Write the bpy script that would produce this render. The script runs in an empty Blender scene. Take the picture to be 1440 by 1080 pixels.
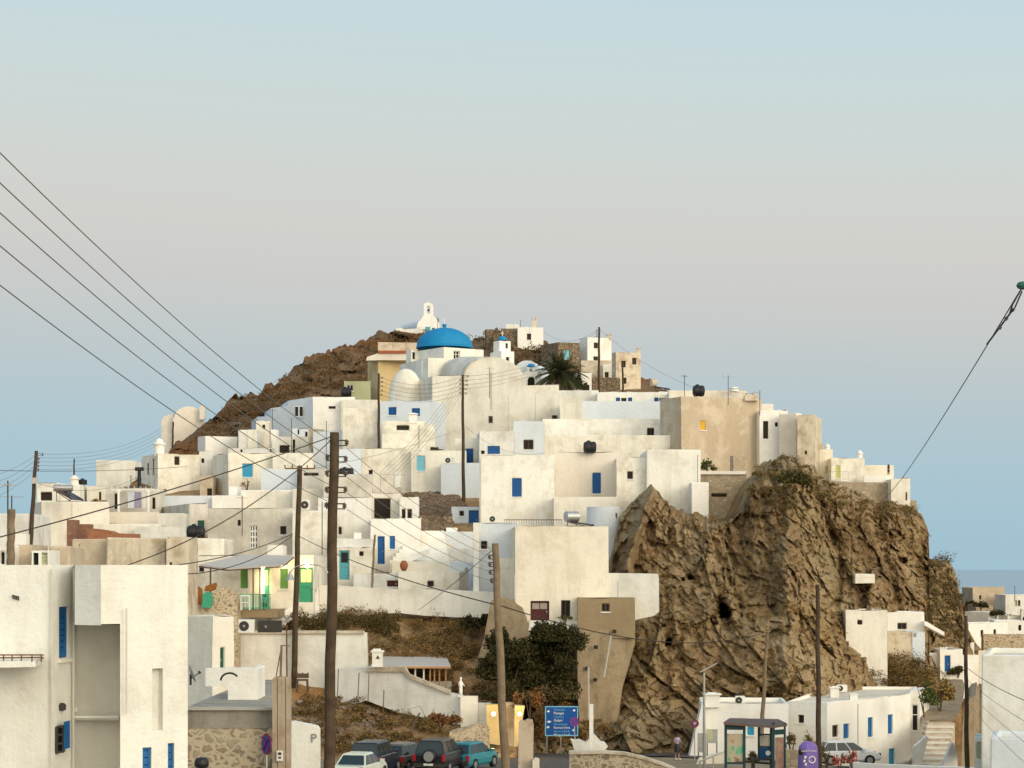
import bpy, bmesh, math, random
import numpy as np
from mathutils import Vector, Matrix
R = math.radians
random.seed(7)
rng = np.random.default_rng(11)
scene = bpy.context.scene

# ---------------------------------------------------------------- camera
CZ = 12.0            # eye height above the village street
FPX = 3000.0         # focal length in photograph pixels (photo 1440 x 1080)
HZ = 798.0           # photograph row of the eye-level line
cam_d = bpy.data.cameras.new("camera")
cam_d.sensor_width = 36.0
cam_d.lens = 36.0 * FPX / 1440.0
cam_d.shift_y = (HZ - 540.0) / 1440.0
cam_d.clip_start = 0.5
cam_d.clip_end = 200000.0
cam = bpy.data.objects.new("camera", cam_d)
cam.location = (0, 0, CZ)
cam.rotation_euler = (R(90), 0, 0)
scene.collection.objects.link(cam)
scene.camera = cam

# ---------------------------------------------------------------- world (dusk sky opposite the set sun)
SUN_AZ = R(38)       # to the right of straight behind the camera
SUN_EL = R(16)
world = bpy.data.worlds.new("World")
scene.world = world
world.use_nodes = True
wn, wl = world.node_tree.nodes, world.node_tree.links
wn.clear()
def srgb(r, g, b):
    f = lambda c: (c / 255 / 12.92) if c / 255 <= 0.04045 else ((c / 255 + 0.055) / 1.055) ** 2.4
    return (f(r), f(g), f(b), 1.0)
tc = wn.new('ShaderNodeTexCoord')
sep = wn.new('ShaderNodeSeparateXYZ'); wl.new(tc.outputs['Generated'], sep.inputs[0])
mr = wn.new('ShaderNodeMapRange'); mr.inputs['From Min'].default_value = 0.0; mr.inputs['From Max'].default_value = 0.5
wl.new(sep.outputs['Z'], mr.inputs['Value'])
nz = wn.new('ShaderNodeTexNoise'); nz.inputs['Scale'].default_value = 2.2; nz.inputs['Detail'].default_value = 2
mp = wn.new('ShaderNodeMapping'); mp.inputs['Scale'].default_value = (1, 1, 7)
wl.new(tc.outputs['Generated'], mp.inputs[0]); wl.new(mp.outputs[0], nz.inputs['Vector'])
ma = wn.new('ShaderNodeMath'); ma.operation = 'MULTIPLY_ADD'; ma.inputs[1].default_value = 0.03; ma.inputs[2].default_value = -0.015
wl.new(nz.outputs['Fac'], ma.inputs[0])
# the left (northern) part of the band is a little bluer
mx = wn.new('ShaderNodeMath'); mx.operation = 'MULTIPLY_ADD'; mx.inputs[1].default_value = 0.08
wl.new(sep.outputs['X'], mx.inputs[0]); wl.new(ma.outputs[0], mx.inputs[2])
ad = wn.new('ShaderNodeMath'); ad.operation = 'ADD'
wl.new(mr.outputs[0], ad.inputs[0]); wl.new(mx.outputs[0], ad.inputs[1])
cr = wn.new('ShaderNodeValToRGB'); wl.new(ad.outputs[0], cr.inputs[0])
cr.color_ramp.interpolation = 'B_SPLINE'
stops = [(0.0, srgb(155, 188, 204)), (0.07, srgb(160, 191, 205)), (0.13, srgb(170, 193, 203)), (0.20, srgb(186, 195, 197)),
         (0.27, srgb(203, 200, 197)), (0.33, srgb(206, 205, 199)), (0.40, srgb(202, 211, 207)), (0.54, srgb(192, 215, 223)),
         (0.75, srgb(160, 195, 216)), (1.0, srgb(128, 168, 203))]
el = cr.color_ramp.elements
while len(el) < len(stops): el.new(0.5)
for e, (p, c) in zip(el, stops): e.position = p; e.color = c
# warm afterglow on the side of the sun, behind the camera
sd = Vector((math.sin(SUN_AZ), -math.cos(SUN_AZ), 0.12)).normalized()
dt = wn.new('ShaderNodeVectorMath'); dt.operation = 'DOT_PRODUCT'; dt.inputs[1].default_value = sd
wl.new(tc.outputs['Generated'], dt.inputs[0])
m2 = wn.new('ShaderNodeMapRange'); m2.inputs['From Min'].default_value = 0.0; m2.inputs['From Max'].default_value = 1.0
m2.interpolation_type = 'SMOOTHSTEP'
wl.new(dt.outputs['Value'], m2.inputs['Value'])
mixw = wn.new('ShaderNodeMixRGB'); mixw.inputs[2].default_value = (2.10, 1.90, 1.50, 1)
wl.new(m2.outputs[0], mixw.inputs[0]); wl.new(cr.outputs[0], mixw.inputs[1])
# the physical sky adds its share of skylight
sky = wn.new('ShaderNodeTexSky'); sky.sky_type = 'NISHITA'; sky.sun_disc = False
sky.sun_elevation = SUN_EL; sky.sun_rotation = math.pi - SUN_AZ
bg1 = wn.new('ShaderNodeBackground'); bg1.inputs[1].default_value = 1.0
bg2 = wn.new('ShaderNodeBackground'); bg2.inputs[1].default_value = 0.004
wl.new(mixw.outputs[0], bg1.inputs[0]); wl.new(sky.outputs[0], bg2.inputs[0])
addw = wn.new('ShaderNodeAddShader'); wo = wn.new('ShaderNodeOutputWorld')
wl.new(bg1.outputs[0], addw.inputs[0]); wl.new(bg2.outputs[0], addw.inputs[1]); wl.new(addw.outputs[0], wo.inputs[0])
# ---------------------------------------------------------------- sun (veiled, almost down)
sl = bpy.data.lights.new("sun", 'SUN'); sl.energy = 1.0; sl.angle = R(24); sl.color = (1.0, 0.89, 0.70)
so = bpy.data.objects.new("sun", sl); scene.collection.objects.link(so)
so.rotation_euler = (R(90) - SUN_EL, 0, SUN_AZ)
scene.view_settings.view_transform = 'Standard'
scene.view_settings.look = 'None'
scene.view_settings.exposure = 0.04
scene.view_settings.gamma = 1.0
scene.view_settings.use_curve_mapping = False
scene.cycles.max_bounces = 6
scene.cycles.diffuse_bounces = 3

# ---------------------------------------------------------------- helpers
def P(px, py, D):
    return Vector(((px - 720.0) / FPX * D, D, CZ + (HZ - py) / FPX * D))
def X(px, D): return (px - 720.0) / FPX * D
def Z(py, D): return CZ + (HZ - py) / FPX * D
coll = scene.collection.objects
def tag(o, label=None, cat=None, group=None, kind=None):
    if label: o['label'] = label
    if cat: o['category'] = cat
    if group: o['group'] = group
    if kind: o['kind'] = kind
    return o
def empty(name, loc, label, cat, group=None):
    o = bpy.data.objects.new(name, None); o.empty_display_size = 0.3
    coll.link(o); o.location = loc
    return tag(o, label, cat, group)
class MB:
    def __init__(s): s.v = []; s.f = []; s.mi = []; s.cur = 0
    def add(s, vs, fs):
        b = len(s.v); s.v += [tuple(p) for p in vs]
        for f in fs: s.f.append([b + i for i in f]); s.mi.append(s.cur)
    def quad(s, a, b, c, d): s.add([a, b, c, d], [(0, 1, 2, 3)])
    def hexa(s, b4, t4):
        s.add(list(b4) + list(t4), [(3, 2, 1, 0), (4, 5, 6, 7), (0, 1, 5, 4), (1, 2, 6, 5), (2, 3, 7, 6), (3, 0, 4, 7)])
    def box(s, c, sx, sy, sz, rz=0.0, ry=0.0):
        m = Matrix.Rotation(rz, 3, 'Z') @ Matrix.Rotation(ry, 3, 'Y'); c = Vector(c)
        pts = [c + m @ Vector((x * sx / 2, y * sy / 2, z * sz / 2)) for z in (-1, 1) for x, y in ((-1, -1), (1, -1), (1, 1), (-1, 1))]
        s.hexa(pts[:4], pts[4:])
    def bar(s, a, b, w, h=None, up=Vector((0, 0, 1))):
        a = Vector(a); b = Vector(b); h = h or w; d = (b - a).normalized()
        if abs(d.dot(up)) > 0.97: up = Vector((0, 1, 0))
        r = d.cross(up).normalized(); u = r.cross(d).normalized()
        q = [(-1, -1), (1, -1), (1, 1), (-1, 1)]
        s.hexa([a + r * x * w / 2 + u * y * h / 2 for x, y in q], [b + r * x * w / 2 + u * y * h / 2 for x, y in q])
    def tube(s, pts, rad, n=8, caps=True):
        pts = [Vector(p) for p in pts]; rs = rad if isinstance(rad, (list, tuple)) else [rad] * len(pts)
        base = len(s.v); m = len(pts)
        ref = Vector((0, 0, 1))
        d0 = (pts[-1] - pts[0]).normalized()
        if abs(d0.dot(ref)) > 0.9: ref = Vector((0, 1, 0))
        for i, p in enumerate(pts):
            d = (pts[min(i + 1, m - 1)] - pts[max(i - 1, 0)]).normalized()
            r = d.cross(ref).normalized(); u = r.cross(d)
            for k in range(n):
                a = 2 * math.pi * k / n
                s.v.append(tuple(p + (r * math.cos(a) + u * math.sin(a)) * rs[i]))
        for i in range(m - 1):
            for k in range(n):
                k2 = (k + 1) % n
                s.f.append([base + i * n + k, base + i * n + k2, base + (i + 1) * n + k2, base + (i + 1) * n + k]); s.mi.append(s.cur)
        if caps:
            s.f.append([base + k for k in range(n)]); s.mi.append(s.cur)
            s.f.append([base + (m - 1) * n + k for k in range(n)][::-1]); s.mi.append(s.cur)
    def lathe(s, c, prof, n=20, a0=0, a1=2 * math.pi, sx=1, sy=1, rz=0):
        c = Vector(c); base = len(s.v); full = abs(a1 - a0 - 2 * math.pi) < 1e-6
        k_n = n if full else n + 1
        for (r, z) in prof:
            for k in range(k_n):
                a = a0 + (a1 - a0) * k / n
                x, y = r * math.cos(a) * sx, r * math.sin(a) * sy
                s.v.append((c.x + x * math.cos(rz) - y * math.sin(rz), c.y + x * math.sin(rz) + y * math.cos(rz), c.z + z))
        for i in range(len(prof) - 1):
            for k in range(n):
                k2 = (k + 1) % k_n
                s.f.append([base + i * k_n + k, base + i * k_n + k2, base + (i + 1) * k_n + k2, base + (i + 1) * k_n + k]); s.mi.append(s.cur)
    def extrude(s, poly, vec, cap=True):
        vec = Vector(vec); n = len(poly); a = [Vector(p) for p in poly]; b = [p + vec for p in a]
        fs = [(i, (i + 1) % n, n + (i + 1) % n, n + i) for i in range(n)]
        s.add(a + b, fs)
        if cap:
            base = len(s.v) - 2 * n
            s.f.append([base + i for i in range(n)][::-1]); s.mi.append(s.cur)
            s.f.append([base + n + i for i in range(n)]); s.mi.append(s.cur)
    def build(s, name, mats, parent=None, smooth=False, weld=False, recalc=True):
        o3 = parent
        off = Vector((0, 0, 0))
        while o3 is not None: off += Vector(o3.location); o3 = o3.parent
        me = bpy.data.meshes.new(name)
        me.from_pydata([(x - off.x, y - off.y, z - off.z) for x, y, z in s.v], [], s.f)
        if not isinstance(mats, (list, tuple)): mats = [mats]
        for m in mats: me.materials.append(m)
        me.polygons.foreach_set('material_index', s.mi)
        if weld or recalc:
            bm = bmesh.new(); bm.from_mesh(me)
            if weld: bmesh.ops.remove_doubles(bm, verts=bm.verts, dist=0.002)
            if recalc: bmesh.ops.recalc_face_normals(bm, faces=bm.faces)
            bm.to_mesh(me); bm.free()
        if smooth: me.polygons.foreach_set('use_smooth', [True] * len(me.polygons))
        me.update()
        o = bpy.data.objects.new(name, me); coll.link(o)
        if parent is not None: o.parent = parent
        return o
    def solo(s, name, mats, label, cat, group=None, origin=None, smooth=False, weld=False):
        o = s.build(name, mats, None, smooth, weld)
        org = Vector(origin) if origin is not None else Vector((sum(v[0] for v in s.v) / len(s.v), sum(v[1] for v in s.v) / len(s.v), min(v[2] for v in s.v)))
        o.data.transform(Matrix.Translation(-org)); o.location = org
        return tag(o, label, cat, group)

# ---------------------------------------------------------------- materials
def nodemat(name, rough=0.85, spec=0.25):
    m = bpy.data.materials.new(name); m.use_nodes = True
    nt = m.node_tree; b = nt.nodes['Principled BSDF']
    b.inputs['Roughness'].default_value = rough
    b.inputs['Specular IOR Level'].default_value = spec
    return m, nt, b
def c4(c): return (c[0], c[1], c[2], 1)
def noise_node(nt, vec, scale, detail=5, rough=0.6, sc=None):
    n = nt.nodes.new('ShaderNodeTexNoise'); n.inputs['Scale'].default_value = scale
    n.inputs['Detail'].default_value = detail; n.inputs['Roughness'].default_value = rough
    if sc:
        mp = nt.nodes.new('ShaderNodeMapping'); mp.inputs['Scale'].default_value = sc
        nt.links.new(vec, mp.inputs[0]); vec = mp.outputs[0]
    nt.links.new(vec, n.inputs['Vector']); return n.outputs['Fac']
def ramp(nt, fac, stops, interp='LINEAR'):
    r = nt.nodes.new('ShaderNodeValToRGB'); r.color_ramp.interpolation = interp
    while len(r.color_ramp.elements) < len(stops): r.color_ramp.elements.new(0.5)
    for e, (p, c) in zip(r.color_ramp.elements, stops):
        e.position = p; e.color = c4(c) if hasattr(c, '__len__') else (c, c, c, 1)
    nt.links.new(fac, r.inputs[0]); return r.outputs[0]
def mix(nt, fac, a, b, mode='MIX'):
    m = nt.nodes.new('ShaderNodeMixRGB'); m.blend_type = mode
    for i, x in ((0, fac), (1, a), (2, b)):
        if hasattr(x, 'is_linked') or hasattr(x, 'links'): nt.links.new(x, m.inputs[i])
        elif i == 0: m.inputs[0].default_value = x
        else: m.inputs[i].default_value = c4(x)
    return m.outputs[0]
def bump(nt, b, h, strength=0.4, dist=0.05):
    n = nt.nodes.new('ShaderNodeBump'); n.inputs['Strength'].default_value = strength; n.inputs['Distance'].default_value = dist
    nt.links.new(h, n.inputs['Height']); nt.links.new(n.outputs[0], b.inputs['Normal'])
def geo_pos(nt):
    g = nt.nodes.new('ShaderNodeNewGeometry'); return g.outputs['Position']
def plaster(name, base, dirt=None, amt=0.5, sc=0.35, bmp=0.5, con=0):
    m, nt, b = nodemat(name, 0.92, 0.15)
    pos = geo_pos(nt)
    dirt = dirt or tuple(c * k for c, k in zip(base, (0.80, 0.76, 0.68)))
    n1 = noise_node(nt, pos, sc, 6, 0.65)
    n2 = noise_node(nt, pos, 1.1, 5, 0.7, (1, 1, 0.16))
    n3 = noise_node(nt, pos, 5.0, 4, 0.7)
    light = tuple(min(0.9, c * 1.04) for c in base)
    c1 = ramp(nt, n1, [(0.30 + .1 * con, light), (0.5 - .02 * con, base), (0.78 - .16 * con, dirt)])
    f2 = ramp(nt, n2, [(0.48, 0.0), (0.74, min(1, amt * 1.5))])
    c2 = mix(nt, f2, c1, dirt)
    f3 = ramp(nt, n3, [(0.62, 0.0), (0.75, amt * 0.5)])
    c3 = mix(nt, f3, c2, tuple(c * 0.85 for c in dirt))
    nt.links.new(c3, b.inputs['Base Color'])
    bump(nt, b, noise_node(nt, pos, 3.0, 8, 0.75), bmp, 0.12)
    return m
def plain(name, col, rough=0.6, var=0.15, spec=0.3, metal=0.0, sc=6.0, bmp=0.0):
    m, nt, b = nodemat(name, rough, spec); b.inputs['Metallic'].default_value = metal
    pos = geo_pos(nt); n = noise_node(nt, pos, sc, 5, 0.65)
    c = ramp(nt, n, [(0.25, tuple(min(1, x * (1 + var)) for x in col)), (0.75, tuple(x * (1 - var) for x in col))])
    nt.links.new(c, b.inputs['Base Color'])
    if bmp: bump(nt, b, n, bmp, 0.03)
    return m
def glassy(name, col, rough=0.12):
    m = plain(name, col, rough, 0.1, 0.5); return m
def emis(name, col, s):
    m, nt, b = nodemat(name); b.inputs['Base Color'].default_value = c4(col)
    b.inputs['Emission Color'].default_value = c4(col); b.inputs['Emission Strength'].default_value = s
    return m
def masonry(name, stones, mortar, scale=2.2, mw=0.10, squash=1.5):
    m, nt, b = nodemat(name, 0.95, 0.1); pos = geo_pos(nt)
    mp = nt.nodes.new('ShaderNodeMapping'); mp.inputs['Scale'].default_value = (1, 1, squash); nt.links.new(pos, mp.inputs[0])
    nzv = nt.nodes.new('ShaderNodeTexNoise'); nzv.inputs['Scale'].default_value = 2.0; nt.links.new(mp.outputs[0], nzv.inputs['Vector'])
    add = nt.nodes.new('ShaderNodeMixRGB'); add.blend_type = 'ADD'; add.inputs[0].default_value = 0.6
    nt.links.new(mp.outputs[0], add.inputs[1]); nt.links.new(nzv.outputs['Color'], add.inputs[2])
    vo = nt.nodes.new('ShaderNodeTexVoronoi'); vo.inputs['Scale'].default_value = scale; nt.links.new(add.outputs[0], vo.inputs['Vector'])
    ve = nt.nodes.new('ShaderNodeTexVoronoi'); ve.feature = 'DISTANCE_TO_EDGE'; ve.inputs['Scale'].default_value = scale
    nt.links.new(add.outputs[0], ve.inputs['Vector'])
    sx = nt.nodes.new('ShaderNodeSeparateXYZ'); nt.links.new(vo.outputs['Color'], sx.inputs[0])
    sc = ramp(nt, sx.outputs[0], [(i / max(1, len(stones) - 1), s) for i, s in enumerate(stones)])
    n = noise_node(nt, pos, 7, 5); sc2 = mix(nt, ramp(nt, n, [(0.3, 0.0), (0.8, 0.5)]), sc, tuple(x * 0.5 for x in stones[0]))
    f = ramp(nt, ve.outputs['Distance'], [(mw * 0.6, 0.0), (mw * 1.3, 1.0)])
    nm = mix(nt, n, tuple(x * 1.1 for x in mortar), tuple(x * 0.8 for x in mortar))
    col = mix(nt, f, nm, sc2); nt.links.new(col, b.inputs['Base Color'])
    bump(nt, b, f, 0.5, 0.05); return m
def rocky(name, cols, patch, scale=0.12, bmp=0.8, patch_lo=0.56, stretch=(1, 1, 0.55), patch2=None):
    m, nt, b = nodemat(name, 0.95, 0.1); pos = geo_pos(nt)
    n1 = noise_node(nt, pos, scale, 9, 0.72, stretch)
    c1 = ramp(nt, n1, [(0.34 + 0.32 * i / (len(cols) - 1), c) for i, c in enumerate(cols)])
    n2 = noise_node(nt, pos, scale * 9, 8, 0.75, stretch)
    c2 = mix(nt, ramp(nt, n2, [(0.52, 0.0), (0.64, 0.65)]), c1, tuple(x * 0.5 for x in cols[0]))
    n3 = noise_node(nt, pos, scale * 0.8, 7, 0.7)
    c3 = mix(nt, ramp(nt, n3, [(patch_lo, 0.0), (patch_lo + 0.08, 0.75)]), c2, patch)
    n4 = noise_node(nt, pos, scale * 22, 6, 0.8)
    c4_ = mix(nt, ramp(nt, n4, [(0.56, 0.0), (0.68, 0.7)]), c3, tuple(min(1, x * 1.5) for x in cols[-1]))
    if patch2:
        n5 = noise_node(nt, pos, scale * 0.55, 5, 0.6, (1.3, 1, 1)); c4_ = mix(nt, ramp(nt, n5, [(0.53, 0.0), (0.66, 0.55)]), c4_, patch2)
    nt.links.new(c4_, b.inputs['Base Color'])
    bump(nt, b, n2, bmp, 0.6); return m
M = {}
M['white'] = plaster('whitewash', (0.83, 0.805, 0.73), (0.60, 0.565, 0.48), amt=0.42, con=.35)
M['cream'] = plaster('cream_whitewash', (0.81, 0.77, 0.67), (0.60, 0.54, 0.44), amt=0.45, con=.35)
M['bright'] = plaster('fresh_whitewash', (0.86, 0.84, 0.785), amt=0.18)
M['pink'] = plaster('pinkish_lime_wash', (0.78, 0.71, 0.62), amt=0.2)
M['blue_white'] = plaster('bluish_wash_and_shade', (0.67, 0.72, 0.77), (0.60, 0.63, 0.65), amt=0.25)  # pale blue wash; on some fronts its tone is painted shade
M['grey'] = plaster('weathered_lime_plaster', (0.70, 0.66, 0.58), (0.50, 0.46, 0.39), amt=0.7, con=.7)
M['tan'] = plaster('bare_tan_render', (0.50, 0.405, 0.29), (0.64, 0.54, 0.41), amt=0.6, sc=0.55, con=1)
M['brown'] = plaster('brown_render', (0.32, 0.24, 0.145), (0.27, 0.20, 0.12), amt=0.5)
M['beige'] = plaster('beige_old_render', (0.67, 0.58, 0.45), (0.44, 0.35, 0.24), amt=0.75, sc=0.8, con=1)
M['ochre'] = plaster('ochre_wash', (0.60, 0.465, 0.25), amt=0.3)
M['olive'] = plaster('pale_green_wash', (0.48, 0.50, 0.30), amt=0.4)
M['foot_white'] = plaster('spray_stucco', (0.83, 0.82, 0.755), (0.66, 0.63, 0.55), amt=0.4, sc=0.8, bmp=0.5, con=.3)
M['foot_shade'] = plaster('shaded_stucco', (0.70, 0.665, 0.58), (0.60, 0.56, 0.48), amt=0.25, sc=1.0, bmp=0.5)  # greyer copy of the stucco, recess shade painted into its colour
M['concrete'] = plaster('concrete', (0.37, 0.335, 0.28), (0.22, 0.19, 0.14), amt=0.7, sc=0.7)
M['pillar'] = plaster('stained_concrete', (0.52, 0.43, 0.32), (0.30, 0.20, 0.12), amt=0.8, sc=1.1)
M['roofgrey'] = plaster('roof_screed', (0.50, 0.46, 0.39), (0.33, 0.30, 0.25), amt=0.5)
M['rooflight'] = plaster('painted_roof_screed', (0.70, 0.65, 0.55), (0.56, 0.50, 0.42), amt=0.4)
M['roughbrown'] = plaster('rough_brown_masonry', (0.36, 0.28, 0.18), (0.22, 0.165, 0.10), amt=0.9, sc=1.4, bmp=1.0)
M['stone'] = masonry('dry_stone', [(0.18, 0.13, 0.08), (0.34, 0.26, 0.17), (0.26, 0.19, 0.11), (0.42, 0.34, 0.24)], (0.12, 0.09, 0.06), 2.4)
M['rubble'] = masonry('rubble_in_mortar', [(0.24, 0.19, 0.13), (0.36, 0.30, 0.21), (0.50, 0.42, 0.30), (0.32, 0.21, 0.13), (0.44, 0.37, 0.27)], (0.56, 0.46, 0.32), 3.1, 0.15, 1.35)
M['palestone'] = masonry('pale_masonry', [(0.42, 0.34, 0.24), (0.52, 0.43, 0.31), (0.36, 0.28, 0.19), (0.58, 0.50, 0.38)], (0.38, 0.30, 0.21), 2.6, 0.07)
M['blue'] = plain('cobalt_paint', (0.008, 0.09, 0.29), 0.55)
M['blue2'] = plain('blue_shutter_paint', (0.010, 0.13, 0.36), 0.5)
M['azure'] = plain('azure_paint', (0.03, 0.30, 0.52), 0.5)
M['lightblue'] = plain('light_blue_paint', (0.20, 0.52, 0.66), 0.5)
M['teal'] = plain('teal_paint', (0.09, 0.36, 0.42), 0.5)
M['dome_blue'] = plain('dome_blue_paint', (0.008, 0.21, 0.45), 0.6, 0.12, sc=0.9, bmp=0.3)
M['green'] = plain('green_paint', (0.05, 0.33, 0.19), 0.5)
M['leafgreen'] = plain('leaf_green_paint', (0.14, 0.31, 0.08), 0.5)
M['yellow'] = plain('yellow_paint', (0.72, 0.42, 0.03), 0.5)
M['yellowgreen'] = plain('pale_lime_paint', (0.55, 0.55, 0.16), 0.5)
M['darkred'] = plain('dark_red_paint', (0.075, 0.012, 0.012), 0.5)
M['frame_brown'] = plain('dark_wood_frame', (0.10, 0.065, 0.04), 0.6)
M['white_paint'] = plain('white_paint', (0.78, 0.77, 0.72), 0.5, 0.05)
M['darkgreen'] = plain('dark_green_paint', (0.02, 0.10, 0.07), 0.5)
M['glass'] = plain('window_glass', (0.022, 0.02, 0.018), .45, .1, .12)
M['void'] = plain('unlit_interior', (0.03, 0.024, 0.018), 0.9)
M['curtain'] = plain('net_curtain', (0.35, 0.30, 0.27), 0.9)
M['wood'] = plain('creosoted_pole', (0.070, 0.045, 0.026), 0.85, 0.45, sc=3, bmp=0.3)
M['palewood'] = plain('weathered_pole', (0.20, 0.145, 0.09), 0.85, 0.35, sc=3, bmp=0.3)
M['timber'] = plain('timber', (0.42, 0.22, 0.10), 0.7, 0.3)
M['black'] = plain('black_plastic', (0.012, 0.012, 0.013), 0.5, spec=0.4)
M['steel'] = plain('galvanised_steel', (0.42, 0.42, 0.41), 0.4, 0.15, metal=0.7)
M['darksteel'] = plain('dark_steel', (0.05, 0.045, 0.04), 0.6, metal=0.2)
M['rust'] = plain('rusty_iron', (0.17, 0.085, 0.045), 0.8, 0.3)
M['solar'] = glassy('collector_glass', (0.055, 0.035, 0.03), 0.25)
M['cable'] = plain('cable_sheath', (0.045, 0.038, 0.032), 0.7, spec=0.1)
M['thincable'] = plain('aluminium_wire', (0.16, 0.15, 0.13), 0.6, spec=0.2)
M['porcelain'] = plain('brown_porcelain', (0.10, 0.06, 0.04), 0.3, spec=0.6)
M['brick'] = masonry('hollow_bricks', [(0.38, 0.155, 0.08), (0.47, 0.22, 0.12), (0.32, 0.13, 0.07)], (0.30, 0.14, 0.09), 5.0, 0.06, 2.0)
M['redbrick'] = masonry('old_bricks', [(0.27, 0.135, 0.09), (0.33, 0.18, 0.12), (0.23, 0.11, 0.075)], (0.26, 0.16, 0.12), 5.0, 0.06, 2.0)
M['tile'] = plain('terracotta_tiles', (0.35, 0.10, 0.04), 0.8, 0.4)
M['terracotta'] = plain('terracotta', (0.30, 0.10, 0.04), 0.7, 0.2)
M['canvas'] = plain('grey_canvas', (0.50, 0.46, 0.42), 0.9, 0.08)
M['reed'] = plain('reed_matting', (0.28, 0.11, 0.025), 0.9, 0.5, sc=9, bmp=0.5)
M['skin'] = plain('skin', (0.48, 0.26, 0.17), 0.6, 0.05)
M['lavender'] = plain('lavender_cloth', (0.36, 0.31, 0.47), 0.9)
M['redcloth'] = plain('red_cloth', (0.50, 0.06, 0.04), 0.9)
M['pinkcloth'] = plain('pink_cloth', (0.60, 0.32, 0.30), 0.9)
M['hair'] = plain('dark_hair', (0.04, 0.02, 0.012), 0.7)
M['lamp'] = emis('lit_bulb', (1.0, 0.80, 0.42), 14.0)
M['warm_lit'] = emis('lit_doorway', (1.0, 0.72, 0.22), 1.0)
M['asphalt'] = plain('asphalt', (0.095, 0.085, 0.075), 0.9, 0.3, sc=2.0, bmp=0.3)

VAR = {'white': ['white', plaster('old_whitewash', (0.79, 0.755, 0.665), (0.60, 0.56, 0.47), amt=0.5, sc=0.5, con=.5), plaster('grey_whitewash', (0.76, 0.75, 0.71), (0.56, 0.54, 0.49), amt=0.5, sc=0.45, con=.5), plaster('patched_whitewash', (0.84, 0.82, 0.75), (0.70, 0.65, 0.55), amt=0.45, sc=0.9, con=.7)],
       'cream': ['cream', plaster('warm_cream_wash', (0.81, 0.745, 0.625), (0.64, 0.57, 0.45), amt=0.5, sc=0.5, con=.5), plaster('pale_cream_wash', (0.83, 0.79, 0.69), (0.62, 0.56, 0.45), amt=0.45, sc=0.9, con=.7)]}
# ---------------------------------------------------------------- numpy noise
_perm = rng.permutation(512).astype(np.int64)
_rnd = rng.random(512) * 2 - 1
def _h(i, j, k):
    return _rnd[_perm[(_perm[(_perm[i & 511] + j) & 511] + k) & 511]]
def vnoise(x, y, z):
    xi, yi, zi = np.floor(x).astype(np.int64), np.floor(y).astype(np.int64), np.floor(z).astype(np.int64)
    fx, fy, fz = x - xi, y - yi, z - zi
    sx, sy, sz = fx * fx * (3 - 2 * fx), fy * fy * (3 - 2 * fy), fz * fz * (3 - 2 * fz)
    def l(a, b, t): return a + (b - a) * t
    r = []
    for dk in (0, 1):
        a = l(_h(xi, yi, zi + dk), _h(xi + 1, yi, zi + dk), sx)
        b = l(_h(xi, yi + 1, zi + dk), _h(xi + 1, yi + 1, zi + dk), sx)
        r.append(l(a, b, sy))
    return l(r[0], r[1], sz)
def fbm(x, y, z, o=4, gain=0.5):
    s = 0; a = 1.0; n = 0
    for i in range(o):
        f = 2.03 ** i
        s = s + a * vnoise(x * f + 17 * i, y * f + 5 * i, z * f + 9 * i); n += a; a *= gain
    return s / n
def ridged(x, y, z, o=4, gain=0.55):
    s = 0; a = 1.0; n = 0
    for i in range(o):
        f = 2.1 ** i
        s = s + a * (1 - 2 * np.abs(vnoise(x * f + 31 * i, y * f + 3 * i, z * f + 7 * i))); n += a; a *= gain
    return s / n
def facets(x, y, z, size, seed):
    """angular blocks: every cell is a tilted plane with its own offset"""
    x, y, z = x / size, y / size, z / size; xi, yi, zi = np.floor(x).astype(np.int64), np.floor(y).astype(np.int64), np.floor(z).astype(np.int64)
    best = np.full(x.shape, 1e9); out = np.zeros(x.shape)
    for a in (-1, 0, 1):
        for b in (-1, 0, 1):
            for c in (-1, 0, 1):
                i, j, k = xi + a, yi + b, zi + c; r = lambda s: _h(i + s * 37 + seed, j + s * 11, k + s * 53)
                px_, py_, pz_ = x - (i + .5 + .45 * r(1)), y - (j + .5 + .45 * r(2)), z - (k + .5 + .45 * r(3)); d2 = px_ ** 2 + py_ ** 2 + pz_ ** 2
                v = .55 * r(4) + 1.1 * (r(5) * px_ + r(6) * py_ + r(7) * pz_); m = d2 < best
                out = np.where(m, v, out); best = np.where(m, d2, best)
    return out * size
def poly(pts): 
    xs = np.array([p[0] for p in pts], float); ys = np.array([p[1] for p in pts], float)
    return lambda x: np.interp(x, xs, ys)
def Vd(px, py):
    py = np.asarray(py, float)
    base = np.where(py < 740, 176 + (740 - py) * 0.5, np.where(py < 870, 150 + (870 - py) * 0.2, 150 - (py - 870) * 0.10))
    return base + np.clip((np.asarray(px, float) - 822) / 30, 0, 1) * np.clip((py - 690) / 60, 0, 1) * 42 + np.clip((np.asarray(px, float) - 724) / 25, 0, 1) * np.clip((py - 955) / 30, 0, 1) * 16
def Cd(px, py):
    px = np.asarray(px, float); py = np.asarray(py, float)
    lim = np.interp(px, [960, 1000, 1110, 1180, 1290], [1060, 990, 955, 985, 985])
    return 138 + (1060 - np.minimum(py, lim)) * 0.085 + np.maximum(0, px - 1120) * 0.12 + np.maximum(0, py - lim) * 0.02
def Rd(px, py):
    py = np.asarray(py, float)
    return 150 + (1060 - py) * 0.45
def V(py): return float(Vd(0, py))
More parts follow.
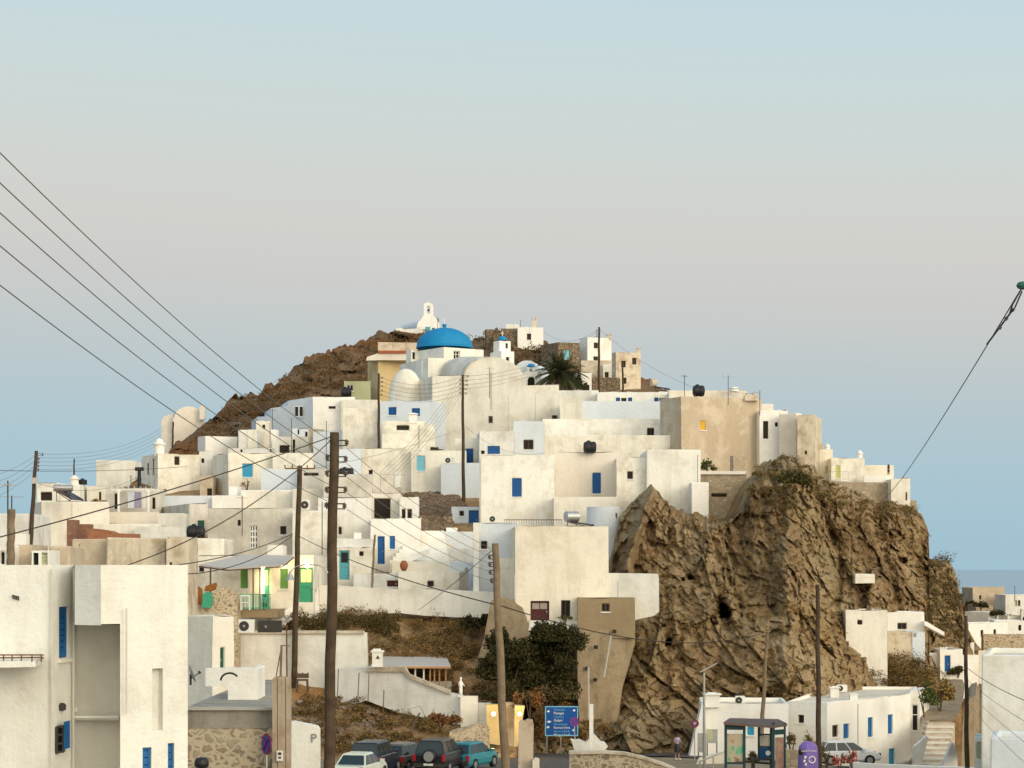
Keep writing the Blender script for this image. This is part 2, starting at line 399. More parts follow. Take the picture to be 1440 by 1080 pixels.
def ground_z(x, y):
    x = np.asarray(x, float); y = np.asarray(y, float)
    z = -10.3 - np.maximum(0, y - 100) * 0.046
    z = z - np.clip((x - 13) / 10, 0, 1) * np.clip((y - 118) / 40, 0, 1) * 2.4
    z = z - np.clip((y - 330) / 500, 0, 1) * 90
    z = z - np.clip((np.abs(x) - 260) / 500, 0, 1) * 80
    return z + CZ
def relief(name, mat, crest, foot, depth, nx, ny, px0, px1, disp, crest_jit=2.0, back=60, back_drop=0.0, round_top=3.0):
    pxs = np.linspace(px0, px1, nx); t = np.linspace(0, 1, ny)
    cj = crest_jit * (fbm(pxs * 0.06, pxs * 0 + 3.3, pxs * 0, 4, 0.6) * 2 + .35 * facets(pxs, pxs * 0, pxs * 0, 9.0, 5) / 9 * 2)
    cr_ = crest(pxs) + cj; ft = foot(pxs)
    PX = np.repeat(pxs[None, :], ny, 0)
    PY = ft[None, :] + (cr_ - ft)[None, :] * t[:, None]
    D = depth(PX, PY)
    D = D + disp(PX, PY, D)
    D = D + round_top * np.clip((t[:, None] - 0.93) / 0.07, 0, 1) ** 2.5
    Xw = (PX - 720) / FPX * D; Zw = CZ + (HZ - PY) / FPX * D
    # skirt going back behind the crest
    nb = 8; rows = [np.stack([Xw, D, Zw], -1)]
    xe, de, ze = Xw[-1], D[-1], Zw[-1]
    for i in range(1, nb + 1):
        k = i / nb
        dd = de + back * k
        rows.append(np.stack([xe * (1 + 0.0 * k), dd, ze - 0.4 - back_drop * k], -1)[None])
    G = np.concatenate(rows, 0); r, c = G.shape[:2]
    vs = G.reshape(-1, 3)
    idx = np.arange(r * c).reshape(r, c)
    fs = np.stack([idx[:-1, :-1], idx[:-1, 1:], idx[1:, 1:], idx[1:, :-1]], -1).reshape(-1, 4)
    me = bpy.data.meshes.new(name)
    me.vertices.add(len(vs)); me.vertices.foreach_set('co', vs.astype(np.float32).ravel())
    me.loops.add(fs.size); me.loops.foreach_set('vertex_index', fs.astype(np.int32).ravel())
    me.polygons.add(len(fs)); me.polygons.foreach_set('loop_start', np.arange(0, fs.size, 4, dtype=np.int32))
    me.polygons.foreach_set('loop_total', np.full(len(fs), 4, dtype=np.int32))
    me.materials.append(mat); me.update(calc_edges=True); me.validate()
    o = bpy.data.objects.new(name, me); coll.link(o); tag(o, kind='structure')
    return o
def segdist(px, py, a):
    x0, y0, x1, y1 = a; dx, dy = x1 - x0, y1 - y0
    t = np.clip(((px - x0) * dx + (py - y0) * dy) / (dx * dx + dy * dy), 0, 1)
    return np.hypot(px - x0 - t * dx, py - y0 - t * dy)

M['cliff'] = rocky('schist_cliff', [(0.16, 0.10, 0.05), (0.29, 0.195, 0.10), (0.39, 0.28, 0.155), (0.50, 0.39, 0.25)], (0.33, 0.21, 0.085), 0.10, patch2=(0.215, 0.19, 0.10))
M['hill'] = rocky('dry_hillside', [(0.17, 0.105, 0.05), (0.36, 0.22, 0.105), (0.50, 0.35, 0.20)], (0.45, 0.21, 0.06), 0.12, 0.7, 0.54, (1, 1, 1))
M['ridge'] = rocky('red_brown_ridge', [(0.07, 0.042, 0.024), (0.155, 0.095, 0.05), (0.225, 0.145, 0.08), (0.30, 0.21, 0.13)], (0.27, 0.11, 0.035), 0.09, 0.9, 0.53, (1, 1, 1))

# ---- ground sheet
gx = np.concatenate([np.linspace(-1500, -140, 14), np.linspace(-120, 120, 97), np.linspace(140, 1500, 14)])
gy = np.concatenate([np.linspace(-60, 60, 13), np.linspace(64, 200, 69), np.linspace(210, 400, 20), np.linspace(450, 1200, 12)])
GX, GY = np.meshgrid(gx, gy)
GZ = ground_z(GX, GY) + 0.05 * fbm(GX * 0.3, GY * 0.3, GX * 0, 3)
def sheet(name, GX, GY, GZ, mat):
    vs = np.stack([GX, GY, GZ], -1).reshape(-1, 3).tolist(); r, c = GX.shape
    fs = [(i * c + j, i * c + j + 1, (i + 1) * c + j + 1, (i + 1) * c + j) for i in range(r - 1) for j in range(c - 1)]
    me = bpy.data.meshes.new(name); me.from_pydata(vs, [], fs); me.materials.append(mat); me.update()
    o = bpy.data.objects.new(name, me); coll.link(o); return tag(o, kind='structure')
M['dust'] = plain('dusty_ground', (0.26, 0.20, 0.13), 0.95, 0.4, sc=0.8, bmp=0.4)
sheet('ground', GX, GY, GZ, M['dust'])
# road: follows the ground, 4 mm proud
def strip(name, cl, w, mat, lift=0.03):
    vs = []; fs = []; pts = [Vector((x, y)) for x, y in cl]
    fine = []
    for a, b in zip(pts[:-1], pts[1:]):
        n = max(2, int((b - a).length / 1.5))
        fine += [a.lerp(b, i / n) for i in range(n)]
    fine.append(pts[-1]); K = 9
    for i, p in enumerate(fine):
        d = (fine[min(i + 1, len(fine) - 1)] - fine[max(0, i - 1)]).normalized(); nrm = Vector((-d.y, d.x))
        for k in range(K):
            q = p + nrm * w * (k / (K - 1) - 0.5)
            vs.append((q.x, q.y, float(ground_z(q.x, q.y)) + lift + 0.05))
    for i in range(len(fine) - 1):
        for k in range(K - 1):
            fs.append((i * K + k, i * K + k + 1, (i + 1) * K + k + 1, (i + 1) * K + k))
    me = bpy.data.meshes.new(name); me.from_pydata(vs, [], fs); me.materials.append(mat); me.update()
    o = bpy.data.objects.new(name, me); coll.link(o); return tag(o, kind='structure')
strip('road', [(-3, 20), (-3, 105), (0, 125), (4, 138), (12, 138), (20, 128), (42, 128)], 11, M['asphalt'])
strip('car_park', [(-16, 60), (-16, 113)], 20, M['asphalt'], 0.02)
# ---- sea
m, nt, b = nodemat('sea_water', 0.35, 0.4)
pos = geo_pos(nt); n = noise_node(nt, pos, 0.004, 4)
nt.links.new(ramp(nt, n, [(0.3, (0.25, 0.37, 0.44)), (0.7, (0.27, 0.39, 0.46))]), b.inputs['Base Color'])
me = bpy.data.meshes.new('sea'); S = 90000
me.from_pydata([(-S, 700, -88), (S, 700, -88), (S, S, -88), (-S, S, -88)], [], [(0, 1, 2, 3)]); me.materials.append(m)
o = bpy.data.objects.new('sea', me); coll.link(o); tag(o, kind='structure')

# ---- village hillside with the ridge above it
crest_v = poly([(-420, 860), (-80, 785), (50, 745), (130, 705), (200, 672), (235, 645), (250, 622), (270, 607), (290, 592), (330, 562), (368, 548), (373, 538), (381, 537), (386, 543),
                (394, 536), (410, 520), (435, 505), (460, 496), (500, 483), (520, 471), (560, 467), (600, 463), (640, 470), (662, 474), (680, 472),
                (700, 465), (720, 463), (760, 478), (800, 490), (900, 530), (960, 565), (1120, 640)])
foot_v = poly([(-420, 1105), (1120, 1105)])
def disp_v(px, py, D):
    x = (px - 720) / FPX * D; z = (HZ - py) / FPX * D
    ridge_m = 1 / (1 + np.exp((py - (crest_v(px) + 60)) / 10.0)) * (px < 760)
    d = fbm(x * 0.12, D * 0.05, z * 0.14, 5, 0.6) * (1.4 + 5.0 * ridge_m)
    d += ridged(x * 0.35, D * 0.1, z * 0.45, 4) * (0.25 + 1.1 * ridge_m)
    d += ridge_m * (0.7 * facets(x + z * .5, z * 1.2, x * 0, 3.6, 11) + .7 * facets(x, z * 1.2, x * 0, 1.6, 61) + .8 * facets(x, z, x * 0, .7, 81))
    low = 1 / (1 + np.exp(-(py - 880) / 12.0))
    return d * (0.5 + 0.5 * ridge_m) + low * fbm(x * 0.5, D * 0.3, z * 0.6, 4) * 0.9
relief('hillside', [M['hill']][0], crest_v, foot_v, Vd, 740, 360, -420, 1120, disp_v, 4.6, 60, 4)
bpy.data.objects['hillside'].data.materials.append(M['ridge'])
me = bpy.data.objects['hillside'].data
co = np.empty(len(me.vertices) * 3, np.float32); me.vertices.foreach_get('co', co); co = co.reshape(-1, 3)
lv = np.empty(len(me.loops), np.int32); me.loops.foreach_get('vertex_index', lv)
c0 = co[lv[::4]]; zs = c0[:, 2]
me.polygons.foreach_set('material_index', (c0[:, 1] > 212).astype(np.int32))

# ---- the rock outcrop
crest_c = poly([(740, 1045), (748, 1000), (762, 985), (790, 975), (815, 968), (828, 960), (836, 905), (843, 840), (852, 800), (860, 778), (866, 752), (872, 722), (884, 710), (900, 696), (912, 686), (919, 684), (926, 692), (934, 704), (950, 713),
                (975, 722), (1000, 729), (1030, 731), (1042, 722), (1052, 695), (1062, 662), (1072, 648), (1088, 646), (1100, 641), (1120, 643), (1145, 655), (1156, 668), (1165, 680),
                (1180, 690), (1215, 694), (1228, 702), (1250, 706), (1275, 711), (1288, 716), (1296, 724), (1303, 738), (1306, 748), (1300, 760),
                (1299, 778), (1306, 786), (1318, 787), (1332, 786), (1343, 800), (1349, 824), (1352, 852), (1358, 880), (1372, 905), (1400, 930)])
foot_c = poly([(835, 1100), (1000, 1090), (1110, 1075), (1180, 1050), (1290, 1010), (1330, 985), (1400, 965)])
ribs = [(917, 690, 880, 800, 7, 5.5), (880, 800, 868, 850, 9, 3.0), (1003, 738, 985, 800, 9, 2.0), (1100, 780, 1105, 1000, 16, 3.5), (1172, 700, 1230, 860, 14, 3.0),
        (1255, 715, 1285, 900, 14, 3.0), (1060, 900, 1040, 1040, 14, 2.0), (900, 960, 880, 1060, 22, 3.0), (1040, 640, 1062, 760, 10, 1.5), (1140, 850, 1150, 940, 12, 2.5)]
gul = [(905, 742, 893, 800, 4, -3.2), (868, 790, 862, 850, 6, -3.0), (1012, 850, 1022, 880, 9, -5.5), (1183, 790, 1176, 850, 5, -4.0), (938, 896, 940, 908, 5, -3.5),
       (972, 812, 978, 816, 4, -2.5), (955, 842, 985, 905, 4, -1.6), (1075, 700, 1090, 860, 8, -2.5), (1225, 735, 1250, 800, 7, -3.0), (1300, 760, 1280, 840, 8, -2.5),
       (1020, 900, 1000, 960, 6, -2.0), (1118, 830, 1128, 930, 5, -2.5), (850, 970, 862, 990, 8, -3.0), (1245, 860, 1215, 905, 6, -2.0), (1000, 760, 1040, 850, 5, -2.2), (1150, 690, 1180, 780, 6, -2.2)]
holes_c = [(1019, 860, 9, 11, 9), (971, 813, 4, 3, 2), (961, 816, 3, 3, 1.5), (938, 902, 5, 6, 5), (1003, 873, 5, 8, 1.5), (1268, 790, 8, 5, 2)]
def disp_c(px, py, D):
    x = (px - 720) / FPX * D; z = (HZ - py) / FPX * D
    wx = x + 1.2 * fbm(x * 0.15, z * 0.15, D * 0, 3)
    # strata run steeply, leaning to the left as they fall
    th = np.interp(px, [880, 960, 1060, 1250], [-.55, -.35, .25, .65]); xc = wx - 18.0; zc_ = z + 2.0
    u = xc * np.cos(th) + zc_ * np.sin(th); v = -xc * np.sin(th) + zc_ * np.cos(th)
    d = 1.9 * fbm(u * 0.12, v * 0.07, D * 0 + 2, 4, 0.55)
    d -= 0.6 * ridged(u * 0.34, v * 0.17, D * 0 + 5, 4, 0.6)
    d += 0.26 * facets(u * 1.3, v * .7, D * 0, 4.6, 3) + 0.38 * facets(u * 1.4 + .3 * fbm(x, z, D * 0), v * .75, D * 0, 1.9, 40) + 0.72 * facets(u * 1.2, v * .85, D * 0, .85, 90) + 0.8 * facets(u, v * .8, D * 0, .4, 130)
    d -= 0.4 * ridged(u * 1.05, v * 0.45, D * 0 + 9, 4, 0.65)
    d -= 0.2 * ridged(x * 1.9 + z * .6, z * 1.7 - x * .4, D * 0 + 4, 4, 0.75)
    jit = 3.5 * fbm(px * 0.05, py * 0.05, px * 0 + 1, 3); jit2 = 3.5 * fbm(px * 0.05, py * 0.05, px * 0 + 8, 3)
    for a in ribs: d -= (.8 if a[1] < 810 and a[0] < 1000 else .45) * a[5] * np.exp(-(segdist(px + jit, py + jit2, a[:4]) / a[4]) ** 2)
    for a in gul: d -= .4 * a[5] * np.exp(-(segdist(px + jit, py + jit2, a[:4]) / a[4]) ** 2)
    for (cx, cy, rx, ry, dep) in holes_c:
        q = ((px + jit * 1.4 - cx) / rx) ** 2 + ((py + jit2 * 1.4 - cy) / ry) ** 2 + .5 * fbm(px * .25, py * .25, px * 0 + 3, 2)
        d += dep * np.clip(1.35 - q, 0, 1)
    # turn the flanks away
    d += np.clip((868 - px) / 30, 0, 1) ** 1.5 * 9 * np.clip((930 - py) / 25, 0, 1)
    d += np.clip((px - 1290) / 60, 0, 2) ** 1.5 * 6
    return d
relief('rock_outcrop', M['cliff'], crest_c, foot_c, Cd, 520, 390, 740, 1400, disp_c, 3.2, 45, 2)
# ---- low bushy spur at the foot of the outcrop on the right and the far hill behind it
crest_s = poly([(1120, 975), (1150, 950), (1175, 915), (1190, 893), (1215, 898), (1240, 912), (1262, 926), (1290, 938), (1310, 948), (1330, 968), (1352, 985)])
foot_s = poly([(1120, 1075), (1352, 1075)])
relief('bushy_spur', M['hill'], crest_s, foot_s, lambda px, py: 158 + (1000 - py) * 0.05, 120, 90, 1120, 1352, disp_v, 3.0, 12, 3)
crest_r = poly([(1285, 935), (1340, 862), (1352, 838), (1366, 830), (1400, 843), (1440, 848), (1640, 852)])
foot_r = poly([(1285, 1100), (1640, 1100)])
relief('far_hillside', M['hill'], crest_r, foot_r, Rd, 220, 130, 1285, 1640, disp_v, 1.6, 50, 6)
# ================================================================ builders
LR = random.Random(5)
def facade(mb, A, B, zb, zt, holes, rec, nrm, jit=0.0):
    """vertical wall A->B with recessed openings (u0,u1,z0,z1) in metres; nrm points outwards"""
    A = Vector((A[0], A[1])); B = Vector((B[0], B[1])); L = (B - A).length; d = (B - A) / L
    hs = []
    for (u0, u1, z0, z1) in holes:
        u0, u1 = max(0.05, u0), min(L - 0.05, u1); z1 = min(z1, zt - 0.08); z0 = max(z0, zb + 0.05)
        if u1 > u0 and z1 > z0: hs.append((u0, u1, z0, z1))
    us = sorted({0.0, L} | {h[0] for h in hs} | {h[1] for h in hs}); zs = sorted({zb, zt} | {h[2] for h in hs} | {h[3] for h in hs})
    pt = lambda u, z, off=0.0: (A.x + d.x * u + nrm[0] * off, A.y + d.y * u + nrm[1] * off, z)
    for i in range(len(us) - 1):
        for j in range(len(zs) - 1):
            um, zm = (us[i] + us[i + 1]) / 2, (zs[j] + zs[j + 1]) / 2
            if any(h[0] < um < h[1] and h[2] < zm < h[3] for h in hs): continue
            mb.quad(pt(us[i], zs[j]), pt(us[i + 1], zs[j]), pt(us[i + 1], zs[j + 1]), pt(us[i], zs[j + 1]))
    for (u0, u1, z0, z1) in hs:
        a, b_, c, e = (u0, z0), (u1, z0), (u1, z1), (u0, z1)
        for p, q in ((a, b_), (b_, c), (c, e), (e, a)):
            mb.quad(pt(*p), pt(*q), pt(q[0], q[1], -rec), pt(p[0], p[1], -rec))
    return pt
SHUT = {'B': 'blue', 'b': 'blue2', 'A': 'azure', 'C': 'lightblue', 'G': 'green', 'Y': 'yellow', 'g': 'leafgreen', 'y': 'yellowgreen', 'K': 'darkgreen', 'W': 'white_paint', 'n': 'olive'}
DOOR = {'D': 'blue', 'T': 'teal', 'R': 'darkred', 'E': 'green', 'F': 'azure', 'V': 'darkgreen'}
def opening(parent, typ, pt, u0, u1, z0, z1, rec):
    w, h = u1 - u0, z1 - z0
    def slab(mb, ua, ub, za, zb_, o0, o1):
        mb.hexa([pt(ua, za, o1), pt(ub, za, o1), pt(ub, za, o0), pt(ua, za, o0)], [pt(ua, zb_, o1), pt(ub, zb_, o1), pt(ub, zb_, o0), pt(ua, zb_, o0)])
    e = 0.012
    if (typ in SHUT or typ in 'dw') and w > .3 and z1 - z0 < 2.1:
        sb = MB(); slab(sb, u0 - .07, u1 + .07, z0 - .09, z0 - .015, 0.004, .07); sb.build('sill', M['bright'], parent)
    if typ in SHUT:
        mb = MB(); n = 2 if w > 0.55 else 1
        for k in range(n):
            a = u0 + e + (w - 2 * e) * k / n; b_ = u0 + e + (w - 2 * e) * (k + 1) / n - (0.015 if k < n - 1 else 0)
            f = min(0.09, (b_ - a) * 0.22)
            slab(mb, a, a + f, z0 + e, z1 - e, -rec + 0.08, -rec + 0.13); slab(mb, b_ - f, b_, z0 + e, z1 - e, -rec + 0.08, -rec + 0.13)
            slab(mb, a + f, b_ - f, z0 + e, z0 + e + f, -rec + 0.08, -rec + 0.13); slab(mb, a + f, b_ - f, z1 - e - f, z1 - e, -rec + 0.08, -rec + 0.13)
            m = max(2, int(h / 0.14))
            for i in range(m):
                za = z0 + e + f + (h - 2 * f - 2 * e) * i / m; zb_ = z0 + e + f + (h - 2 * f - 2 * e) * (i + 0.85) / m
                slab(mb, a + f, b_ - f, za, zb_, -rec + 0.085, -rec + 0.115)
        slab(mb, u0 + e, u1 - e, z0 + e, z1 - e, -rec + 0.01, -rec + 0.05)
        mb.build('shutter', M[SHUT[typ]], parent, recalc=True)
        return
    if typ in DOOR:
        mb = MB(); m = M[DOOR[typ]]
        slab(mb, u0 + e, u1 - e, z0 + e, z1 - e, -rec + 0.01, -rec + 0.06)
        f = 0.10
        slab(mb, u0 + e, u0 + f, z0, z1 - e, -rec + 0.065, -rec + 0.10); slab(mb, u1 - f, u1 - e, z0, z1 - e, -rec + 0.065, -rec + 0.10)
        slab(mb, u0 + f, u1 - f, z1 - f, z1 - e, -rec + 0.065, -rec + 0.10); slab(mb, u0 + f, u1 - f, z0 + h * 0.45, z0 + h * 0.45 + f, -rec + 0.065, -rec + 0.10)
        d = mb.build('door', m, parent)
        k = MB(); k.box(pt(u1 - 0.17, z0 + min(1.0, h * 0.45), -rec + 0.12), 0.05, 0.05, 0.12); k.build('handle', M['steel'], d)
        if typ in 'RET':
            g = MB(); 
            for (a, b_) in ((u0 + f + 0.03, u0 + w / 2 - 0.03), (u0 + w / 2 + 0.03, u1 - f - 0.03)) if w > 0.9 else ((u0 + f + 0.03, u1 - f - 0.03),):
                slab(g, a, b_, z0 + h * 0.58, z1 - f - 0.05, -rec + 0.062, -rec + 0.07)
            g.build('pane', M['curtain'] if typ == 'R' else (M['warm_lit'] if typ == 'E' else M['glass']), d)
        return
    # glazed window or dark opening
    fm = {'d': 'frame_brown', 'w': 'white_paint', 'h': 'frame_brown', 'L': 'white_paint', 'k': 'darkgreen'}[typ]
    mb = MB(); f = min(0.07, w * 0.12)
    o0, o1 = -rec + 0.05, -rec + 0.11
    slab(mb, u0 + e, u0 + f, z0 + e, z1 - e, o0, o1); slab(mb, u1 - f, u1 - e, z0 + e, z1 - e, o0, o1)
    slab(mb, u0 + f, u1 - f, z0 + e, z0 + f, o0, o1); slab(mb, u0 + f, u1 - f, z1 - f, z1 - e, o0, o1)
    if typ in 'dwk' and w > 0.5: slab(mb, u0 + w / 2 - 0.03, u0 + w / 2 + 0.03, z0 + f, z1 - f, o0, o1)
    if typ in 'wk' and h > 0.8: slab(mb, u0 + f, u1 - f, z0 + h * 0.6, z0 + h * 0.6 + 0.05, o0, o1 - 0.004)
    if typ == 'L':
        for k in (1, 2): slab(mb, u0 + w * k / 3 - 0.05, u0 + w * k / 3 + 0.05, z0 + f, z1 - f, o0, o1)
        for k in (1, 2, 3): slab(mb, u0 + f, u1 - f, z0 + h * k / 4 - 0.06, z0 + h * k / 4 + 0.06, o0, o1 - 0.004)
    wi = mb.build('window', M[fm], parent)
    g = MB(); g.quad(pt(u0 + e, z0 + e, -rec + 0.03), pt(u1 - e, z0 + e, -rec + 0.03), pt(u1 - e, z1 - e, -rec + 0.03), pt(u0 + e, z1 - e, -rec + 0.03))
    g.build('pane', M['void'] if typ == 'h' else M['glass'], wi, recalc=False)
def footprint(x0, x1, D, rot, side, thick):
    """visible corners left to right + closing corners; rot in degrees, + = right end recedes"""
    th = R(rot); c, s = math.cos(th), math.sin(th)
    k0, k1 = (x0 - 720) / FPX, (x1 - 720) / FPX
    if rot >= 0:
        A = Vector((k0 * D, D)); L = (k1 * A.y - A.x) / (c - k1 * s); B = A + Vector((c, s)) * L
    else:
        B = Vector((k1 * D, D)); L = (B.x - k0 * B.y) / (c - k0 * s); A = B - Vector((c, s)) * L
    n = Vector((-s, c))
    if side is not None:
        k = (side - 720) / FPX; o = A if side < x0 else B
        t = (o.x - k * o.y) / (s + k * c)
        thick = max(0.5, min(25, t))
    return A, B, n, thick
def H(name, label, x0, x1, yt, yb, D=None, rot=None, side=None, mat='white', op=(), sop=(), thick=None, cat='house', group=None, emb=2.2,
      parapet=0.22, rec=0.22, solid=False, roofmat='rooflight', chim=(), back=None):
    mat0 = LR.choice(VAR[mat]) if mat in VAR else mat
    if not isinstance(mat0, str): M[mat0.name] = mat0; mat0 = mat0.name
    mat = mat0
    if D is None: D = V(yb) - 2.5
    if rot is None: rot = (28 if side < x0 else -28) if side is not None else LR.uniform(-5, 5)
    if thick is None: thick = 7.0
    A, B, n, thick = footprint(x0, x1, D, rot, side, thick)
    ref = A if rot >= 0 else B
    zt = Z(yt, ref.y); zb = Z(yb, ref.y) - emb
    C_ = B + n * thick; E = A + n * thick
    org = Vector(((A.x + B.x) / 2, (A.y + B.y) / 2, zb + emb))
    def ray(f, px, py):
        a, b_ = f; d = (b_ - a).normalized(); k = (px - 720) / FPX
        u = (k * a.y - a.x) / (d.x - k * d.y); y = a.y + d.y * u
        return u, Z(py, y)
    root = None if solid else empty(name, org, label, cat, group)
    mb = MB()
    left = side is not None and side < x0
    faces = [((A, B), op, -n)]
    if side is not None:
        faces.append(((E, A), sop, None) if left else ((B, C_), sop, None))
    done = []
    dfront = (B - A).normalized()
    for (a, b_), ops, nr in faces:
        if nr is None: nr = -dfront if left else dfront
        hs = []
        for q in ops:
            (u0, z1) = ray((a, b_), q[0], q[1]); (u1, z0) = ray((a, b_), q[2], q[3])
            hs.append((u0, u1, z0, z1, q[4]))
        pt = facade(mb, a, b_, zb, zt, [h[:4] for h in hs], rec if thick > 0.6 else thick * 0.4, (nr.x, nr.y))
        done.append((pt, hs))
    # remaining walls
    if side is None or not left: mb.quad((*E, zb), (*A, zb), (*A, zt), (*E, zt))
    if side is None or left: mb.quad((*B, zb), (*C_, zb), (*C_, zt), (*B, zt))
    ring_ = [A, B] + ([C_, E] if back is None else [Vector((X(px, d_), d_)) for px, d_ in back] + [E])
    if back is None: mb.quad((*C_, zb), (*E, zb), (*E, zt), (*C_, zt))
    else:
        mb.v = mb.v[:-4]; mb.f.pop(); mb.mi.pop()
        for p, q in zip(ring_[1:-1], ring_[2:]): mb.quad((*p, zb), (*q, zb), (*q, zt), (*p, zt))
    pw = 0.28
    if parapet and thick > 1.2 and (B - A).length > 1.0:
        a1 = A + (dfront + n) * pw; b1 = B + (-dfront + n) * pw; c1 = C_ + (-dfront - n) * pw; e1 = E + (dfront - n) * pw
        o4, i4 = [A, B, C_, E], [a1, b1, c1, e1]
        if back is not None:
            cc = sum(ring_, Vector((0, 0))) / len(ring_); o4 = ring_; i4 = [p + (cc - p).normalized() * .4 for p in ring_]
        for i in range(len(o4)):
            j = (i + 1) % len(o4)
            mb.quad((*o4[i], zt), (*o4[j], zt), (*i4[j], zt), (*i4[i], zt))
            mb.quad((*i4[i], zt), (*i4[j], zt), (*i4[j], zt - parapet), (*i4[i], zt - parapet))
        if solid:
            mb.quad(*[(*p, zt - parapet) for p in i4])
    else:
        i4 = None
        mb.quad(*[(*p, zt) for p in (A, B, C_, E)])
    # hand-plastered corners are never true
    js = {}
    for i, v in enumerate(mb.v):
        key = (round(v[0], 2), round(v[1], 2), round(v[2], 2))
        if abs(v[2] - zt) < 1e-3 or v[2] < zb + 0.01:
            if key not in js: js[key] = (LR.uniform(-.03, .03), LR.uniform(-.03, .03), LR.uniform(-.05, .05) if i4 else 0)
            j = js[key]; mb.v[i] = (v[0] + j[0], v[1] + j[1], v[2] + j[2])
    if solid:
        o = mb.solo(name, M[mat], label, cat, group, org, weld=True); return o
    wall_o = mb.build('wall', M[mat], root, weld=True)
    if ref.y < 215 and thick > 1.2:
        bv = wall_o.modifiers.new('soft_edges', 'BEVEL'); bv.width = .07; bv.segments = 2; bv.limit_method = 'ANGLE'; bv.angle_limit = R(50)
    if i4:
        r = MB(); r.add([(*p, zt - parapet + 0.004) for p in i4], [tuple(range(len(i4)))]); rf = r.build('roof', M[roofmat], root)
    else: rf = None
    for (pt, hs) in done:
        for h in hs: opening(root, h[4], pt, h[0], h[1], h[2], h[3], rec)
    for c in chim:          # (px, py_top, width_m, depth_behind, kind)
        kx = (c[0] - 720) / FPX; dd = ref.y + c[3]
        chimney(root if rf is None else rf, Vector((kx * dd, dd, zt - parapet)), Z(c[1], dd) - zt + parapet, c[2], c[4] if len(c) > 4 else 'round')
    return root
def chimney(parent, base, h, w, kind='round'):
    mb = MB(); h = max(0.3, h)
    if kind == 'round':
        mb.lathe(base, [(w * .5, 0), (w * .46, h * .62), (w * .62, h * .64), (w * .62, h * .72), (w * .38, h * .76), (w * .36, h * .88), (w * .2, h * .95), (0, h)], 14)
        mb.build('chimney', M['bright'], parent, smooth=False)
    elif kind == 'pots':
        mb.box(base + Vector((0, 0, h * .35)), w, w * .7, h * .7)
        for s in (-1, 1): mb.lathe(base + Vector((s * w * .25, 0, h * .7)), [(w * .13, 0), (w * .17, h * .3), (w * .1, h * .3)], 10)
        mb.build('chimney', M['beige'], parent)
    else:
        mb.box(base + Vector((0, 0, h * .42)), w, w, h * .84); mb.box(base + Vector((0, 0, h * .9)), w * 1.25, w * 1.25, h * .1)
        mb.box(base + Vector((0, 0, h * .98)), w * .6, w * .6, h * .06)
        mb.build('chimney', M['bright' if kind == 'box' else 'beige'], parent)
def outline(name, label, pts, D0, D1, vec, mat, cat, group=None, parent=None, smooth=False, part=None):
    """a wall mass whose face has the outline pts (photo px) on the vertical plane from D0 (leftmost) to D1 (rightmost), with real depth vec"""
    xs = [p[0] for p in pts]; xa, xb = min(xs), max(xs)
    a = Vector((X(xa, D0), D0)); b_ = Vector((X(xb, D1), D1)); d = (b_ - a).normalized(); poly_ = []
    for px, py in pts:
        k = (px - 720) / FPX; u = (k * a.y - a.x) / (d.x - k * d.y); y = a.y + d.y * u
        poly_.append((k * y, y, Z(py, y)))
    mb = MB(); mb.extrude(poly_, vec)
    if parent is not None or part: return mb.build(part or name, M[mat], parent)
    return mb.solo(name, M[mat], label, cat, group)
# ---------------------------------------------------------------- poles, cables and roof clutter
def pole(label, top, bot, D, rt, rb, ins=(), mat='wood', name='utility_pole', cat='utility pole', group='wooden utility poles', arm=None, Dt=None, steps=False):
    Dt = Dt or D
    t, b_ = P(top[0], top[1], Dt), P(bot[0], bot[1], D)
    root = empty(name, b_, label, cat, group)
    mb = MB(); n = 9
    pts = [b_.lerp(t, i / n) + Vector((0.02 * math.sin(i * 1.7), 0, 0)) for i in range(n + 1)]
    pts = [b_ - (t - b_).normalized() * 1.2] + pts
    rs = [rb] + [rb + (rt - rb) * i / n for i in range(n + 1)]
    mb.tube(pts, rs, 12); mb.build('shaft', M[mat], root, smooth=False)
    for (py, sd, ln) in ins:
        f = (py - bot[1]) / (top[1] - bot[1]); p = b_.lerp(t, f); r = rb + (rt - rb) * f
        e = p + Vector((sd * (r + ln), -0.02, 0))
        br = MB(); br.bar(p + Vector((sd * r * .6, 0, .05)), e + Vector((0, 0, .05)), 0.035); br.bar(p + Vector((sd * r * .6, 0, -.09)), e + Vector((0, 0, -.09)), 0.03)
        br.bar(e + Vector((0, 0, -.11)), e + Vector((0, 0, .08)), 0.03)
        bo = br.build('bracket', M['darksteel'], root)
        i_ = MB(); i_.lathe(e + Vector((0, 0, -.07)), [(0.02, 0), (.055, .01), (.06, .04), (.035, .06), (.06, .09), (.055, .12), (.02, .13)], 10)
        i_.build('insulator', M['porcelain'], bo)
    if arm:
        for (py, a, b2) in arm:
            f = (py - bot[1]) / (top[1] - bot[1]); p = b_.lerp(t, f)
            br = MB(); br.bar(p + Vector((a, -rt * 1.1, 0)), p + Vector((b2, -rt * 1.1, 0)), 0.07, 0.09)
            k = 5
            for i in range(k):
                q = p + Vector((a + (b2 - a) * i / (k - 1), -rt * 1.1, 0.045))
                br.lathe(q, [(.02, 0), (.05, .03), (.05, .10), (.03, .13), (.05, .16), (.01, .20)], 8)
            br.build('crossarm', M['rust'], root)
    return root
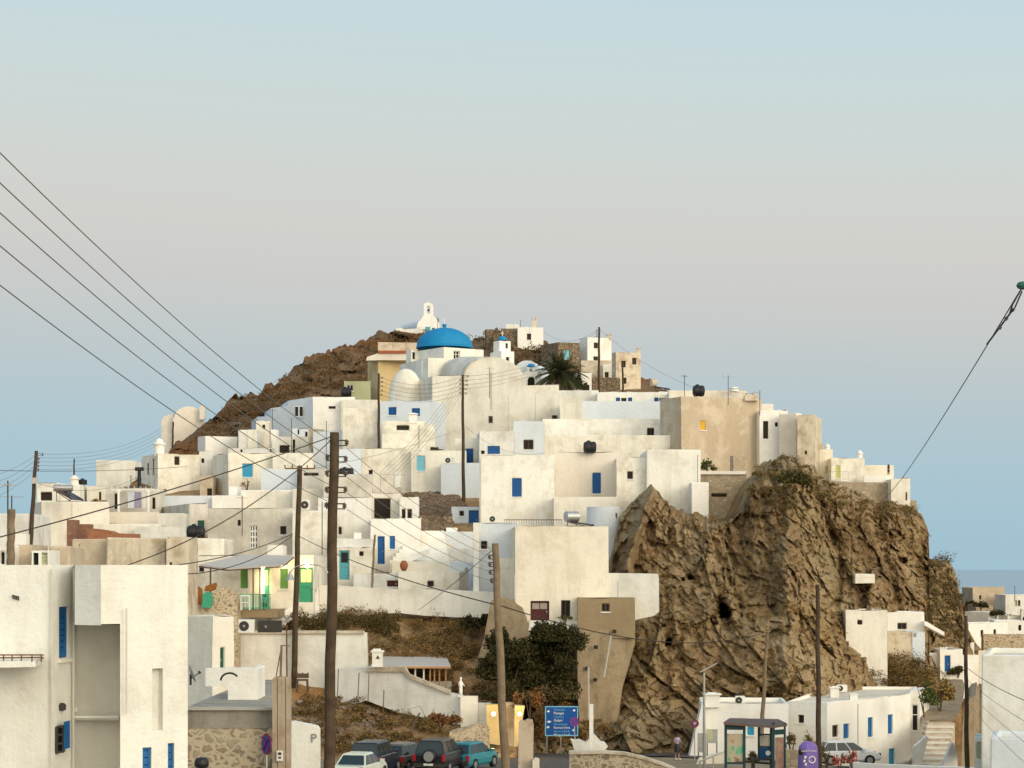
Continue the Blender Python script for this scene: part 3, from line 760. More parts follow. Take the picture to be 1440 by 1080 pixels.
def cable(label, a, b_, r=0.012, sag=0.4, mat='cable', group=None, n=22, name='cable', cat='cable', pts=None):
    """a, b_ = (px, py, D)"""
    pts = pts or [a, b_]; W3 = [P(*p) for p in pts]; out = []
    for p, q in zip(W3[:-1], W3[1:]):
        for i in range(n): 
            t = i / n; v = p.lerp(q, t); v.z -= sag * 4 * t * (1 - t); out.append(v)
    out.append(W3[-1])
    mb = MB(); mb.tube(out, r, 5)
    return mb.solo(name, M[mat], label, cat, group, origin=out[0])
def antenna(label, px, yt, yb, D, kind=0):
    b_ = P(px, yb, D); h = Z(yt, D) - b_.z
    root = empty('tv_antenna', b_, label, 'antenna', 'rooftop television antennas')
    mb = MB(); mb.tube([b_ - Vector((0, 0, .6)), b_ + Vector((0, 0, h))], 0.03, 6); mb.build('mast', M['darksteel'], root)
    e = MB(); d = Vector((math.cos(px), math.sin(px), 0)); c = b_ + Vector((0, 0, h * .93))
    e.bar(c - d * .5, c + d * .6, 0.025); nn = Vector((-d.y, d.x, 0))
    for i in range(7): q = c + d * (-.5 + i * .18); l = .34 - i * .025; e.bar(q - nn * l, q + nn * l, 0.014)
    if kind: 
        for s in (-1, 1): e.bar(c - d * .5, c - d * .5 + Vector((0, 0, s * .3)) - nn * .2, 0.014)
    e.build('aerial', M['steel'], root)
    return root
def tank(label, px, yb, D, r, l, upright=False, mat='black', rz=0.0):
    c = P(px, yb, D); root = empty('water_tank', c, label, 'water tank', 'black plastic water tanks' if mat == 'black' else None)
    mb = MB()
    if upright:
        mb.lathe(c, [(0, 0), (r, 0), (r * 1.02, l * .25), (r * .98, l * .3), (r * 1.02, l * .6), (r * .98, l * .65), (r, l * .8), (r * .75, l * .93), (r * .3, l), (0, l)], 20)
        mb.build('shell', M[mat], root); k = MB(); k.lathe(c + Vector((0, 0, l)), [(r * .3, -.02), (r * .3, .08), (0, .09)], 14); k.build('lid', M[mat], root)
    else:
        d = Vector((math.cos(rz), math.sin(rz), 0)); z = c + Vector((0, 0, r * .92))
        mb.tube([z - d * l * .5, z - d * l * .46, z - d * l * .36, z - d * l * .12, z, z + d * l * .12, z + d * l * .36, z + d * l * .46, z + d * l * .5], [r * .45, r * .8, r, r, r * .95, r, r, r * .8, r * .45], 16)
        mb.build('shell', M[mat], root)
        k = MB(); k.lathe(z + Vector((-l * .1, 0, r * .9)), [(r * .34, 0), (r * .34, r * .25), (r * .1, r * .32), (0, r * .32)], 12); k.build('lid', M[mat], root)
        f = MB()
        for s in (-1, 1): f.box(c + d * s * l * .3 + Vector((0, 0, r * .1)), .12, r * 1.5, r * .3, rz)
        f.build('cradle', M['darksteel'], root)
    return root
def solar_heater(label, px, yb, D, l=1.3, r=0.28, rz=0.0, pa=-90, hgt=1.0, mat='steel', pl=1.7):
    c = P(px, yb, D); root = empty('solar_water_heater', c, label, 'solar heater', 'rooftop solar water heaters')
    d = Vector((math.cos(rz), math.sin(rz), 0)); up = Vector((0, 0, 1))
    t = MB(); z = c + up * (hgt + r)
    t.tube([z - d * l / 2, z - d * l * .46, z + d * l * .46, z + d * l / 2], [r * .7, r, r, r * .7], 18); t.build('tank', M[mat], root, smooth=False)
    f = MB(); nn = Vector((math.cos(R(pa)), math.sin(R(pa)), 0))
    for s in (-1, 1):
        q = c + d * s * l * .34
        f.bar(q, q + up * hgt, .05); f.bar(q + nn * pl, q + up * hgt, .05); f.bar(q, q + nn * pl, .04)
    f.build('stand', M['darksteel'], root)
    p = MB(); a = c + nn * (pl + .05) + up * .12; e = c + up * hgt + nn * .05; d = Vector((-nn.y, nn.x, 0))
    n2 = (e - a).cross(d).normalized() * .05
    p.hexa([a - d * l * .5 - n2, a + d * l * .5 - n2, a + d * l * .5 + n2, a - d * l * .5 + n2], [e - d * l * .5 - n2, e + d * l * .5 - n2, e + d * l * .5 + n2, e - d * l * .5 + n2])
    p.build('collector', M['solar'], root)
    return root
def aircon(label, px, yb, D, w=0.85, h=0.6, dark=False, rz=0.0):
    c = P(px, yb, D); root = empty('air_conditioner', c, label, 'air conditioner', 'outdoor air conditioning units')
    mb = MB(); mb.box(c + Vector((0, .17, h / 2)), w, .34, h, rz); mb.build('casing', M['darksteel' if dark else 'white_paint'], root)
    g = MB(); q = c + Vector((-w * .15, -.01, h / 2)); k = h * .38
    g.tube([q + Vector((0, .01, 0)), q + Vector((0, -.03, 0))], k, 20); g.build('fan_grille', M['darksteel'], root)
    g = MB(); g.tube([q + Vector((0, -.02, 0)), q + Vector((0, -.06, 0))], k * .25, 12); g.build('fan_hub', M['steel'], root)
    return root
def dish(label, px, py, D, r, yaw, mount=0.8):
    c = P(px, py, D); root = empty('satellite_dish', c - Vector((0, 0, mount)), label, 'satellite dish')
    mb = MB(); m = Matrix.Rotation(yaw, 3, 'Z') @ Matrix.Rotation(R(70), 3, 'X')
    ring = []; base = 0; n = 20
    for i in range(6):
        rr = r * i / 5
        for k in range(n):
            a = 2 * math.pi * k / n; v = m @ Vector((rr * math.cos(a), rr * math.sin(a), 0.22 * (rr / r) ** 2 * r)); mb.v.append(tuple(c + v))
    for i in range(5):
        for k in range(n):
            k2 = (k + 1) % n; mb.f.append([i * n + k, i * n + k2, (i + 1) * n + k2, (i + 1) * n + k]); mb.mi.append(0)
    mb.build('reflector', M['canvas'], root, recalc=False)
    a = MB(); a.tube([c, c - Vector((0, 0, mount))], .035, 6); a.bar(c - Vector((0, 0, r * .5)), c + m @ Vector((0, -r * .2, r * .9)), .03); a.build('mount', M['darksteel'], root)
    e = MB(); e.tube([c + m @ Vector((0, -r * .2, r * .85)), c + m @ Vector((0, -r * .1, r * 1.05))], .05, 8); e.build('receiver', M['darksteel'], root)
    return root
# ---------------------------------------------------------------- foliage
def leaf_mesh(name, pts, size, mats, n_per=1, parent=None, up=0.2):
    """pts: list of (x,y,z); one small leaf-clump quad each"""
    A = np.asarray(pts, float); n = len(A)
    d = rng.normal(size=(n, 3)); d[:, 2] += up; d /= np.linalg.norm(d, axis=1)[:, None]
    e = rng.normal(size=(n, 3)); e -= (e * d).sum(1)[:, None] * d; e /= np.linalg.norm(e, axis=1)[:, None]
    s = size * rng.uniform(0.6, 1.4, (n, 1))
    q = np.stack([A - d * s, A + e * s * .55, A + d * s, A - e * s * .55], 1).reshape(-1, 3)
    if parent is not None: q = q - np.array(parent.location)
    me = bpy.data.meshes.new(name); me.vertices.add(len(q)); me.vertices.foreach_set('co', q.astype(np.float32).ravel())
    me.loops.add(len(q)); me.loops.foreach_set('vertex_index', np.arange(len(q), dtype=np.int32))
    me.polygons.add(n); me.polygons.foreach_set('loop_start', np.arange(0, len(q), 4, dtype=np.int32)); me.polygons.foreach_set('loop_total', np.full(n, 4, dtype=np.int32))
    for m in mats: me.materials.append(m)
    me.polygons.foreach_set('material_index', rng.integers(0, len(mats), n).astype(np.int32))
    me.update(calc_edges=True); o = bpy.data.objects.new(name, me); coll.link(o)
    if parent is not None: o.parent = parent
    return o
def foliage(name, c, rough=0.8):
    m, nt, b = nodemat(name, rough, 0.1); pos = geo_pos(nt)
    n = noise_node(nt, pos, 0.9, 4); n2 = noise_node(nt, pos, 8, 3)
    a = ramp(nt, n, [(0.3, tuple(x * 0.6 for x in c)), (0.7, tuple(x * 1.35 for x in c))])
    nt.links.new(mix(nt, n2, a, tuple(x * 0.8 for x in c)), b.inputs['Base Color']); return m
F_dark = foliage('dark_evergreen', (0.034, 0.032, 0.012)); F_dark2 = foliage('evergreen', (0.066, 0.060, 0.022))
F_scrub = foliage('brown_scrub', (0.21, 0.125, 0.055)); F_scrub2 = foliage('dark_scrub', (0.085, 0.066, 0.028)); F_ochre = foliage('ochre_grass', (0.40, 0.225, 0.075)); F_green = foliage('olive_scrub', (0.125, 0.115, 0.04))
F_red = foliage('red_brown_scrub', (0.28, 0.115, 0.04)); F_leaf = foliage('fresh_green', (0.07, 0.115, 0.03)); F_pink = foliage('pink_flowers', (0.75, 0.12, 0.10)); F_palm = foliage('palm_green', (0.035, 0.045, 0.014)); F_palm2 = foliage('palm_fringe', (0.09, 0.085, 0.035))
def clump(c, rx, ry, rz, n, shell=0.75):
    v = rng.normal(size=(n, 3)); v /= np.linalg.norm(v, axis=1)[:, None]
    r = rng.uniform(shell, 1.0, (n, 1)) ** 0.8
    lob = 1 + 0.28 * np.sin(v[:, :1] * 5 + c[0]) * np.cos(v[:, 2:3] * 4 + c[1])
    v = v * r * lob; v[:, 2] = np.where(v[:, 2] < -0.3, -v[:, 2] * .6, v[:, 2])
    return np.array(c) + v * np.array([rx, ry, rz])
def scrub(name, label, polyg, depth_fn, n, size, mats, leaf, lift=0.3, per=60, disp=None, seed=1, dens=None):
    r = np.random.default_rng(seed); xs = [p[0] for p in polyg]; ys = [p[1] for p in polyg]; out = []; k = 0; tries = 0
    pg = [(x, y) for x, y in polyg]
    def inside(x, y):
        c = False; j = len(pg) - 1
        for i in range(len(pg)):
            if (pg[i][1] > y) != (pg[j][1] > y) and x < (pg[j][0] - pg[i][0]) * (y - pg[i][1]) / (pg[j][1] - pg[i][1]) + pg[i][0]: c = not c
            j = i
        return c
    while k < n and tries < n * 40:
        tries += 1; x = r.uniform(min(xs), max(xs)); y = r.uniform(min(ys), max(ys))
        if not inside(x, y): continue
        if dens is not None and r.random() > dens(x, y): continue
        D = float(depth_fn(x, y)) + (float(disp(np.array([x]), np.array([y]), np.array([float(depth_fn(x, y))]))[0]) if disp else 0)
        s = size * r.uniform(0.5, 1.5) * D / 180
        out.append(clump(tuple(P(x, y, D) + Vector((0, -.1, s * lift))), s, s, s * r.uniform(.55, .9), per, .5)); k += 1
    o = leaf_mesh(name, np.concatenate(out), leaf, mats); return tag(o, label, None, None, 'stuff')
def bush(name, label, px, yb, D, w, h, mats, leaf=0.14, n=900, cat='bush', group=None, nst=3):
    c = P(px, yb, D); root = empty(name, c, label, cat, group); pts = []
    for i in range(max(3, int(5 * w / max(h, .3)))):
        f = rng.uniform(-.42, .42); hh = h * rng.uniform(.5, 1.0) * (1 - abs(f) * .8)
        pts.append(clump(tuple(c + Vector((f * w, rng.uniform(-.2, .2) * w, hh * .55))), w * rng.uniform(.16, .27), w * .22, hh * .5, n // 6, .3))
    leaf_mesh('foliage', np.concatenate(pts), leaf, mats, parent=root)
    mb = MB()
    for i in range(nst): a = rng.uniform(0, 6.28); mb.tube([c - Vector((0, 0, .2)), c + Vector((math.cos(a) * w * .12, math.sin(a) * w * .12, h * .3)), c + Vector((math.cos(a) * w * .25, math.sin(a) * w * .2, h * .65))], [.05, .035, .012], 5)
    mb.build('stem', M['frame_brown'], root); return root
def tree(label, px, yb, D, w, h, mats, n=9000, leaf=0.2, cat='tree', name='tree', seed=3, trunk=0.4, group=None):
    r = random.Random(seed); c = P(px, yb, D); root = empty(name, c, label, cat, group)
    tr = MB(); pts = []; lobes = []
    for i in range(5):
        a = r.uniform(0, 6.28); top = c + Vector((math.cos(a) * w * .28, math.sin(a) * w * .2, h * r.uniform(.55, .8)))
        mid = c.lerp(top, .5) + Vector((r.uniform(-.3, .3), 0, 0))
        tr.tube([c - Vector((0, 0, .5)), c + Vector((math.cos(a) * .15, 0, h * .2)), mid, top], [.20 * h / 6, .15 * h / 6, .09 * h / 6, .03], 7)
    for i in range(26):
        a = r.uniform(0, 6.28); q = r.uniform(0, 1) ** .6; zz = r.uniform(trunk * .7, 1.0); rr = w * .5 * math.sqrt(max(.05, 1 - ((zz - .52) / .62) ** 2))
        lobes.append((c + Vector((math.cos(a) * rr * q * .85, math.sin(a) * rr * q * .8, h * zz * .92)), w * r.uniform(.12, .22)))
    for (q, s) in lobes: pts.append(clump(tuple(q), s, s, s * 1.1, n // 26, .35))
    tr.build('trunk', M['frame_brown'], root); leaf_mesh('crown', np.concatenate(pts), leaf, mats, parent=root, up=.6)
    return root
# ================================================================ the summit
def church():
    D = 222.0
    root = empty('church', P(690, 660, D), 'large white church with a big blue dome and a barrel-vaulted nave', 'church')
    part = lambda pts, D0, D1, vec, mat, nm: outline(nm, None, pts, D0, D1, vec, mat, None, part=nm, parent=root)
    arc = [(652 + (690 - 652) * (1 - math.cos(t * math.pi / 2)), 528 - 26 * math.sin(t * math.pi / 2)) for t in [i / 9 for i in range(10)]]
    arc2 = [(690 + 50 * math.sin(t * math.pi / 2), 502 + 40 * (1 - math.cos(t * math.pi / 2))) for t in [i / 9 for i in range(1, 10)]]
    part([(608, 672), (608, 529)] + arc + arc2 + [(786, 541), (786, 556), (791, 557), (791, 600), (764, 600), (764, 672)], D + 1, D, (-2.6, 9, 0), 'cream', 'nave')
    # grey-washed barrel roof skin, slightly proud of the nave vault
    mb = MB(); top = [(616 + (655 - 616) * (1 - math.cos(t * math.pi / 2)), 528 - 26 * math.sin(t * math.pi / 2)) for t in [i / 9 for i in range(10)]]
    rows = [[P(a[0] + 1, a[1] - .6, D + .5) for a in arc], [P(a[0] + 1, a[1] - .6, D + 9.5) for a in top]]
    for i in range(9): mb.quad(rows[0][i], rows[0][i + 1], rows[1][i + 1], rows[1][i])
    mb.build('vault_roof', M['grey'], root)
    # cube and base under the dome
    Dd = 238.0
    def box_part(nm, x0, x1, yt, yb, Dq, side, rot, mat='white', holes=()):
        A, B, n, th = footprint(x0, x1, Dq, rot, side, 8); C_ = B + n * th; E = A + n * th
        ref = A if rot >= 0 else B; zt, zb = Z(yt, ref.y), Z(yb, ref.y) - 2; mb = MB()
        hs = []
        d = (B - A).normalized()
        for (a, b_, c, e, ty) in holes:
            f = lambda px: ((px - 720) / FPX * A.y - A.x) / (d.x - (px - 720) / FPX * d.y)
            hs.append((f(a), f(c), Z(e, ref.y), Z(b_, ref.y), ty))
        pt = facade(mb, A, B, zb, zt, [h[:4] for h in hs], .3, (-n.x, -n.y))
        for p, q in ((B, C_), (C_, E), (E, A)): mb.quad((*p, zb), (*q, zb), (*q, zt), (*p, zt))
        mb.quad(*[(*p, zt) for p in (A, B, C_, E)])
        o = mb.build(nm, M[mat], root, weld=True)
        for h in hs: opening(root, h[4], pt, *h[:4], .3)
        return A, B, n, zt, C_, E
    box_part('transept', 602, 681, 503, 560, 231, 562, 24)
    box_part('drum', 624, 680, 488, 520, 236, 587, 35, holes=[(638, 492, 647, 505, 'w')])
    box_part('stair_turret', 578, 588, 492, 520, 240, 571, 30, holes=[(580, 495, 584, 505, 'h')])
    part([(593, 530), (593, 506), (597, 504), (602, 504), (602, 530)], 232.5, 232.5, (0, 3, 0), 'bright', 'pilaster')
    c = P(625, 488.5, 241); r = 39.5 / FPX * 241; h = 27.5 / FPX * 241
    mb = MB(); mb.lathe(c, [(r * 1.01, -.12), (r * 1.01, .02)] + [(r * math.cos(a), h * math.sin(a)) for a in [i * math.pi / 2 / 14 for i in range(15)]], 40)
    dm = mb.build('dome', M['dome_blue'], root, smooth=True)
    k = MB(); k.lathe(c + Vector((0, 0, h - .05)), [(.22, 0), (.18, .2), (.27, .28), (.24, .45), (.05, .5), (0, .5)], 12); k.build('finial', M['dome_blue'], dm)
    k = MB(); k.bar(c + Vector((0, 0, h + .4)), c + Vector((0, 0, h + 1.1)), .06); k.bar(c + Vector((-.2, 0, h + .85)), c + Vector((.2, 0, h + .85)), .06); k.build('cross', M['white_paint'], dm)
    # apse: round wall with a half dome
    c = P(571, 575, 229); r = 17.5 / FPX * 229; mb = MB(); zz = Z(538, 229) - c.z
    mb.lathe(c, [(r * 1.5, -1), (r * 1.4, zz * .5)] + [(r * 1.36 * math.cos(a), zz * .5 + (Z(518.5, 229) - c.z - zz * .5) * math.sin(a)) for a in [i * math.pi / 2 / 10 for i in range(11)]], 30)
    mb.build('apse', M['cream'], root, smooth=True)
    # bell tower with a small blue dome
    for (x0, x1, yt, yb, Dq, side, hl) in ((705, 723, 493.5, 530, 230, 689.5, [(711.5, 501.5, 716.5, 517, 'h')]), (702.5, 718, 479, 496, 231, 694, [(711, 482, 714.5, 489.5, 'h')])):
        box_part('bell_tower', x0, x1, yt, yb, Dq, side, 30, 'bright', hl)
    c = P(706.5, 478.5, 231.6); mb = MB(); r = .52
    mb.lathe(c, [(r * 1.15, -.02), (r * 1.15, .04)] + [(r * math.cos(a), .46 * math.sin(a)) for a in [i * math.pi / 2 / 8 for i in range(9)]], 20)
    dm = mb.build('cupola', M['dome_blue'], root, smooth=True)
    k = MB(); k.bar(c + Vector((0, 0, .42)), c + Vector((0, 0, .98)), .07); k.bar(c + Vector((-.18, 0, .76)), c + Vector((.18, 0, .76)), .07); k.build('cross', M['bright'], dm)
    # drain pipes and cord on the facade
    for (px, a, b_) in ((715, 556, 640), (753, 557, 618)):
        k = MB(); k.tube([P(px, a, 221.2), P(px, b_, 221.2)], .03, 6); k.build('drainpipe', M['canvas'], root)
    for q in ((687, 585, 693, 595, 'h'), (776, 584, 784, 590, 'h')):
        k = MB(); o = P((q[0] + q[2]) / 2, (q[1] + q[3]) / 2, 221.4); k.box(o, (q[2] - q[0]) / FPX * 222, .1, (q[3] - q[1]) / FPX * 222)
        w_ = k.build('window', M['frame_brown'], root); k = MB(); k.box(o + Vector((0, -.06, 0)), .3, .03, .45); k.build('pane', M['void'], w_)
    return root
church()
def hill_chapel():
    D = 318.0
    root = empty('chapel', P(602, 468, D), 'small white chapel with a bell gable on the very top of the hill', 'chapel')
    g = [(586, 470), (586.5, 458), (588, 453), (592, 449), (595.5, 444.5), (596, 428), (598, 426), (601, 425.3), (605, 426), (608.5, 428), (609.5, 444), (613, 448), (617, 453), (618, 458), (618, 470)]
    mb = MB(); hole = (600.3, 430.3, 605.2, 441)
    pts = [P(x, y, D) for x, y in g]
    # gable in three bands so that the bell opening is a real hole
    def band(ps, vec=(0, .7, 0)): mb.extrude([P(x, y, D) for x, y in ps], vec)
    band([(586, 470), (586.5, 458), (588, 453), (592, 449), (595.5, 444.5), (596, 441), (609.4, 441), (609.5, 444), (613, 448), (617, 453), (618, 458), (618, 470)])
    band([(596, 441), (596, 430.3), (600.3, 430.3), (600.3, 441)]); band([(605.2, 441), (605.2, 430.3), (609.3, 430.3), (609.4, 441)])
    band([(596, 430.3), (596, 428), (598, 426), (601, 425.3), (605, 426), (608.5, 428), (609.3, 430.3)])
    mb.build('bell_gable', M['bright'], root)
    b_ = MB(); c = P(602.7, 437.5, D + .35); b_.lathe(c, [(.20, 0), (.15, .1), (.11, .28), (.03, .36), (0, .36)], 12); b_.build('bell', M['darksteel'], root)
    k = MB(); k.bar(P(603, 425.5, D + .3), P(603, 421.5, D + .3), .05); k.bar(P(601.8, 423, D + .3), P(604.2, 423, D + .3), .05); k.build('cross', M['white_paint'], root)
    v = MB(); n = 12; a0 = P(602, 468, D).x; r = 1.62; ax = Vector((-3.0, 6.0, 0)); z0 = Z(457, D); base = []
    sec = [Vector((a0 + r * math.cos(t), D + .7, z0 + 1.05 * math.sin(t))) for t in [math.pi * i / n for i in range(n + 1)]]
    sec = [Vector((a0 + r, D + .7, z0 - 1.4))] + sec + [Vector((a0 - r, D + .7, z0 - 1.4))]
    v.extrude(sec, ax); v.build('vault', M['blue_white'], root)
    d = MB(); d.box(P(601.7, 464, D - .03), .72, .1, .95); dd = d.build('door', M['teal'], root); h = MB(); h.box(P(603.5, 464, D - .12), .05, .05, .1); h.build('handle', M['steel'], dd)
    d = MB(); d.box(P(609.6, 463, D - .03), .35, .1, .42); d.build('window', M['frame_brown'], root)
    return root
hill_chapel()
outline('wall', 'low white wall beside the hilltop chapel', [(548, 472), (549, 466), (556, 465), (557, 461), (566, 461), (567, 463), (588, 462), (588, 472)], 317, 316, (0, .4, 0), 'bright', 'wall')
for (px, lab) in ((615.5, 'thin flag pole right of the hilltop chapel'),):
    mb = MB(); mb.tube([P(px, 463, 316), P(px, 446, 316)], .03, 6); fl = [P(px, 447, 316), P(px + 1.6, 449, 316), P(px + 1.2, 453, 316), P(px, 452, 316)]; mb.extrude(fl, (0, .02, 0))
    mb.solo('flag_pole', M['darksteel'], lab, 'flag pole')
H('house', 'white house on the right end of the hilltop with one window', 728, 764, 460, 486, D=300, rot=4, op=[(741, 469, 747, 478, 'd')], mat='bright', thick=4, chim=[(751.5, 446, .75, 1.5, 'pots')])
H('stone_wall', 'dark stone retaining wall left of the white hilltop house', 705, 729, 462, 486, D=301, rot=0, mat='stone', thick=3, solid=True, cat='wall')
H('outbuilding', 'low whitewashed roof shed behind the dark hilltop stone wall', 711, 730, 456, 466, D=305, rot=0, mat='white', thick=3, solid=True)
H('ruin', 'jagged dark ruin left of the hilltop house', 684, 694, 463, 480, D=302, rot=10, mat='stone', thick=1.5, solid=True, cat='ruin')
H('ruin', 'narrow dark stone stub beside the small bell tower', 694.5, 701, 468, 480, D=300, rot=-10, mat='stone', thick=1.5, solid=True, cat='ruin')
H('stone_house', 'rough stone house with a light blue door above the palm', 785, 815, 481, 515, D=285, side=761, rot=30, mat='stone', op=[(792.5, 492, 801, 505, 'C')], parapet=.1, roofmat='roofgrey')
H('house', 'tall narrow two-storey white house behind the upper pole', 826, 860, 474, 510, D=288, side=814.5, rot=30, mat='bright', op=[(835, 481.5, 841, 490, 'd'), (834.5, 501, 841, 507, 'd')], chim=[(856, 470, .6, 2, 'sq')])
H('wall', 'beige terrace wall below the tall narrow white house', 817, 865, 507, 522, D=280, rot=0, mat='beige', thick=2, solid=True, cat='wall')
H('outbuilding', 'cream annex between the tall white house and the tan tower', 848, 863, 512, 545, D=279, rot=3, mat='cream', thick=3, op=[(850.5, 523, 856, 531, 'd')], cat='house')
H('ruined_tower', 'peeling tan tower house with two small windows at the hilltop', 866, 901, 495, 550, D=272, side=860, rot=24, mat='beige', op=[(873.5, 507, 880, 517, 'd'), (889, 503, 895, 513, 'd'), (877, 531, 881, 540, 'h')], thick=5, cat='house', chim=[(898, 489, .5, 2, 'sq')])
H('outbuilding', 'little white hut between palm and upper pole', 812, 832, 524, 556, D=268, rot=5, mat='bright', thick=3, cat='house', op=[(824, 541, 829, 549, 'd')])
H('stone_wall', 'low brown rubble wall between the upper pole and the tan tower', 832, 872, 531, 552, D=268, rot=-4, mat='stone', thick=1.5, solid=True, cat='wall')
H('house', 'ochre house with an orange tiled cornice left of the blue dome', 532, 586, 506, 545, D=262, side=517, rot=26, mat='ochre', thick=6, parapet=0, sop=[(521, 520, 523, 545, 'w'), (526, 518, 529, 545, 'w')])
_c = outline('cornice', None, [(531, 506.5), (515, 507), (516, 502), (531, 497), (586, 497), (586, 506.5)], 261.5, 261.5, (0, 2, 0), 'pink', None, part='cornice', parent=[o for o in scene.objects if o.get('label', '').startswith('ochre house')][0])
outline('tiles', None, [(531.5, 496.8), (533, 493), (586, 493), (586, 496.8)], 261.3, 261.3, (0, 2, 0), 'tile', None, part='roof', parent=_c.parent)
outline('upper', None, [(531.5, 493), (531.5, 481), (586, 482), (586, 493)], 262.5, 262.5, (0, 3, 0), 'beige', None, part='attic', parent=_c.parent)
H('outbuilding', 'small pale green hut with one window below the ridge', 484, 521, 536, 556, D=258, rot=3, mat='olive', thick=4, op=[(487.5, 541, 497, 550, 'w')], cat='house')
def little_chapel():
    D = 236.0; root = empty('chapel', P(746, 541, D), 'tiny white chapel with blue bell cap in front of the palm', 'chapel')
    mb = MB(); Q = lambda ps: mb.extrude([P(x, y, D) for x, y in ps], (0, .6, 0))
    Q([(733, 543), (733, 526), (742, 526), (742, 543)]); Q([(752, 543), (752, 526), (761, 526), (761, 543)]); 
    Q([(742, 535)] + [(742 + 5 * (1 - math.cos(t)), 535 - 5.5 * math.sin(t)) for t in [math.pi * i / 10 for i in range(11)]][1:] + [(752, 526), (742, 526)])
    Q([(736, 526), (738, 522.5), (756, 522.5), (758, 526)]); Q([(741.5, 522.5), (741.5, 516), (744, 516), (744, 522.5)]); Q([(749.5, 522.5), (749.5, 516), (752, 516), (752, 522.5)])
    mb.build('bell_gable', M['bright'], root)
    b_ = MB(); b_.lathe(P(746.7, 522, D + .3), [(.13, 0), (.09, .08), (.07, .2), (0, .25)], 10); b_.build('bell', M['darksteel'], root)
    c = P(746.8, 516, D + .3); k = MB(); k.lathe(c, [(.5, 0), (.5, .04)] + [(.46 * math.cos(a), .38 * math.sin(a)) for a in [i * math.pi / 14 for i in range(8)]], 18); k.build('cupola', M['dome_blue'], root, smooth=True)
    k = MB(); k.bar(c + Vector((0, 0, .35)), c + Vector((0, 0, .75)), .05); k.bar(c + Vector((-.13, 0, .6)), c + Vector((.13, 0, .6)), .05); k.build('cross', M['white_paint'], root)
    v = MB(); a0 = X(741, D); r = 1.35; sec = [Vector((a0 + r * math.cos(t), D + 1.2, Z(520, D) + 1.15 * math.sin(t))) for t in [math.pi * i / 12 for i in range(13)]]
    sec = [Vector((a0 + r, D + 1.2, Z(548, D)))] + sec + [Vector((a0 - r, D + 1.2, Z(548, D)))]; v.extrude(sec, (1.2, 6, 0)); v.build('vault', M['blue_white'], root)
    k = MB(); k.box(P(747, 537, D + 1.15), .75, .1, 1.0); k.build('door', M['void'], root)
little_chapel()
# ================================================================ upper village, left
def vaulted():
    D = 262.0; root = empty('chapel', P(262, 628, D), 'pale pink barrel-vaulted chapel on the left shoulder of the ridge', 'chapel')
    pts = [(243, 640), (243, 588)] + [(265.5 - 20.5 * math.cos(t), 588 - 16.5 * math.sin(t)) for t in [math.pi * i / 14 for i in range(15)]] + [(287, 588), (287, 640)]
    outline('v', None, pts, D, D + 1, (-2, 8, 0), 'pink', None, part='vault', parent=root)
    outline('v', None, [(227, 640), (227, 590), (231, 585), (240, 583), (244, 583), (244, 640)], D + 1, D + 1, (0, 7, 0), 'pink', None, part='side_chamber', parent=root)
    outline('v', None, [(280.5, 590), (280.5, 573), (284, 569.5), (288, 573), (288, 590)], D - .2, D - .2, (0, .7, 0), 'pink', None, part='bell_gable', parent=root)
vaulted()
mb = MB(); c = P(254, 641, 247); r = 7.2 / FPX * 247
mb.lathe(c, [(r, -1.2), (r, .45)] + [(r * math.cos(a), .45 + r * .75 * math.sin(a)) for a in [i * math.pi / 16 for i in range(9)]], 22); mb.solo('oven_dome', M['bright'], 'small round white domed oven above the cream cube house', 'oven', smooth=True)
H('house', 'tall blank white block at the left end of the skyline', 135, 190, 647, 715, D=214, rot=3, mat='white', thick=7)
H('outbuilding', 'low sloping whitewashed lean-to right of the tall blank block', 189, 207, 655, 715, D=217, rot=-6, mat='white', thick=5, cat='house')
H('house', 'cream cube house with one tiny brown window and grey left side', 222, 281, 638, 704, D=200, side=199, rot=24, mat='cream', op=[(245.5, 642, 252.5, 654, 'h')], sop=[(206, 652, 209, 668, 'h'), (214, 645, 217, 668, 'h')], chim=[(224, 616, 1.0, 1.0, 'round')])
H('house', 'white house with arched dark doorway behind the roof tank', 52, 83, 679, 715, D=196, rot=0, op=[(57, 692, 73, 704, 'h')], thick=5)
H('house', 'small white cube with a bright round chimney on the left skyline', 83, 112, 681, 715, D=197, rot=0, mat='bright', thick=5, chim=[(104.5, 668, .85, .6, 'round')])
H('house', 'grey-white house behind the laundry pergola', 122, 160, 683, 715, D=199, rot=0, mat='white', thick=5, op=[(139, 692, 142, 704, 'h')])
H('house', 'long cream house under the solar heater with blank front', 58, 154, 705, 775, D=168, side=46.5, rot=18, mat='cream', thick=8)
H('wall', 'beige parapet under the white pergola posts', 153, 224, 720, 739, D=175.5, rot=2, mat='pink', thick=.4, solid=True, cat='wall')
H('house', 'white house carrying the pergola terrace', 112, 226, 736.5, 772, D=167.5, rot=2, mat='cream', thick=7, roofmat='roofgrey')
H('house', 'grey-white wall house with green shutter beside the big beige house', 266, 292, 708, 760, D=173, side=224, rot=20, mat='grey', thick=6, op=[(278, 732, 287.5, 741.5, 'K')], sop=[(236, 729, 241.5, 746, 'h')])
H('wall', 'bluish low parapet below the brown stone hut', 226, 299, 697, 714, D=186, rot=0, mat='blue_white', thick=.5, solid=True, cat='wall')
H('wall', 'bright white low wall in front of the blue-shuttered house', 298, 341, 697, 716, D=185, rot=-2, mat='bright', thick=3, solid=True, cat='wall')
H('outbuilding', 'brown stone hut with a small black doorway', 281, 299.5, 669, 700, D=197, rot=0, mat='tan', thick=3, op=[(291, 687, 298, 700, 'h')], cat='hut')
H('house', 'white block with bluish left side below the ridge', 289, 339, 613, 645, D=226, side=278, rot=28, mat='bright', thick=6)
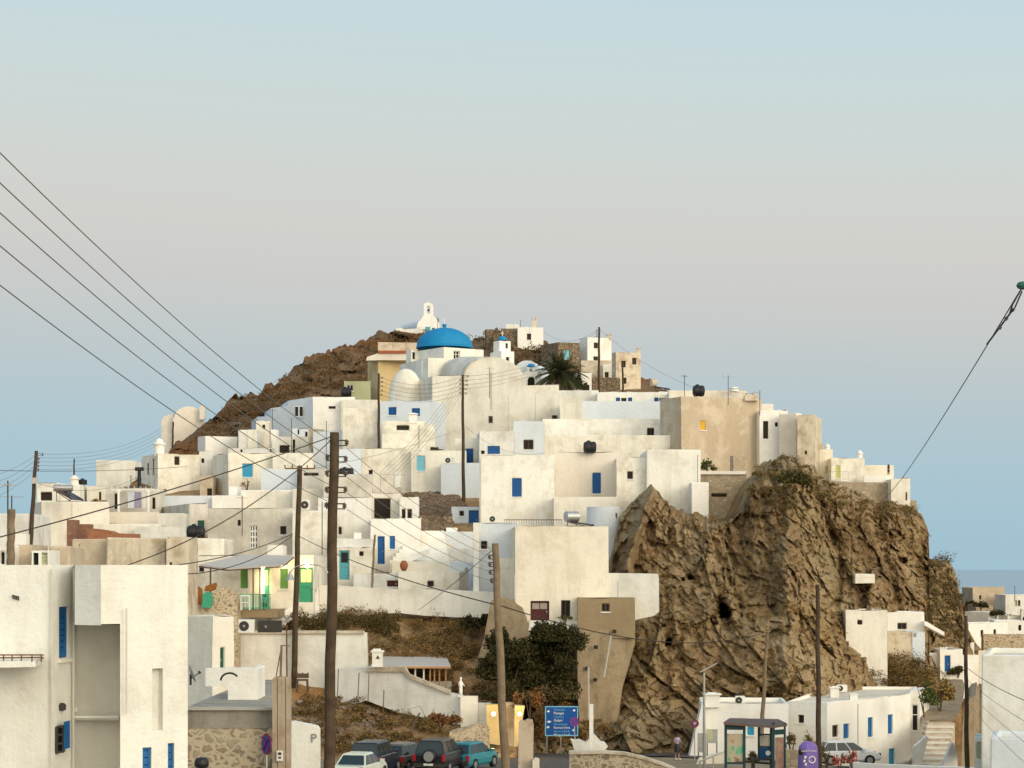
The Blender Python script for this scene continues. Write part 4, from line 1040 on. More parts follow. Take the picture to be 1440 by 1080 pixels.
H('house', 'cream house with a bright azure shutter and grey left side', 321, 384, 637, 700, D=196, side=299, rot=22, mat='cream', op=[(341, 652, 355.5, 671, 'A')])
H('wall', 'long cream parapet right of the azure shutter', 383, 440, 637, 662, D=196.5, rot=0, mat='cream', thick=1.0, solid=True, cat='wall')
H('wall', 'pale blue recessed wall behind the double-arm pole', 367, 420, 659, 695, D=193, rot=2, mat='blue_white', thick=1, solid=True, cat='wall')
H('house', 'beige low house with a dark slot under its roof edge', 418, 472, 659, 692, D=192, rot=2, mat='grey', thick=5, op=[(427, 665, 448, 669, 'h')])
H('house', 'grey-white flat house with a dish on its wall', 339, 412, 689, 722, D=186, rot=-3, mat='white', thick=6, roofmat='rooflight')
H('house', 'white wall house right of the double-arm pole', 411, 468, 688, 722, D=184.5, rot=3, mat='grey', thick=6)
H('house', 'broad beige house with a white lattice door', 292, 412, 715, 790, D=164, rot=-3, mat='grey', thick=8, op=[(334, 731, 338.5, 739.5, 'h'), (351, 739, 362, 771, 'L'), (394, 740, 402.5, 751.5, 'd')])
H('house', 'stained white house behind the nearest tall pole', 411, 470, 718, 785, D=162, rot=2, mat='cream', thick=6, op=[(476, 741, 480, 751, 'd')])
H('house', 'pale wall house with a small dark slit window between the two tall poles', 447, 522, 700, 785, D=168, rot=4, mat='white', thick=6, op=[(476, 741, 480.5, 751.5, 'h')])
# stepped grey houses under the ridge
outline('house', 'stepped grey-white house climbing the ridge with a white-shuttered window', [(362, 640), (362, 586), (381, 585.5), (381, 574), (405, 570.5), (405, 563.5), (440, 558), (440, 640)], 236, 230, (-1.5, 7, 0), 'blue_white', 'house')
mb = MB(); o = P(421, 579, 231); mb.box(o + Vector((0, -.35, 0)), .85, .15, 1.15); w_ = mb.solo('window', M['white_paint'], None, None); w_.parent = None
host = [x for x in scene.objects if x.get('label', '').startswith('stepped grey')][0]; w_.location = w_.location - host.location; w_.parent = host
mb = MB()
for s in (-1, 1): mb.box(o + Vector((s * .24, -.45, 0)), .34, .04, 1.0)
g_ = mb.build('pane', M['glass'], w_)
H('house', 'bright white house above the stepped grey one', 440, 499, 558, 625, D=229, rot=3, mat='bright', thick=7, op=[(462, 571, 472, 575, 'd')])
H('house', 'small cream pillar house at the foot of the ridge', 360, 379, 592, 645, D=228, rot=3, mat='cream', thick=4, op=[(369, 597, 373, 603, 'd')])
H('outbuilding', 'white cube terrace room with a black slit', 335, 362, 605, 640, D=224, rot=-4, mat='white', thick=4, cat='house', op=[(353, 626, 356, 632, 'h')])
H('outbuilding', 'lower white terrace box above the azure shutter', 321, 383, 630, 650, D=216, rot=0, mat='white', thick=4, cat='house', op=[(338, 632, 341, 636, 'h'), (379.5, 629, 382, 636, 'h')])
H('house', 'white house with a black arched opening below the stepped house', 383, 441, 614, 645, D=218, rot=2, mat='white', thick=6, op=[(393, 626, 407, 638, 'h'), (411.5, 618, 415, 638, 'h'), (438, 630, 440.5, 640, 'h')])
H('wall', 'beige render pier on the terrace edge right of the ridge foot', 434, 453, 603, 628, D=214, rot=0, mat='beige', thick=2, solid=True, cat='wall')
H('outbuilding', 'small white rooftop room with a brown shutter', 411, 434, 603, 625, D=222, rot=0, mat='blue_white', thick=4, cat='house', op=[(429, 607, 432.5, 614, 'd'), (418.5, 604, 421, 611, 'h')])
H('house', 'grey-white house left of the church rising behind the tall pole', 440, 492, 606, 660, D=211, rot=-4, mat='blue_white', thick=6, op=[(437.5, 630, 441, 638, 'h')])
H('house', 'plain white tower-like house left of the blue-windowed house', 481, 534, 574, 640, D=210, rot=3, mat='cream', thick=7)
H('house', 'white terrace house below the pale green hut', 470, 482, 559, 590, D=240, rot=3, mat='bright', thick=5)
H('wall', 'low grey parapet under the ochre house', 480, 536, 562, 580, D=228, rot=3, mat='white', thick=5, solid=True, cat='wall')
H('house', 'bluish house front with a pair of cobalt windows', 534.5, 607.5, 563, 597, D=208, rot=-14, mat='blue_white', thick=5, op=[(546, 572.5, 557.5, 583.5, 'B'), (579, 574, 590.5, 585, 'B')])  # blue shade of this front is put into the wall colour
H('house', 'cream house with a long brown slot window under the cobalt windows', 537, 598, 592, 640, D=204, rot=4, mat='cream', thick=4, op=[(557.5, 598, 575.5, 605, 'h')], chim=[(581, 581, .75, .5, 'box')])
H('house', 'cream house front with small brown vent left of the leaning cables', 590, 612, 597, 660, D=204, rot=3, mat='cream', thick=4, op=[(605, 628.5, 617, 634, 'h')])
H('house', 'wide white house above the terrace with a railing', 507, 592, 631, 680, D=199, rot=2, mat='cream', thick=6, op=[(518.5, 661, 524, 667, 'd')])
H('house', 'cream house with a single light blue shutter', 578, 656, 634, 700, D=198, rot=3, mat='cream', thick=7, op=[(586, 641, 597.5, 662, 'C'), (605, 629, 616, 633, 'h')], parapet=.1)
H('house', 'church-side white house with a cobalt door beside the tall pole', 640, 682, 616, 660, D=201, rot=-2, mat='cream', thick=5, op=[(654.5, 631, 665.5, 651.5, 'B')])
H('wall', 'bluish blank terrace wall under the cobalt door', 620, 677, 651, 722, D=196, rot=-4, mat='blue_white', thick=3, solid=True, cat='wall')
H('house', 'white house with a two-tone blue window left of the dark window', 674, 723, 606, 645, D=197, rot=3, mat='white', thick=6, op=[(676.5, 633.5, 681.5, 638.5, 'h'), (685.5, 627, 703, 638.5, 'B')])
H('house', 'bluish house with a square black window in the middle of the village', 722, 765, 592, 645, D=199, rot=-2, mat='blue_white', thick=6, op=[(736, 618.5, 750, 632, 'd')])
# ================================================================ upper village, right of the church
H('house', 'long low white house with blue shutters either side of a dark window', 840, 945, 551, 580, D=226, rot=-3, mat='bright', thick=6, op=[(866, 559, 872, 565, 'B'), (873.5, 559.5, 881, 565, 'd'), (883, 559, 889, 565, 'B'), (920, 559, 926, 566, 'B'), (927, 560, 943, 566, 'd')])
H('house', 'wide blank bluish-white wall house behind the tan house', 817, 930, 564.5, 600, D=216, rot=0, mat='blue_white', thick=6)
H('house', 'pale cream house right next to the church facade', 787, 818, 560, 600, D=215, rot=-2, mat='cream', thick=6)
H('wall', 'narrow white garden wall under the palm', 775, 842, 549, 570, D=228, rot=0, mat='white', thick=3, solid=True, cat='wall')
H('house', 'broad white upper-terrace house with a brown window at its right end', 763.5, 946, 589.5, 625, D=205, rot=0, mat='white', thick=6, op=[(910, 602, 920, 614, 'd')])
H('house', 'broad beige lower-terrace house with the black roof tank in front', 765, 944, 612, 650, D=200, rot=-1.5, mat='cream', thick=3.5, parapet=.1)
H('house', 'long low cream house on the skyline behind the tan house', 941, 1050, 549, 575, D=222, rot=-2, mat='cream', thick=6, chim=[(1032.5, 544, 1.0, -1.0, 'round')])
H('house', 'big square tan rendered house with one yellow shutter', 958, 1071, 557, 668, D=198, side=927.5, rot=24, mat='tan', op=[(985, 592, 992.5, 605, 'Y')], chim=[(1056, 553, 1.3, 3, 'pots')], roofmat='roofgrey')
H('wall', 'pinkish lower wall attached to the tan house', 940, 984, 632, 668, D=193, rot=0, mat='beige', thick=3, solid=True, cat='wall')
H('house', 'bright narrow house with a black doorway right of the tan house', 1068, 1096, 577, 645, D=200, rot=6, mat='bright', thick=5, op=[(1073, 592, 1080.5, 617, 'h'), (1090, 594, 1094, 600, 'd')])
H('outbuilding', 'beige rooftop room behind the bright narrow house', 1070, 1088, 568, 600, D=206, rot=0, mat='pink', thick=3, cat='house')
H('house', 'white house with a barred window near the cliff edge', 1092, 1108, 577, 650, D=201, rot=6, mat='white', thick=5, op=[(1097, 583, 1104, 590.5, 'w')])
H('house', 'grey-sided cream house with a tall bricked niche at the cliff edge', 1120, 1128, 581, 660, D=198, side=1095, rot=58, mat='pink', thick=5)
H('house', 'peeling tan cliff-edge house leaning over the drop', 1121, 1146, 583, 680, D=196, rot=-14, side=None, mat='beige', thick=6, op=[(1131.5, 634, 1134.5, 639, 'h')])
H('house', 'white house with a bright turret chimney on the right cliff top', 1149, 1171, 632, 680, D=200, rot=2, mat='cream', thick=5, op=[(1161, 656, 1165, 666, 'y')], chim=[(1152.5, 623, .5, .4, 'sq'), (1163.5, 624, .5, 1, 'round')])
H('house', 'cream house with a lime balcony door on the right cliff top', 1169, 1216, 644, 682, D=198, rot=0, mat='cream', thick=6, op=[(1175, 655, 1181.5, 673, 'y')], chim=[(1209, 633, .55, 1, 'round')])
H('house', 'low cream terrace house where a person stands on the cliff top', 1215, 1257, 654.5, 680, D=200, rot=0, mat='cream', thick=5)
H('wall', 'thin pale parapet in front of the cliff-top terrace', 1215, 1254, 668.5, 682, D=196.5, rot=0, mat='bright', thick=.35, solid=True, cat='wall')
H('stone_wall', 'brown masonry retaining wall below the cliff-top houses', 1166, 1254, 678.5, 716, D=195.5, rot=0, mat='palestone', thick=2, solid=True, cat='wall')
H('house', 'blank cream end house at the far right of the cliff top', 1253, 1280, 673, 716, D=194, rot=0, mat='cream', thick=6, op=[(1273.5, 692, 1275.5, 704, 'h')], chim=[(1273, 671, .3, 1, 'sq')])
H('ruin', 'small stone stub right of the cliff-top end house', 1280, 1288.5, 703.5, 722, D=194.5, rot=-10, mat='palestone', thick=2, solid=True, cat='ruin')
# balcony
c = P(1180, 676, 197.5); root = empty('balcony', c, 'round-cornered iron balcony below the lime door', 'balcony')
mb = MB(); mb.lathe(c, [(.0, -.1), (.95, -.1), (.98, 0), (0, .01)], 16, math.pi, 2 * math.pi); mb.build('slab', M['bright'], root)
mb = MB(); 
for i in range(13): a = math.pi + math.pi * i / 12; q = c + Vector((.93 * math.cos(a), .93 * math.sin(a), 0)); mb.bar(q, q + Vector((0, 0, .8)), .02)
mb.tube([c + Vector((.93 * math.cos(a), .93 * math.sin(a), .8)) for a in [math.pi + math.pi * i / 12 for i in range(13)]], .02, 6); mb.build('railing', M['steel'], root)
# ================================================================ middle village, right
H('house', 'large white house with a single tall blue shutter', 674.5, 780, 640, 742, D=175, rot=1, mat='white', thick=9, op=[(720, 672.5, 733.5, 698.5, 'B')], roofmat='rooflight')
H('house', 'recessed cream house with a narrow cobalt shutter', 779.5, 868, 636, 706, D=181, rot=0, mat='pink', thick=6, op=[(833, 665, 845, 694, 'B')])
H('house', 'projecting white house with one small brown window', 867, 911, 643, 715, D=177, rot=0, mat='cream', thick=9, op=[(882, 663, 890, 673.5, 'd')])
H('house', 'tall blank white house rising behind the rock spur', 909, 985, 632, 728, D=176, rot=0, mat='white', thick=9)
H('outbuilding', 'little white lean-to with an L-shaped pipe on the cliff edge', 972.5, 997, 678, 728, D=172.5, rot=0, mat='bright', thick=3, cat='house')
H('stone_house', 'stone terrace building with a white cap under the tan house', 983, 1050, 666, 740, D=186, rot=0, mat='palestone', thick=6, parapet=.1, op=[(1000, 694, 1022, 699, 'h')], cat='terrace')
H('wall', 'white coping along the top of the stone terrace', 983.5, 1049, 662.5, 667, D=185.8, rot=0, mat='bright', thick=1, solid=True, emb=0, cat='wall')
H('ruin', 'broken stone stub beside the tan house base', 1031, 1048, 641, 670, D=190, side=1028, mat='palestone', thick=2, solid=True, cat='ruin')
H('wall', 'long cream terrace wall beneath the recessed house', 779, 872, 699, 722, D=172, rot=0, mat='cream', thick=4, solid=True, cat='wall')
# round turret
c = P(850, 760, 168); r = 25 / FPX * 168; root = empty('turret', c, 'round white turret with a tiny window by the rock spur', 'turret')
mb = MB(); h = Z(713, 168) - c.z; mb.lathe(c, [(r * 1.0, -2), (r * 1.02, h * .45), (r * .98, h), (r * .86, h), (r * .86, h - .2), (0, h - .2)], 32); mb.build('wall', M['blue_white'], root)
k = MB(); k.box(P(866, 725, 168 - r * .72), .2, .25, .4); k.build('window', M['frame_brown'], root)
H('house', 'largest white house front with the dark red double door', 724.5, 856, 740, 890, D=143, rot=2, mat='cream', thick=10, rec=.3, emb=.4,
  op=[(746, 845, 772.5, 872.5, 'R'), (789, 844, 802, 868, 'd')])
H('house', 'bluish recessed annex with a small brown window left of the largest front', 665.5, 727, 735.5, 868, D=150.5, rot=-3, mat='blue_white', thick=8, emb=.3, op=[(676, 761, 685, 772, 'd')])
H('wall', 'white pier at the left edge of the recessed annex', 665.5, 674, 735, 866, D=149.6, rot=0, emb=.2, mat='bright', thick=1.4, solid=True, cat='wall')
H('wall', 'cream stepped wall between the leaning pole and the largest front', 697, 726, 785, 880, D=146.5, rot=0, emb=.2, mat='cream', thick=2, solid=True, cat='wall')
outline('house', 'low white extension on the right of the largest front', [(855, 900), (855, 806), (925, 807), (926.5, 812), (927, 860), (920, 866), (893, 872), (893, 900)], 143.5, 142.5, (0, 8, 0), 'white', 'house')
H('house', 'brown rendered room with a small square window', 812.5, 892, 841, 892, D=140.5, rot=-1, mat='brown', thick=5, op=[(846, 849, 857, 860, 'd')], emb=0.3)
outline('stone_wall', 'rough brown buttress wall with drainage holes under the brown room', [(816, 1030), (813, 985), (812, 930), (812, 886), (893, 886), (893, 905), (886, 930), (876, 965), (866, 1030)], 140, 141, (0, 5, 0), 'roughbrown', 'wall')
outline('wall', 'blotchy bare render on the slope left of the dark red door', [(680, 900), (690, 846), (697, 842), (712, 841), (722, 846), (735, 855), (741, 870), (748, 925), (672, 925)], 142.4, 141.6, (0, 1.5, 0), 'roughbrown', 'wall')
outline('wall', 'white plinth under the dark red door', [(742, 893), (745, 873), (816, 874), (814, 884), (802, 894), (790, 890), (775, 882), (755, 880)], 141.9, 141.2, (0, 1.0, 0), 'bright', 'wall')
# hut, rubble and stairs in the middle
H('hut', 'white hut with a cobalt door and one dark window', 635, 674, 713, 748, D=178, rot=0, mat='blue_white', thick=4, op=[(646, 718.5, 652.5, 725.5, 'd'), (659, 717.5, 673, 742, 'D')])
H('wall', 'grey-blue sunken wall below the white hut', 613, 668, 748, 792, D=168, rot=-4, mat='blue_white', thick=4, solid=True, cat='wall')  # grey-blue shading painted in through the bluish material
H('wall', 'white step wall left of the sunken wall', 628, 642, 742, 775, D=170, rot=0, mat='bright', thick=3, solid=True, cat='wall')
H('house', 'slim white house with two narrow windows side by side', 562, 589, 699, 760, D=177, rot=2, mat='bright', thick=5, op=[(565, 716, 570, 730.5, 'd'), (573, 716, 579, 730.5, 'd')])
H('house', 'cream house with two pillars and a beige roof edge', 521, 563, 694, 740, D=180, rot=0, mat='cream', thick=5, op=[(526, 701, 549, 729, 'h')])
H('house', 'white house with a blue and grey door under the drooping cables', 521, 592, 729, 800, D=163, rot=3, mat='bright', thick=6, op=[(531, 754, 541, 793, 'D'), (548, 753.5, 555.5, 772, 'b')])
H('house', 'low white house with a turquoise door', 470, 523, 770, 826, D=156, rot=0, mat='cream', thick=6, op=[(477, 774, 491.5, 815, 'T'), (505, 775.5, 511, 782, 'd')])
H('wall', 'white parapet topping the turquoise-door house', 470, 524, 757, 772, D=158, rot=0, mat='white', thick=3, solid=True, cat='wall')
H('house', 'terrace house with one square window below the clay jar', 560, 652, 803, 832, D=153, rot=2, mat='cream', thick=5, op=[(601, 817, 610, 825, 'd')])
H('wall', 'low cream bench wall behind the clay jar', 551, 636, 790, 808, D=157, rot=0, mat='cream', thick=2, solid=True, cat='wall')
H('house', 'grey low house with a maroon window slot', 497, 562, 806, 832, D=154, rot=-3, mat='white', thick=5, op=[(544, 816.5, 560, 825, 'R')])
H('wall', 'white landing wall beside the village stairs', 633, 668, 791, 835, D=153.5, rot=0, mat='blue_white', thick=2, solid=True, cat='wall')
# broad stair
root = empty('staircase', P(600, 792, 160), 'whitewashed village staircase climbing towards the rubble slope', 'staircase')
for i in range(9):
    y0 = 790 - i * 5.2; Dq = 159 + i * .9; a = P(548 + i * 4.5, y0, Dq); b_ = P(632 - i * 1.0, y0, Dq); mb = MB()
    mb.hexa([a - Vector((0, 0, 1.2)), b_ - Vector((0, 0, 1.2)), b_ + Vector((0, 3, -1.2)), a + Vector((0, 3, -1.2))], [a + Vector((0, 0, .12)), b_ + Vector((0, 0, .12)), b_ + Vector((0, 3, .12)), a + Vector((0, 3, .12))]); mb.build('step', M['bright'], root)
outline('wall', 'slanting white parapet of the village staircase', [(548, 796), (560, 787), (594, 774), (603, 772), (603, 779), (592, 784), (562, 796)], 158, 158.6, (0, .5, 0), 'bright', 'wall')
outline('wall', 'slanting grey handrail wall by the sunken wall', [(617, 778), (634, 763), (637, 764), (637, 769), (622, 780)], 166, 166.5, (0, .4, 0), 'grey', 'wall')
outline('wall', 'long whitewashed retaining wall above the scrub slope', [(420, 866), (420, 832), (447, 823), (480, 824), (560, 829), (640, 830), (697, 833), (706, 838), (708, 885), (700, 884), (670, 868), (640, 868), (600, 866), (560, 862), (520, 864), (470, 869)], 151, 148.3, (0, 1.2, 0), 'white', 'wall')
outline('wall', 'white wall rising with the steps beside the green tavern', [(374, 880), (384, 868), (415, 850), (443, 836), (447, 826), (449, 868), (430, 878)], 144, 147.5, (0, .5, 0), 'bright', 'wall')
# ================================================================ tavern with green doors
def tavern():
    D = 143.0
    root = H('tavern', 'open-air tavern with green doors, lit lamps and a canvas awning', 279, 441, 781, 868, D=D + 3, rot=0, mat='cream', thick=6, rec=.2,
             op=[(338, 800, 348.5, 827.5, 'g'), (394, 800, 405, 828, 'g'), (420.5, 798, 440, 847, 'E'), (368, 799, 379, 856, 'E'), (279.5, 795, 287, 804, 'd')])
    mb = MB(); a = [P(280, 794, D - 1), P(320, 799, D - 2.2), P(398, 794, D - 2.2), P(413, 781, D + 2.7), P(340, 780, D + 2.7)]
    mb.add(a + [p - Vector((0, 0, .09)) for p in a], [(0, 1, 2, 3, 4), (9, 8, 7, 6, 5), (0, 5, 6, 1), (1, 6, 7, 2), (2, 7, 8, 3), (3, 8, 9, 4), (4, 9, 5, 0)]); mb.build('awning', M['canvas'], root)
    mb = MB(); mb.bar(a[0] - Vector((0, 0, .14)), a[1] - Vector((0, 0, .14)), .08); mb.bar(a[1] - Vector((0, 0, .14)), a[2] - Vector((0, 0, .14)), .08); mb.bar(a[2] - Vector((0, 0, .14)), a[3] - Vector((0, 0, .14)), .08); mb.build('awning_beam', M['frame_brown'], root)
    for px, dd, yb in ((296, -1.5, 862), (356, -2.0, 858), (365.5, -2.0, 858)):
        mb = MB(); mb.bar(P(px, 797.5, D + dd), P(px, yb, D + dd), .10); mb.build('post', M['frame_brown' if px < 300 else 'palewood'], root)
    f = MB(); f.box(P(365, 862, D + .2), 62 / FPX * D, 5.0, .5); f.build('terrace_floor', M['brown'], root)
    for px, py, w in ((369.5, 797, .16), (399, 795.5, .14), (432, 795.5, .16)):
        k = MB(); c = P(px, py, D + (-1.2 if px < 380 else 2.6)); k.lathe(c - Vector((0, 0, w)), [(w * math.sin(t), w - w * math.cos(t)) for t in [math.pi * i / 8 for i in range(9)]], 12); k.build('lamp', M['lamp'], root)
        ld = bpy.data.lights.new('tavern_lamp', 'POINT'); ld.energy = 14; ld.color = (1, .72, .35); ld.shadow_soft_size = .15
        lo = bpy.data.objects.new('tavern_lamp', ld); coll.link(lo); lo.parent = root; lo.location = c + Vector((0, -.35, -.05)) - root.location
    k = MB(); k.box(P(369.6, 818, D + 2.7), .17, .08, 33 / FPX * D); k.build('lit_doorway', M['lamp'], root)
    fe = MB(); 
    for i in range(22): q = P(336 + i * 2.1, 857, D - 2.4); fe.bar(q, q + Vector((0, 0, 1.0)), .035)
    fe.bar(P(336, 857, D - 2.4) + Vector((0, 0, 1.0)), P(381, 857, D - 2.4) + Vector((0, 0, 1.0)), .05); fe.bar(P(336, 857, D - 2.4) + Vector((0, 0, .1)), P(381, 857, D - 2.4) + Vector((0, 0, .1)), .05)
    fe.build('balustrade', M['green'], root)
tavern()
c = P(345.5, 858, 139.5); root = empty('chair', c, 'white garden chair in front of the tavern balustrade', 'chair'); mb = MB()
mb.box(c + Vector((0, 0, .5)), .55, .5, .05); mb.build('seat', M['white_paint'], root)
mb = MB(); mb.box(c + Vector((0, -.22, .95)), .6, .05, .09); mb.bar(c + Vector((-.28, -.22, 0)), c + Vector((-.28, -.22, .98)), .06); mb.bar(c + Vector((.28, -.22, 0)), c + Vector((.28, -.22, .98)), .06); mb.build('backrest', M['white_paint'], root)
for s in (-1, 1): mb = MB(); mb.bar(c + Vector((s * .26, .22, 0)), c + Vector((s * .26, .22, .5)), .05); mb.build('leg', M['white_paint'], root)
outline('stone_wall', 'tumbled rubble wall left of the tavern terrace', [(266, 866), (266, 852), (285, 850), (300, 832), (312, 825), (322, 829), (331, 836), (334, 850), (334, 975), (328, 975), (327, 868)], 138, 139, (0, 1.6, 0), 'rubble', 'wall')
outline('reed_screen', 'orange-brown reed screen leaning by the rubble wall', [(262, 860), (263, 835), (268, 827), (276, 822), (284, 828), (286, 845), (284, 860)], 139, 139, (0, .15, 0), 'reed', 'screen')
outline('reed_screen', 'small upright scrap of reed mat under the awning', [(287, 831), (289, 824), (304, 819), (305, 823), (303, 829), (296, 832)], 139.5, 139.5, (0, .12, 0), 'reed', 'screen')
outline('tarpaulin', 'green tarpaulin bundle between reed screen and rubble', [(284, 854), (285, 836), (290, 832), (297, 834), (299, 845), (296, 855)], 137.6, 137.6, (0, .5, 0), 'green', 'tarpaulin')
aircon('white air conditioner with a big fan at the tavern foot', 346.5, 889.5, 134, 1.0, .82)
root = aircon('dark framed air conditioner right of the white one', 379, 889.5, 134, 1.5, .75, dark=True)
# ================================================================ left middle distance
H('wall', 'tan rendered wall behind the roof of the nearest house', 10, 46, 766, 806, D=78, rot=2, mat='tan', thick=3, solid=True, cat='wall')
H('house', 'tan roof room with a green-barred window', 69, 98, 768, 806, D=80, rot=0, mat='tan', thick=3, cat='house')
H('house', 'small white dormer with a green lattice window', 44.5, 69, 774, 806, D=77, rot=0, mat='bright', thick=2, op=[(46.5, 777.5, 54, 795, 'k'), (58.5, 777, 67, 795, 'n')])
H('house', 'white corner room at the far left frame edge', -20, 9, 766, 806, D=76, rot=0, mat='bright', thick=3, op=[(0, 776, 6, 794, 'w')])
H('house', 'grey-white low house left of the long cream house', -20, 47, 722, 775, D=150, rot=0, mat='white', thick=6)
H('wall', 'short bright wall beside the thick short post', 18, 36, 751, 775, D=110, rot=0, mat='bright', thick=1, solid=True, cat='wall')
H('brick_wall', 'dark red brick chimney stub', 94, 107, 731, 772, D=120, rot=0, mat='redbrick', thick=1, solid=True, cat='wall')
H('brick_wall', 'low stepped red brick wall right of the brick stub', 107, 126, 737, 772, D=121, rot=0, mat='redbrick', thick=1, solid=True, cat='wall')
outline('brick_wall', 'crumbling orange hollow-brick parapet', [(123, 772), (123, 745), (130, 743), (145, 744.5), (160, 747), (166, 750), (196, 751), (196, 757), (166, 757), (165, 772)], 119, 119, (0, .4, 0), 'brick', 'wall')
H('house', 'bare tan plaster house left half behind the nearest roof', 101, 151, 758, 810, D=112, rot=0, mat='tan', thick=3)
H('house', 'patchy cream plaster house behind the nearest roof', 150, 233, 756, 810, D=111, rot=0, mat='beige', thick=4)
H('outbuilding', 'beige stub house with a tiny hole right of the patchy house', 234, 266, 755.5, 815, D=110, rot=0, mat='beige', thick=3, cat='house', op=[(238, 791, 241.5, 795, 'h')])
H('house', 'plain cream cube house left of the tavern', 264, 315, 757, 800, D=152, rot=0, mat='cream', thick=5)
H('house', 'narrow white house with a slot-like blue window', 298.5, 329, 866, 945, D=92, side=262, rot=48, mat='cream', op=[(310.5, 911, 316.5, 942, 'V')], roofmat='concrete')
outline('wall', 'long white courtyard wall behind the two tall poles', [(333, 975), (333, 891), (400, 889), (515, 890), (517, 940), (517, 985)], 141, 140, (0, 1.0, 0), 'white', 'wall')
outline('wall', 'orange-stained coping on the courtyard wall', [(334, 891), (334, 887), (510, 887.5), (512, 891)], 140.8, 139.8, (0, 1.2, 0), 'beige', 'wall')
outline('wall', 'sloping white wall descending behind the parked cars', [(470, 1000), (470, 940), (516, 938), (570, 939), (577, 950), (632, 974), (650, 978), (650, 988), (672, 989), (690, 989), (690, 1030), (660, 1022), (610, 1012), (560, 1002), (515, 985)], 138.5, 133.5, (0, .8, 0), 'white', 'wall')
outline('wall', 'orange-white coping running down the sloping wall', [(515, 944.5), (516, 938.5), (569, 938.5), (576, 949), (634, 972), (634, 976.5), (574, 953), (568, 944.5)], 137.2, 134.4, (0, 1.0, 0), 'beige', 'wall')
H('wall', 'short cream parapet left of the two seated people', 648, 672, 979, 994, D=133.6, rot=0, mat='cream', thick=.5, solid=True, cat='wall')
# pergola kiosk
c = P(590, 972, 141); root = empty('kiosk', c, 'wooden kiosk with orange posts under a grey sloping roof', 'kiosk'); mb = MB()
a = [P(520, 936, 138), P(562, 936, 137.4), P(634, 937, 137.4), P(628, 924, 144), P(540, 923, 144)]
mb.add(a + [p - Vector((0, 0, .1)) for p in a], [(0, 1, 2, 3, 4), (9, 8, 7, 6, 5), (0, 5, 6, 1), (1, 6, 7, 2), (2, 7, 8, 3), (3, 8, 9, 4), (4, 9, 5, 0)]); mb.build('roof', M['canvas'], root)
mb = MB(); mb.bar(P(568, 938.6, 137.4), P(634, 938.8, 137.4), .12); mb.build('beam', M['timber'], root)
for px in (584, 596, 605, 611, 618, 627): mb = MB(); mb.bar(P(px, 939.5, 137.8), P(px, 980, 137.8), .10); mb.build('post', M['timber' if px > 600 else 'white_paint'], root)
mb = MB(); mb.box(P(605, 972, 140), 60 / FPX * 140, .3, 1.3); mb.build('back_wall', M['cream'], root)
c = P(531, 936, 136.5); root = empty('chimney', c, 'white stepped chimney with a triangular vent in front of the kiosk roof', 'chimney'); mb = MB()
mb.box(c + Vector((0, 0, .4)), .66, .6, .95); mb.box(c + Vector((0, 0, .92)), .82, .7, .12); mb.box(c + Vector((-.05, 0, 1.02)), .5, .5, .12); mb.build('stack', M['bright'], root)
mb = MB(); q = c + Vector((.03, -.31, .45)); mb.extrude([q + Vector((-.12, 0, 0)), q + Vector((.12, 0, 0)), q + Vector((0, 0, .22))], (0, -.02, 0)); mb.build('vent', M['void'], root)
# lit gateway
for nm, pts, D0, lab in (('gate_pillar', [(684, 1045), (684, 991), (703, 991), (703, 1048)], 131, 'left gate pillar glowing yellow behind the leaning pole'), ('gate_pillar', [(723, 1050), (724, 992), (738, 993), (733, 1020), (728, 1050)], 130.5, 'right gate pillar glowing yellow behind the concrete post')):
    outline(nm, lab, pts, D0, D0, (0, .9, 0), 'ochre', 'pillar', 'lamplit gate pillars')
H('wall', 'tan stone wall between the lamplit gate pillars', 703, 724, 988, 1050, D=132, rot=0, mat='beige', thick=.6, solid=True, cat='wall')
for px, py in ((694, 1004), (731, 1004)):
    c = P(px, py, 129.8); root = empty('wall_lamp', c, 'lit lamp on the %s gate pillar' % ('left' if px < 700 else 'right'), 'lamp', 'gate lamps'); k = MB()
    k.lathe(c - Vector((0, 0, .12)), [(.12 * math.sin(t), .12 - .12 * math.cos(t)) for t in [math.pi * i / 8 for i in range(9)]], 12); k.build('globe', M['lamp'], root)
    k = MB(); k.box(c + Vector((0, .12, 0)), .1, .2, .06); k.build('bracket', M['darksteel'], root)
    ld = bpy.data.lights.new('gate_lamp', 'POINT'); ld.energy = 75; ld.color = (1, .66, .2); ld.shadow_soft_size = .15
    lo = bpy.data.objects.new('gate_lamp', ld); coll.link(lo); lo.parent = root; lo.location = (0, -.5, .1)
outline('stone_wall', 'loose rubble wall between the teal car and the gate', [(630, 1090), (632, 1030), (640, 1027), (668, 1020), (684, 1018), (688, 1024), (690, 1095)], 124, 125, (0, 1.2, 0), 'rubble', 'wall')
